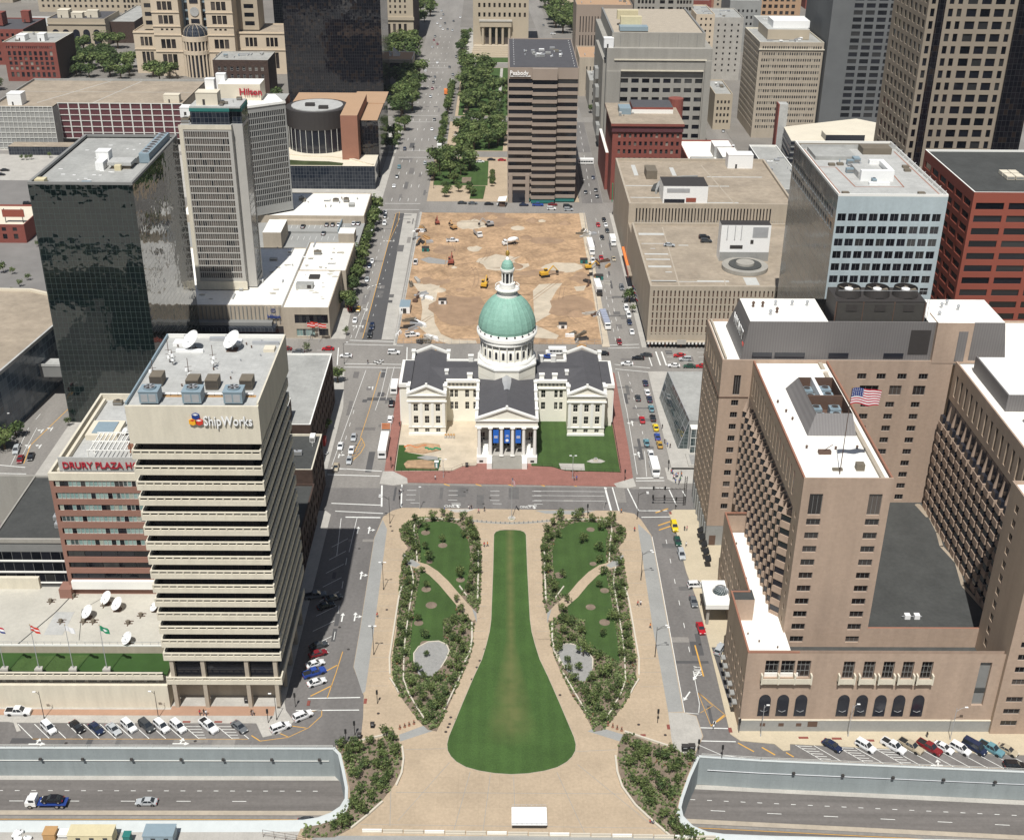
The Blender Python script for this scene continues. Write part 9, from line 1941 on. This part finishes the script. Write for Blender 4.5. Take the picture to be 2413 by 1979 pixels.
# ================ STREET FURNITURE
def lamp(x,y,lab,h=8.0,arms=((1,0),),al=1.8,m='dark_metal',z=.15,head='lamp_glass',group='street lamps'):
 t=thing('street_lamp',(x,y,z),lab,'street lamp',group);b=MB();b.frust((0,0),.16,.14,0,.5,m,8);b.tube((0,0,.5),(0,0,h),.09,m,6,.06);lpart(b,'pole',t)
 for ax,ay in arms:
  b=MB();b.tube((0,0,h-.9),(ax*al*.5,ay*al*.5,h-.15),.045,m,5);b.tube((ax*al*.5,ay*al*.5,h-.15),(ax*al,ay*al,h),.045,m,5);lpart(b,'arm',t)
  b=MB();b.box(ax*al-.35,ax*al+.35,ay*al-.16,ay*al+.16,h-.08,h+.06,'white_plastic');lpart(b,'lamp_head',t)
 return t
LP=[(4,1,350,780,'slim street lamp behind the left bays, left one',((-1,-.1),),7.8),(4,1,1250,775,'slim street lamp behind the left bays, right one',((-1,-.1),),7.8),(4,2,175,790,'slim street lamp at the pavement corner under the office tower',((-1,0),),7.6),(3,2,1015,1435,'slim street lamp by the tan walk left of the gardens, upper one',((-.4,0),(.4,0)),8.7),(4,2,940,278,'slim street lamp by the tan walk left of the gardens, lower one',((-.4,0),(.4,0)),8.7),(3,2,1065,915,'tall lamp with two side arms at the left garden top corner',((-1.6,0),(-1.6,.6)),9),(3,3,1005,880,'tall lamp with two side arms at the right garden top corner',((1.6,.2),(1.6,-.3)),9),(3,3,1035,1360,'lamp with twin arms beside the right street, upper one',((1.7,0),(1.5,.5)),9),(4,3,1148,295,'lamp with twin arms beside the right street, lower one',((1.7,0),(1.5,.5)),9),(4,3,1980,920,'grey lamp before the hotel plinth, left one',((.5,0),),9),(4,4,685,920,'grey lamp before the hotel plinth, middle one',((.8,.2),),9),(4,4,1490,945,'grey lamp before the hotel plinth, right one',((1.4,.2),),9),(3,2,1300,800,'thin lamp at the near kerb of the crossroads road, left of the flagpole',((.2,0),),7.5),(3,3,745,810,'thin lamp at the near kerb of the road, right of the flagpole',((.2,0),),7.5),(3,3,497,560,'lamp with two globes on the red pavement before the right lawn',((-.8,0),(.8,0)),8),(3,2,1485,555,'lamp with two globes on the red pavement before the left yard',((-.8,0),(.8,0)),6.5),(2,2,722,1290,'tall signal lamp at the corner behind the courthouse left side',((1.4,.3),),8.5),(2,2,905,370,'twin-arm lamp beside the street trees, near one',((1.6,0),(1.6,.8)),9),(2,2,965,180,'twin-arm lamp beside the street trees, far one',((1.6,0),(1.6,.8)),9),(3,1,125,220,'lamp on the pavement below the blue screen garage',((-1,0),),8),(1,2,1440,1520,'curved lamp at the near corner of the park',((-1.8,0),),10),(1,3,553,1600,'curved lamp at the shaded side of the striped tower',((1.8,0),),10)]
for r_,c_,x_,y_,lab,arms,h in LP:x,y=G(r_,c_,x_,y_);lamp(x,y,lab,h,arms,1.6 if h>8.5 else 1.0,'metal' if 'grey' in lab or 'thin' in lab or 'globes' in lab else 'dark_metal')
def signal(x,y,lab,h=4.2,arm=None,z=.15,n=1):
 t=thing('traffic_light',(x,y,z),lab,'traffic light','traffic lights');b=MB();b.tube((0,0,0),(0,0,h),.09,'dark_metal',6)
 if arm:b.tube((0,0,h-.3),(arm[0],arm[1],h-.3),.07,'dark_metal',5)
 lpart(b,'pole',t)
 for p in([(0,0,h)]if not arm else[(arm[0]*f,arm[1]*f,h-.3)for f in(.55,.98)]):
  b=MB();b.box(p[0]-.22,p[0]+.22,p[1]-.16,p[1]+.16,p[2]-.55,p[2]+.55,'rubber')
  for i in range(3):b.tube((p[0],p[1]-.16,p[2]-.35+i*.35),(p[0],p[1]-.19,p[2]-.35+i*.35),.1,'dark_metal',8)
  lpart(b,'signal_head',t)
SG=[(4,2,790,910,'signal on the strip above the curved wall, upper one'),(4,2,722,975,'signal on the strip above the curved wall, lower one'),(4,2,322,688,'small signal post under the office tower corner'),(4,2,968,665,'black signal post on the tan walk near the crossing'),(4,3,1168,815,'black signal post on the right tan walk'),(4,3,1487,1055,'signal on the kerb above the right motorway wall, left one'),(4,3,1673,1100,'signal on the kerb above the right motorway wall, right one'),(3,2,1145,790,'signal at the left garden top corner'),(3,2,1075,480,'signal at the corner of the red brick pavement, left'),(3,3,908,580,'signal at the corner of the red brick pavement, right'),(3,3,1250,505,'signal at the pavilion corner by the shuttle bus'),(3,3,1308,800,'signal at the hotel corner pavement'),(4,3,1808,890,'double signal post at the hotel plinth corner'),(3,3,615,855,'short dark post above the right garden'),(4,2,108,815,'short signal post by the corner cars')]
for r_,c_,x_,y_,lab in SG:x,y=G(r_,c_,x_,y_);signal(x,y,lab,3.4)
x,y=G(3,3,1375,770);t=thing('signal_gantry',(x,y,0),'black lattice signal gantry reaching over the road from the hotel corner','traffic light');b=MB()
for dx in(-.3,.3):b.tube((dx,0,0),(dx,0,10),.1,'dark_metal',5)
for i in range(12):b.tube((-.3,0,i*.8),(.3,0,i*.8+.8),.06,'dark_metal',4)
lpart(b,'tower',t);b=MB()
for zz in(5.6,2.6):b.tube((0,0,zz),(-9.6,0,zz),.1,'dark_metal',5)
for i in range(8):b.tube((-i*1.2,0,5.6),(-i*1.2-.6,0,6.1),.05,'dark_metal',4)
lpart(b,'arm',t)
for xx in(-6,-9.4):
 for zz in(5.6,2.6):b=MB();b.box(xx-.25,xx+.25,-.2,.2,zz-.2,zz+.9,'rubber');b.tube((xx,-.2,zz+.6),(xx,-.25,zz+.6),.12,'dark_metal',8);lpart(b,'signal_head',t)
def flag_mesh(kind,L=1.0,Hh_=.6,nx=26,nz=13,amp=.06):
 b=MB()
 def P(i,j):u=i/nx;return(u*L,amp*L*math.sin(u*9+j*.1)*(u**.5),Hh_*j/nz-.12*L*u*u+.03*L*math.sin(u*7))
 for i in range(nx):
  for j in range(nz):
   u,v_=(i+.5)/nx,(j+.5)/nz
   if kind=='us':m='flag_blue' if(u<.4 and v_>.46)else('flag_red' if j%2==0 else 'flag_white')
   elif kind=='tri':m=('flag_blue','flag_white','flag_red')[min(2,int(v_*3))]
   elif kind=='rw':m='logo_red' if v_<.4 else('flag_white' if v_<.6 else 'logo_red')
   elif kind=='green':m='flag_white' if abs(u-.5)+abs(v_-.5)<.22 else 'flag_green'
   else:m='flag_white'
   b.face([P(i,j),P(i+1,j),P(i+1,j+1),P(i,j+1)],m)
 if kind=='us':
  for a in range(6):
   for c in range(5):
    u,v_=(a+.6)/15.6,.5+(c+.5)/10.4;i=u*nx;p=Vector(P(i,v_*nz));s_=.011*L;b.face([tuple(p+Vector((-s_,-.02,-s_))),tuple(p+Vector((s_,-.02,-s_))),tuple(p+Vector((s_,-.02,s_))),tuple(p+Vector((-s_,-.02,s_)))],'flag_white')
 return b
def flagpole(x,y,z,h,kind,L,Hh_,lab,dirx=1,m='metal',base=True,tilt=(0,0),rz=0.0):
 t=thing('flagpole',(x,y,z),lab,'flagpole');b=MB();b.tube((0,0,0),(tilt[0],tilt[1],h),.11,m,6,.06);b.frust((tilt[0],tilt[1]),.12,.02,h,h+.25,'gold',8);lpart(b,'pole',t)
 if base:b=MB();b.prism([(-.9,-.6),(.9,-.6),(.7,.6),(-.7,.6)],0,.55,'concrete');lpart(b,'base',t)
 f=flag_mesh(kind,L,Hh_);o=lpart(f,'flag',t);o.location=(tilt[0]+.1,tilt[1],h-Hh_-.15);o.rotation_euler=(0,0,rz)
 return t
for i,(x_,top,kd,lab)in enumerate(((50,150,'tri','tricolour'),(320,40,'rw','red and white'),(590,25,'white','white'),(855,40,'green','green'))):
 x,y=G(4,1,x_,372,10.2);flagpole(x,221.2,10.2,12.6,kd,2.6,1.5,'flagpole with a %s flag on the green terrace parapet'%lab,rz=-.4)
flagpole(74.2,231.3,56.7,21.0,'us',6.4,3.8,'tall flagpole with a large star-spangled striped flag on the hotel front wing roof',m='brown_metal',base=False,tilt=(-.1,.1),rz=.1)
hz=MB();hz.box(-3200,3200,-150,5500,-9.5,230,'metal');ho=struct(hz,'haze','stuff','thin pale summer haze over the whole city');hm=bpy.data.materials.new('haze');hm.use_nodes=True;hn=hm.node_tree;hn.nodes.clear();hv=hn.nodes.new('ShaderNodeVolumePrincipled');hv.inputs['Color'].default_value=(.80,.88,1,1);hv.inputs['Density'].default_value=.00003;hx=hn.nodes.new('ShaderNodeOutputMaterial');hn.links.new(hv.outputs[0],hx.inputs['Volume']);ho.data.materials.clear();ho.data.materials.append(hm)
x,y=G(3,2,2022,880);flagpole(x,y,.15,14,'us',2.4,1.5,'thin white flagpole in a pale round planter on the mall',rz=-1.2)
b=MB();b.cyl((x,y),1.15,.15,.5,'limestone',20);b.cyl((x,y),.85,.5,.53,'ground_leaf',16);solo(b,'planter','round pale planter at the foot of the mall flagpole','planter')
for nm,pts in(('left',[(4,2,1145,862),(4,2,1183,850),(4,2,1218,838),(4,2,1256,825)]),('right',[(4,3,778,835),(4,3,815,850),(4,3,850,865),(4,3,885,878)])):
 for i,q in enumerate(pts):
  x,y=G(*q);b=MB();b.frust((0,0),.32,.26,0,.35,'orange_brick',10);b.frust((0,0),.16,.12,.35,1.0,'brown_metal',8);b.frust((0,0),.2,.2,1.0,1.1,'orange_brick',8);o=solo(b,'bollard','rust-coloured bollard across the %s granite strip, %s from the walk'%(nm,ordinal(i)),'bollard','rust bollards');o.location=(x,y,.15)
for i,(r_,c_,x_,y_,lab)in enumerate(((4,2,930,850,'dark litter bin on the tan walk above the lower left bed'),(4,2,828,935,'dark litter bin at the road edge of the lower left bed'),(4,3,1383,1030,'large black cabinet on the pavement above the right motorway wall'),(4,3,1437,1025,'smaller black cabinet beside the large one on the right'),(4,1,1945,655,'grey bin against the wall under the office tower'),(3,2,1670,470,'black kiosk post at the yard fence left of the steps'))):
 x,y=G(r_,c_,x_,y_);b=MB();w_=.7 if 'large' in lab else .45;b.box(-w_,w_,-w_*.7,w_*.7,0,1.3,'rubber');b.box(-w_*1.08,w_*1.08,-w_*.8,w_*.8,1.3,1.4,'dark_metal');b.box(-w_*.6,w_*.6,-w_*.74,-w_*.7,.9,1.1,'metal');o=solo(b,'litter_bin',lab,'bin');o.location=(x,y,.15)
for i,(r_,c_,x_,y_)in enumerate(((4,2,1815,230),(4,2,1775,322),(4,2,1752,374),(4,2,1714,468),(4,2,1546,768),(4,2,1590,783),(4,2,1537,820),(4,2,1525,845),(4,2,1507,882),(4,3,400,592),(4,3,1020,825),(4,3,1230,907),(3,2,1083,970),(3,2,1070,935),(3,2,1040,1590),(4,2,975,737))):
 x,y=G(r_,c_,x_,y_,.15);b=MB();b.cyl((0,0),.36,0,.02,'brown_metal',16);b.frust((0,0),.3,.28,.02,.028,'dark_metal',16);o=solo(b,'manhole_cover','round brown cover set in the tan paving, %s along the lawn walk'%ordinal(i),'cover','round covers in the paving');o.location=(x,y,.158)
t=thing('stage_platform',(6.1,185.7,.15),'white portable stage platform with low rails at the bottom of the plaza','stage');b=MB();b.box(2.6,9.7,183.5,188.2,.15,1.05,'dark_metal');b.box(2.5,9.8,183.4,188.3,1.05,1.2,'sign_white')
part(b,'deck',t);b=MB()
for i in range(8):x=2.6+i*1.01;b.tube((x,183.5,1.2),(x,183.5,1.7),.035,'metal',4)
for z in(1.45,1.7):b.tube((2.6,183.5,z),(9.7,183.5,z),.03,'metal',4)
for z in(1.5,2.0):b.tube((2.6,188.2,z),(9.7,188.2,z),.03,'metal',4)
for i in range(8):x=2.6+i*1.01;b.tube((x,188.2,1.2),(x,188.2,2.0),.035,'metal',4)
part(b,'rails',t);b=MB();b.box(3.0,9.0,187.0,187.9,1.2,1.32,'white_paint');part(b,'ramp',t)
for i in range(17):
 x=-26+i*4.25;b=MB();b.box(-2,2,-.3,.3,0,.3,'limestone');b.box(-2,2,-.15,.15,.3,.8,'limestone' if i%3 else 'white_paint');o=solo(b,'road_barrier','cream concrete barrier in the row along the bottom of the plaza, %s from the left'%ordinal(i),'barrier','barriers along the bottom');o.location=(x,182.4-i*.1,.15)
fence([(-37,178.6),(44,177.6)],'white construction fence along the bottom edge of the plaza',1.8,3.4,'white_grid','fences',r=.04)
b=MB();b.box(-38,45,176.8,181.4,.15,.156,'concrete_grey');struct(b,'construction_ground')
def box_cabin(x0,x1,y0,y1,h,m,lab,cat,wins=0):
 t=thing('cabin',((x0+x1)/2,(y0+y1)/2,0),lab,cat);b=MB();b.box(x0,x1,y0,y1,.2,h,m);b.box(x0-.1,x1+.1,y0-.1,y1+.1,h,h+.12,m);part(b,'walls',t);q=MB();n=max(wins,1)
 for i in range(wins):xa=x0+(x1-x0)*(i+.6)/(n+.3);q.box(xa,xa+.9,y0-.05,y0,h*.45,h*.8,'car_glass')
 q.box(x0+.2,x1-.2,y0-.02,y0+.2,0,.2,'dark_metal');part(q,'windows',t)
 return t
def gx(v,z=2.5):return G(4,1,v,1650,z)[0]
box_cabin(gx(555),gx(905),178.6,181.5,2.9,'yellow_trailer','long pale yellow site cabin at the bottom left edge','cabin',3);box_cabin(gx(1145),gx(1380),178.6,181.8,2.8,'unit_blue','grey-blue site cabin at the bottom left edge','cabin',2);box_cabin(gx(335),gx(430),180,182.2,1.7,'wood','orange-brown bin box at the bottom left edge','container',0);box_cabin(gx(985),gx(1038),178.8,180.3,2.4,'teal','teal portable toilet between the two site cabins','toilet',0);box_cabin(gx(440),gx(530),180.8,182.4,.8,'white_plastic','low white crate beside the orange-brown box','container',0)
rr=random.Random(4)
for i in range(12):
 x,y=G(4,1,rr.uniform(100,235),rr.uniform(1660,1725),.6);b=MB();b.frust((0,0),.5,.55,0,.7,rr.choice(('sign_white','sign_white','rubber')),9);b.frust((0,0),.55,.2,.7,.95,'sign_white',9);o=solo(b,'sack','white and black sack in the heap at the bottom left corner, %s of them'%ordinal(i),'sack','heap of sacks');o.location=(x,y,0)
fence([(-48,181.2),(-41,179.8),(-37,178.6)],'short wire fence at the bottom left of the curved wall',2.0,2.0,'brown_metal')
fence([(-33.4,330),(-33.5,404)],'black iron fence along the left of the courthouse yard',1.2,2.2,'rubber','iron fences');fence([(37.4,329.9),(37.4,404)],'black iron fence along the right of the courthouse lawn',1.2,2.2,'rubber','iron fences');fence([(-33.3,330),(-15.4,330.2),(-12.2,333.1),(-7.6,333.5)],'black iron fence before the left courthouse yard',1.2,2.2,'rubber','iron fences');fence([(9.8,333.6),(16,333.1),(20,330.6),(37.3,329.8)],'black iron fence before the right courthouse lawn',1.2,2.2,'rubber','iron fences')
b=MB();b.box(29.3,30.6,336.4,337.5,.19,.9,'limestone');b.box(29.5,30.4,336.6,337.3,.9,1.3,'concrete_grey');solo(b,'pedestal','small pale stone pedestal on the right courthouse lawn','pedestal')
b=MB()
for i in range(9):b.obox((-31+i*.8,345.5+.8*math.sin(i)),(1,.3*math.cos(i)),.4,.05,.2,.7,'orange_net')
solo(b,'safety_net','torn orange safety net round the dirt in the left courthouse yard','net');b=MB()
for i in range(5):b.obox((-24+i*1.0,343.8+.5*math.cos(i*2)),(1,.6*math.sin(i)),.6,.25,.5,.8,'flag_green')
solo(b,'green_sheet','crumpled green plastic sheet lying on the dirt in the left courthouse yard','sheet')
b=MB();x,y=G(3,2,1388,370,.6)
for i in range(4):
 for j in range(3):b.box(-18.6+i*.9,-18.0+i*.9,351.4+j*.8,352.0+j*.8,.2,.9,'wood' if j else 'concrete')
solo(b,'pallets','stacked pallets of stone on the pale left courthouse yard','pallet')
for i in range(3):
 x=-38.9+i*.5;b=MB();b.box(-1.6,1.6,-.05,.05,.5,.9,'orange_net');b.box(-1.5,-1.4,-.3,.3,0,.9,'white_plastic');b.box(1.4,1.5,-.3,.3,0,.9,'white_plastic');o=solo(b,'road_barrier','orange and white folding barrier on the road by the courthouse, %s of three'%ordinal(i),'barrier','folding barriers');gx_,gy_=G(3,2,1035,145+i*16);o.location=(gx_,gy_,0)
for i,y in enumerate((296,291.6,287,282.4,277.6,273)):
 pass
for i in range(5):
 y=300.5-i*3.6-8;b=MB();b.face([(57.4,y-1.2,3.6),(55.9,y-1.2,2.7),(55.9,y+1.2,2.7),(57.4,y+1.2,3.6)],'rubber');b.face([(57.4,y-1.2,3.6),(57.4,y-1.2,2.7),(55.9,y-1.2,2.7)],'rubber');b.face([(55.9,y-1.2,2.7),(55.9,y-1.2,2.4),(55.9,y+1.2,2.4),(55.9,y+1.2,2.7)],'rubber');solo(b,'window_awning','black awning over the hotel pavement, %s from the corner'%ordinal(i),'awning','black awnings')
b=MB()
for i in range(6):y=234-i*3.2;b.box(53.1,54.15,y-1.0,y+.6,4.2,4.5,'concrete_grey');b.box(53.0,53.1,y-1.0,y+.6,4.2,5.1,'concrete_grey')
solo(b,'balconettes','row of pale stone balconettes on the hotel street wall near the corner','balcony')
b=MB();b.prism([(52.6,243),(54.1,243),(54.1,221),(53.5,221)],.152,.17,'asphalt_new');struct(b,'garage_ramp')
b=MB();b.box(54.0,54.3,583.5,585.5,8,17,'flag_green');t=thing('wall_sign',(54.1,584.5,12),'green vertical sign on the street wall of the farther garage','sign');part(b,'panel',t)
b=MB();b.box(54.0,55.1,500,525,4.4,5.4,'orange_net');solo(b,'shop_awning','orange shop awning on the street wall of the slotted garages','awning');b=MB();b.box(53.4,55.1,486,498,6.0,6.4,'tan_roof');b.box(53.2,53.5,486,498,5.4,7.2,'red_brick');solo(b,'entrance_roof','small brown entrance roof on the nearer slotted garage street wall','awning')
t=thing('wall_flags',(54.6,462,8),'row of small flags on the street wall of the nearer slotted garage','flag')
for i in range(7):
 b=MB();y=456+i*2.4;b.tube((55.2,y,6.5),(53.8,y,8.2),.05,'metal',4);b.face([(54.7,y,7.0),(53.8,y,8.1),(53.7,y+.9,7.2),(54.6,y+.9,6.1)],('flag_red','flag_white','flag_blue')[i%3]);part(b,'flag',t)
b=MB();b.box(-57.6,-56.8,321.0,322.6,.15,2.0,'dark_metal');b.box(-57.6,-56.8,346,349,.15,2.4,'logo_red');solo(b,'kiosk','small red newspaper kiosk beside the grey-roofed building','kiosk')
for i,(a,b_)in enumerate(((430,1110),(455,1100),(520,1115))):
 x,y=G(2,2,a,b_);t=thing('flagpole',(x,y,.15),'red and white flag on a pole before the hotel podium, %s of three'%ordinal(i),'flagpole','podium flagpoles');q=MB();q.tube((0,0,0),(0,0,8),.08,'metal',5);lpart(q,'pole',t);f=flag_mesh('rw',3.0,1.6,8,5);o=lpart(f,'flag',t);o.location=(.1,0,6)
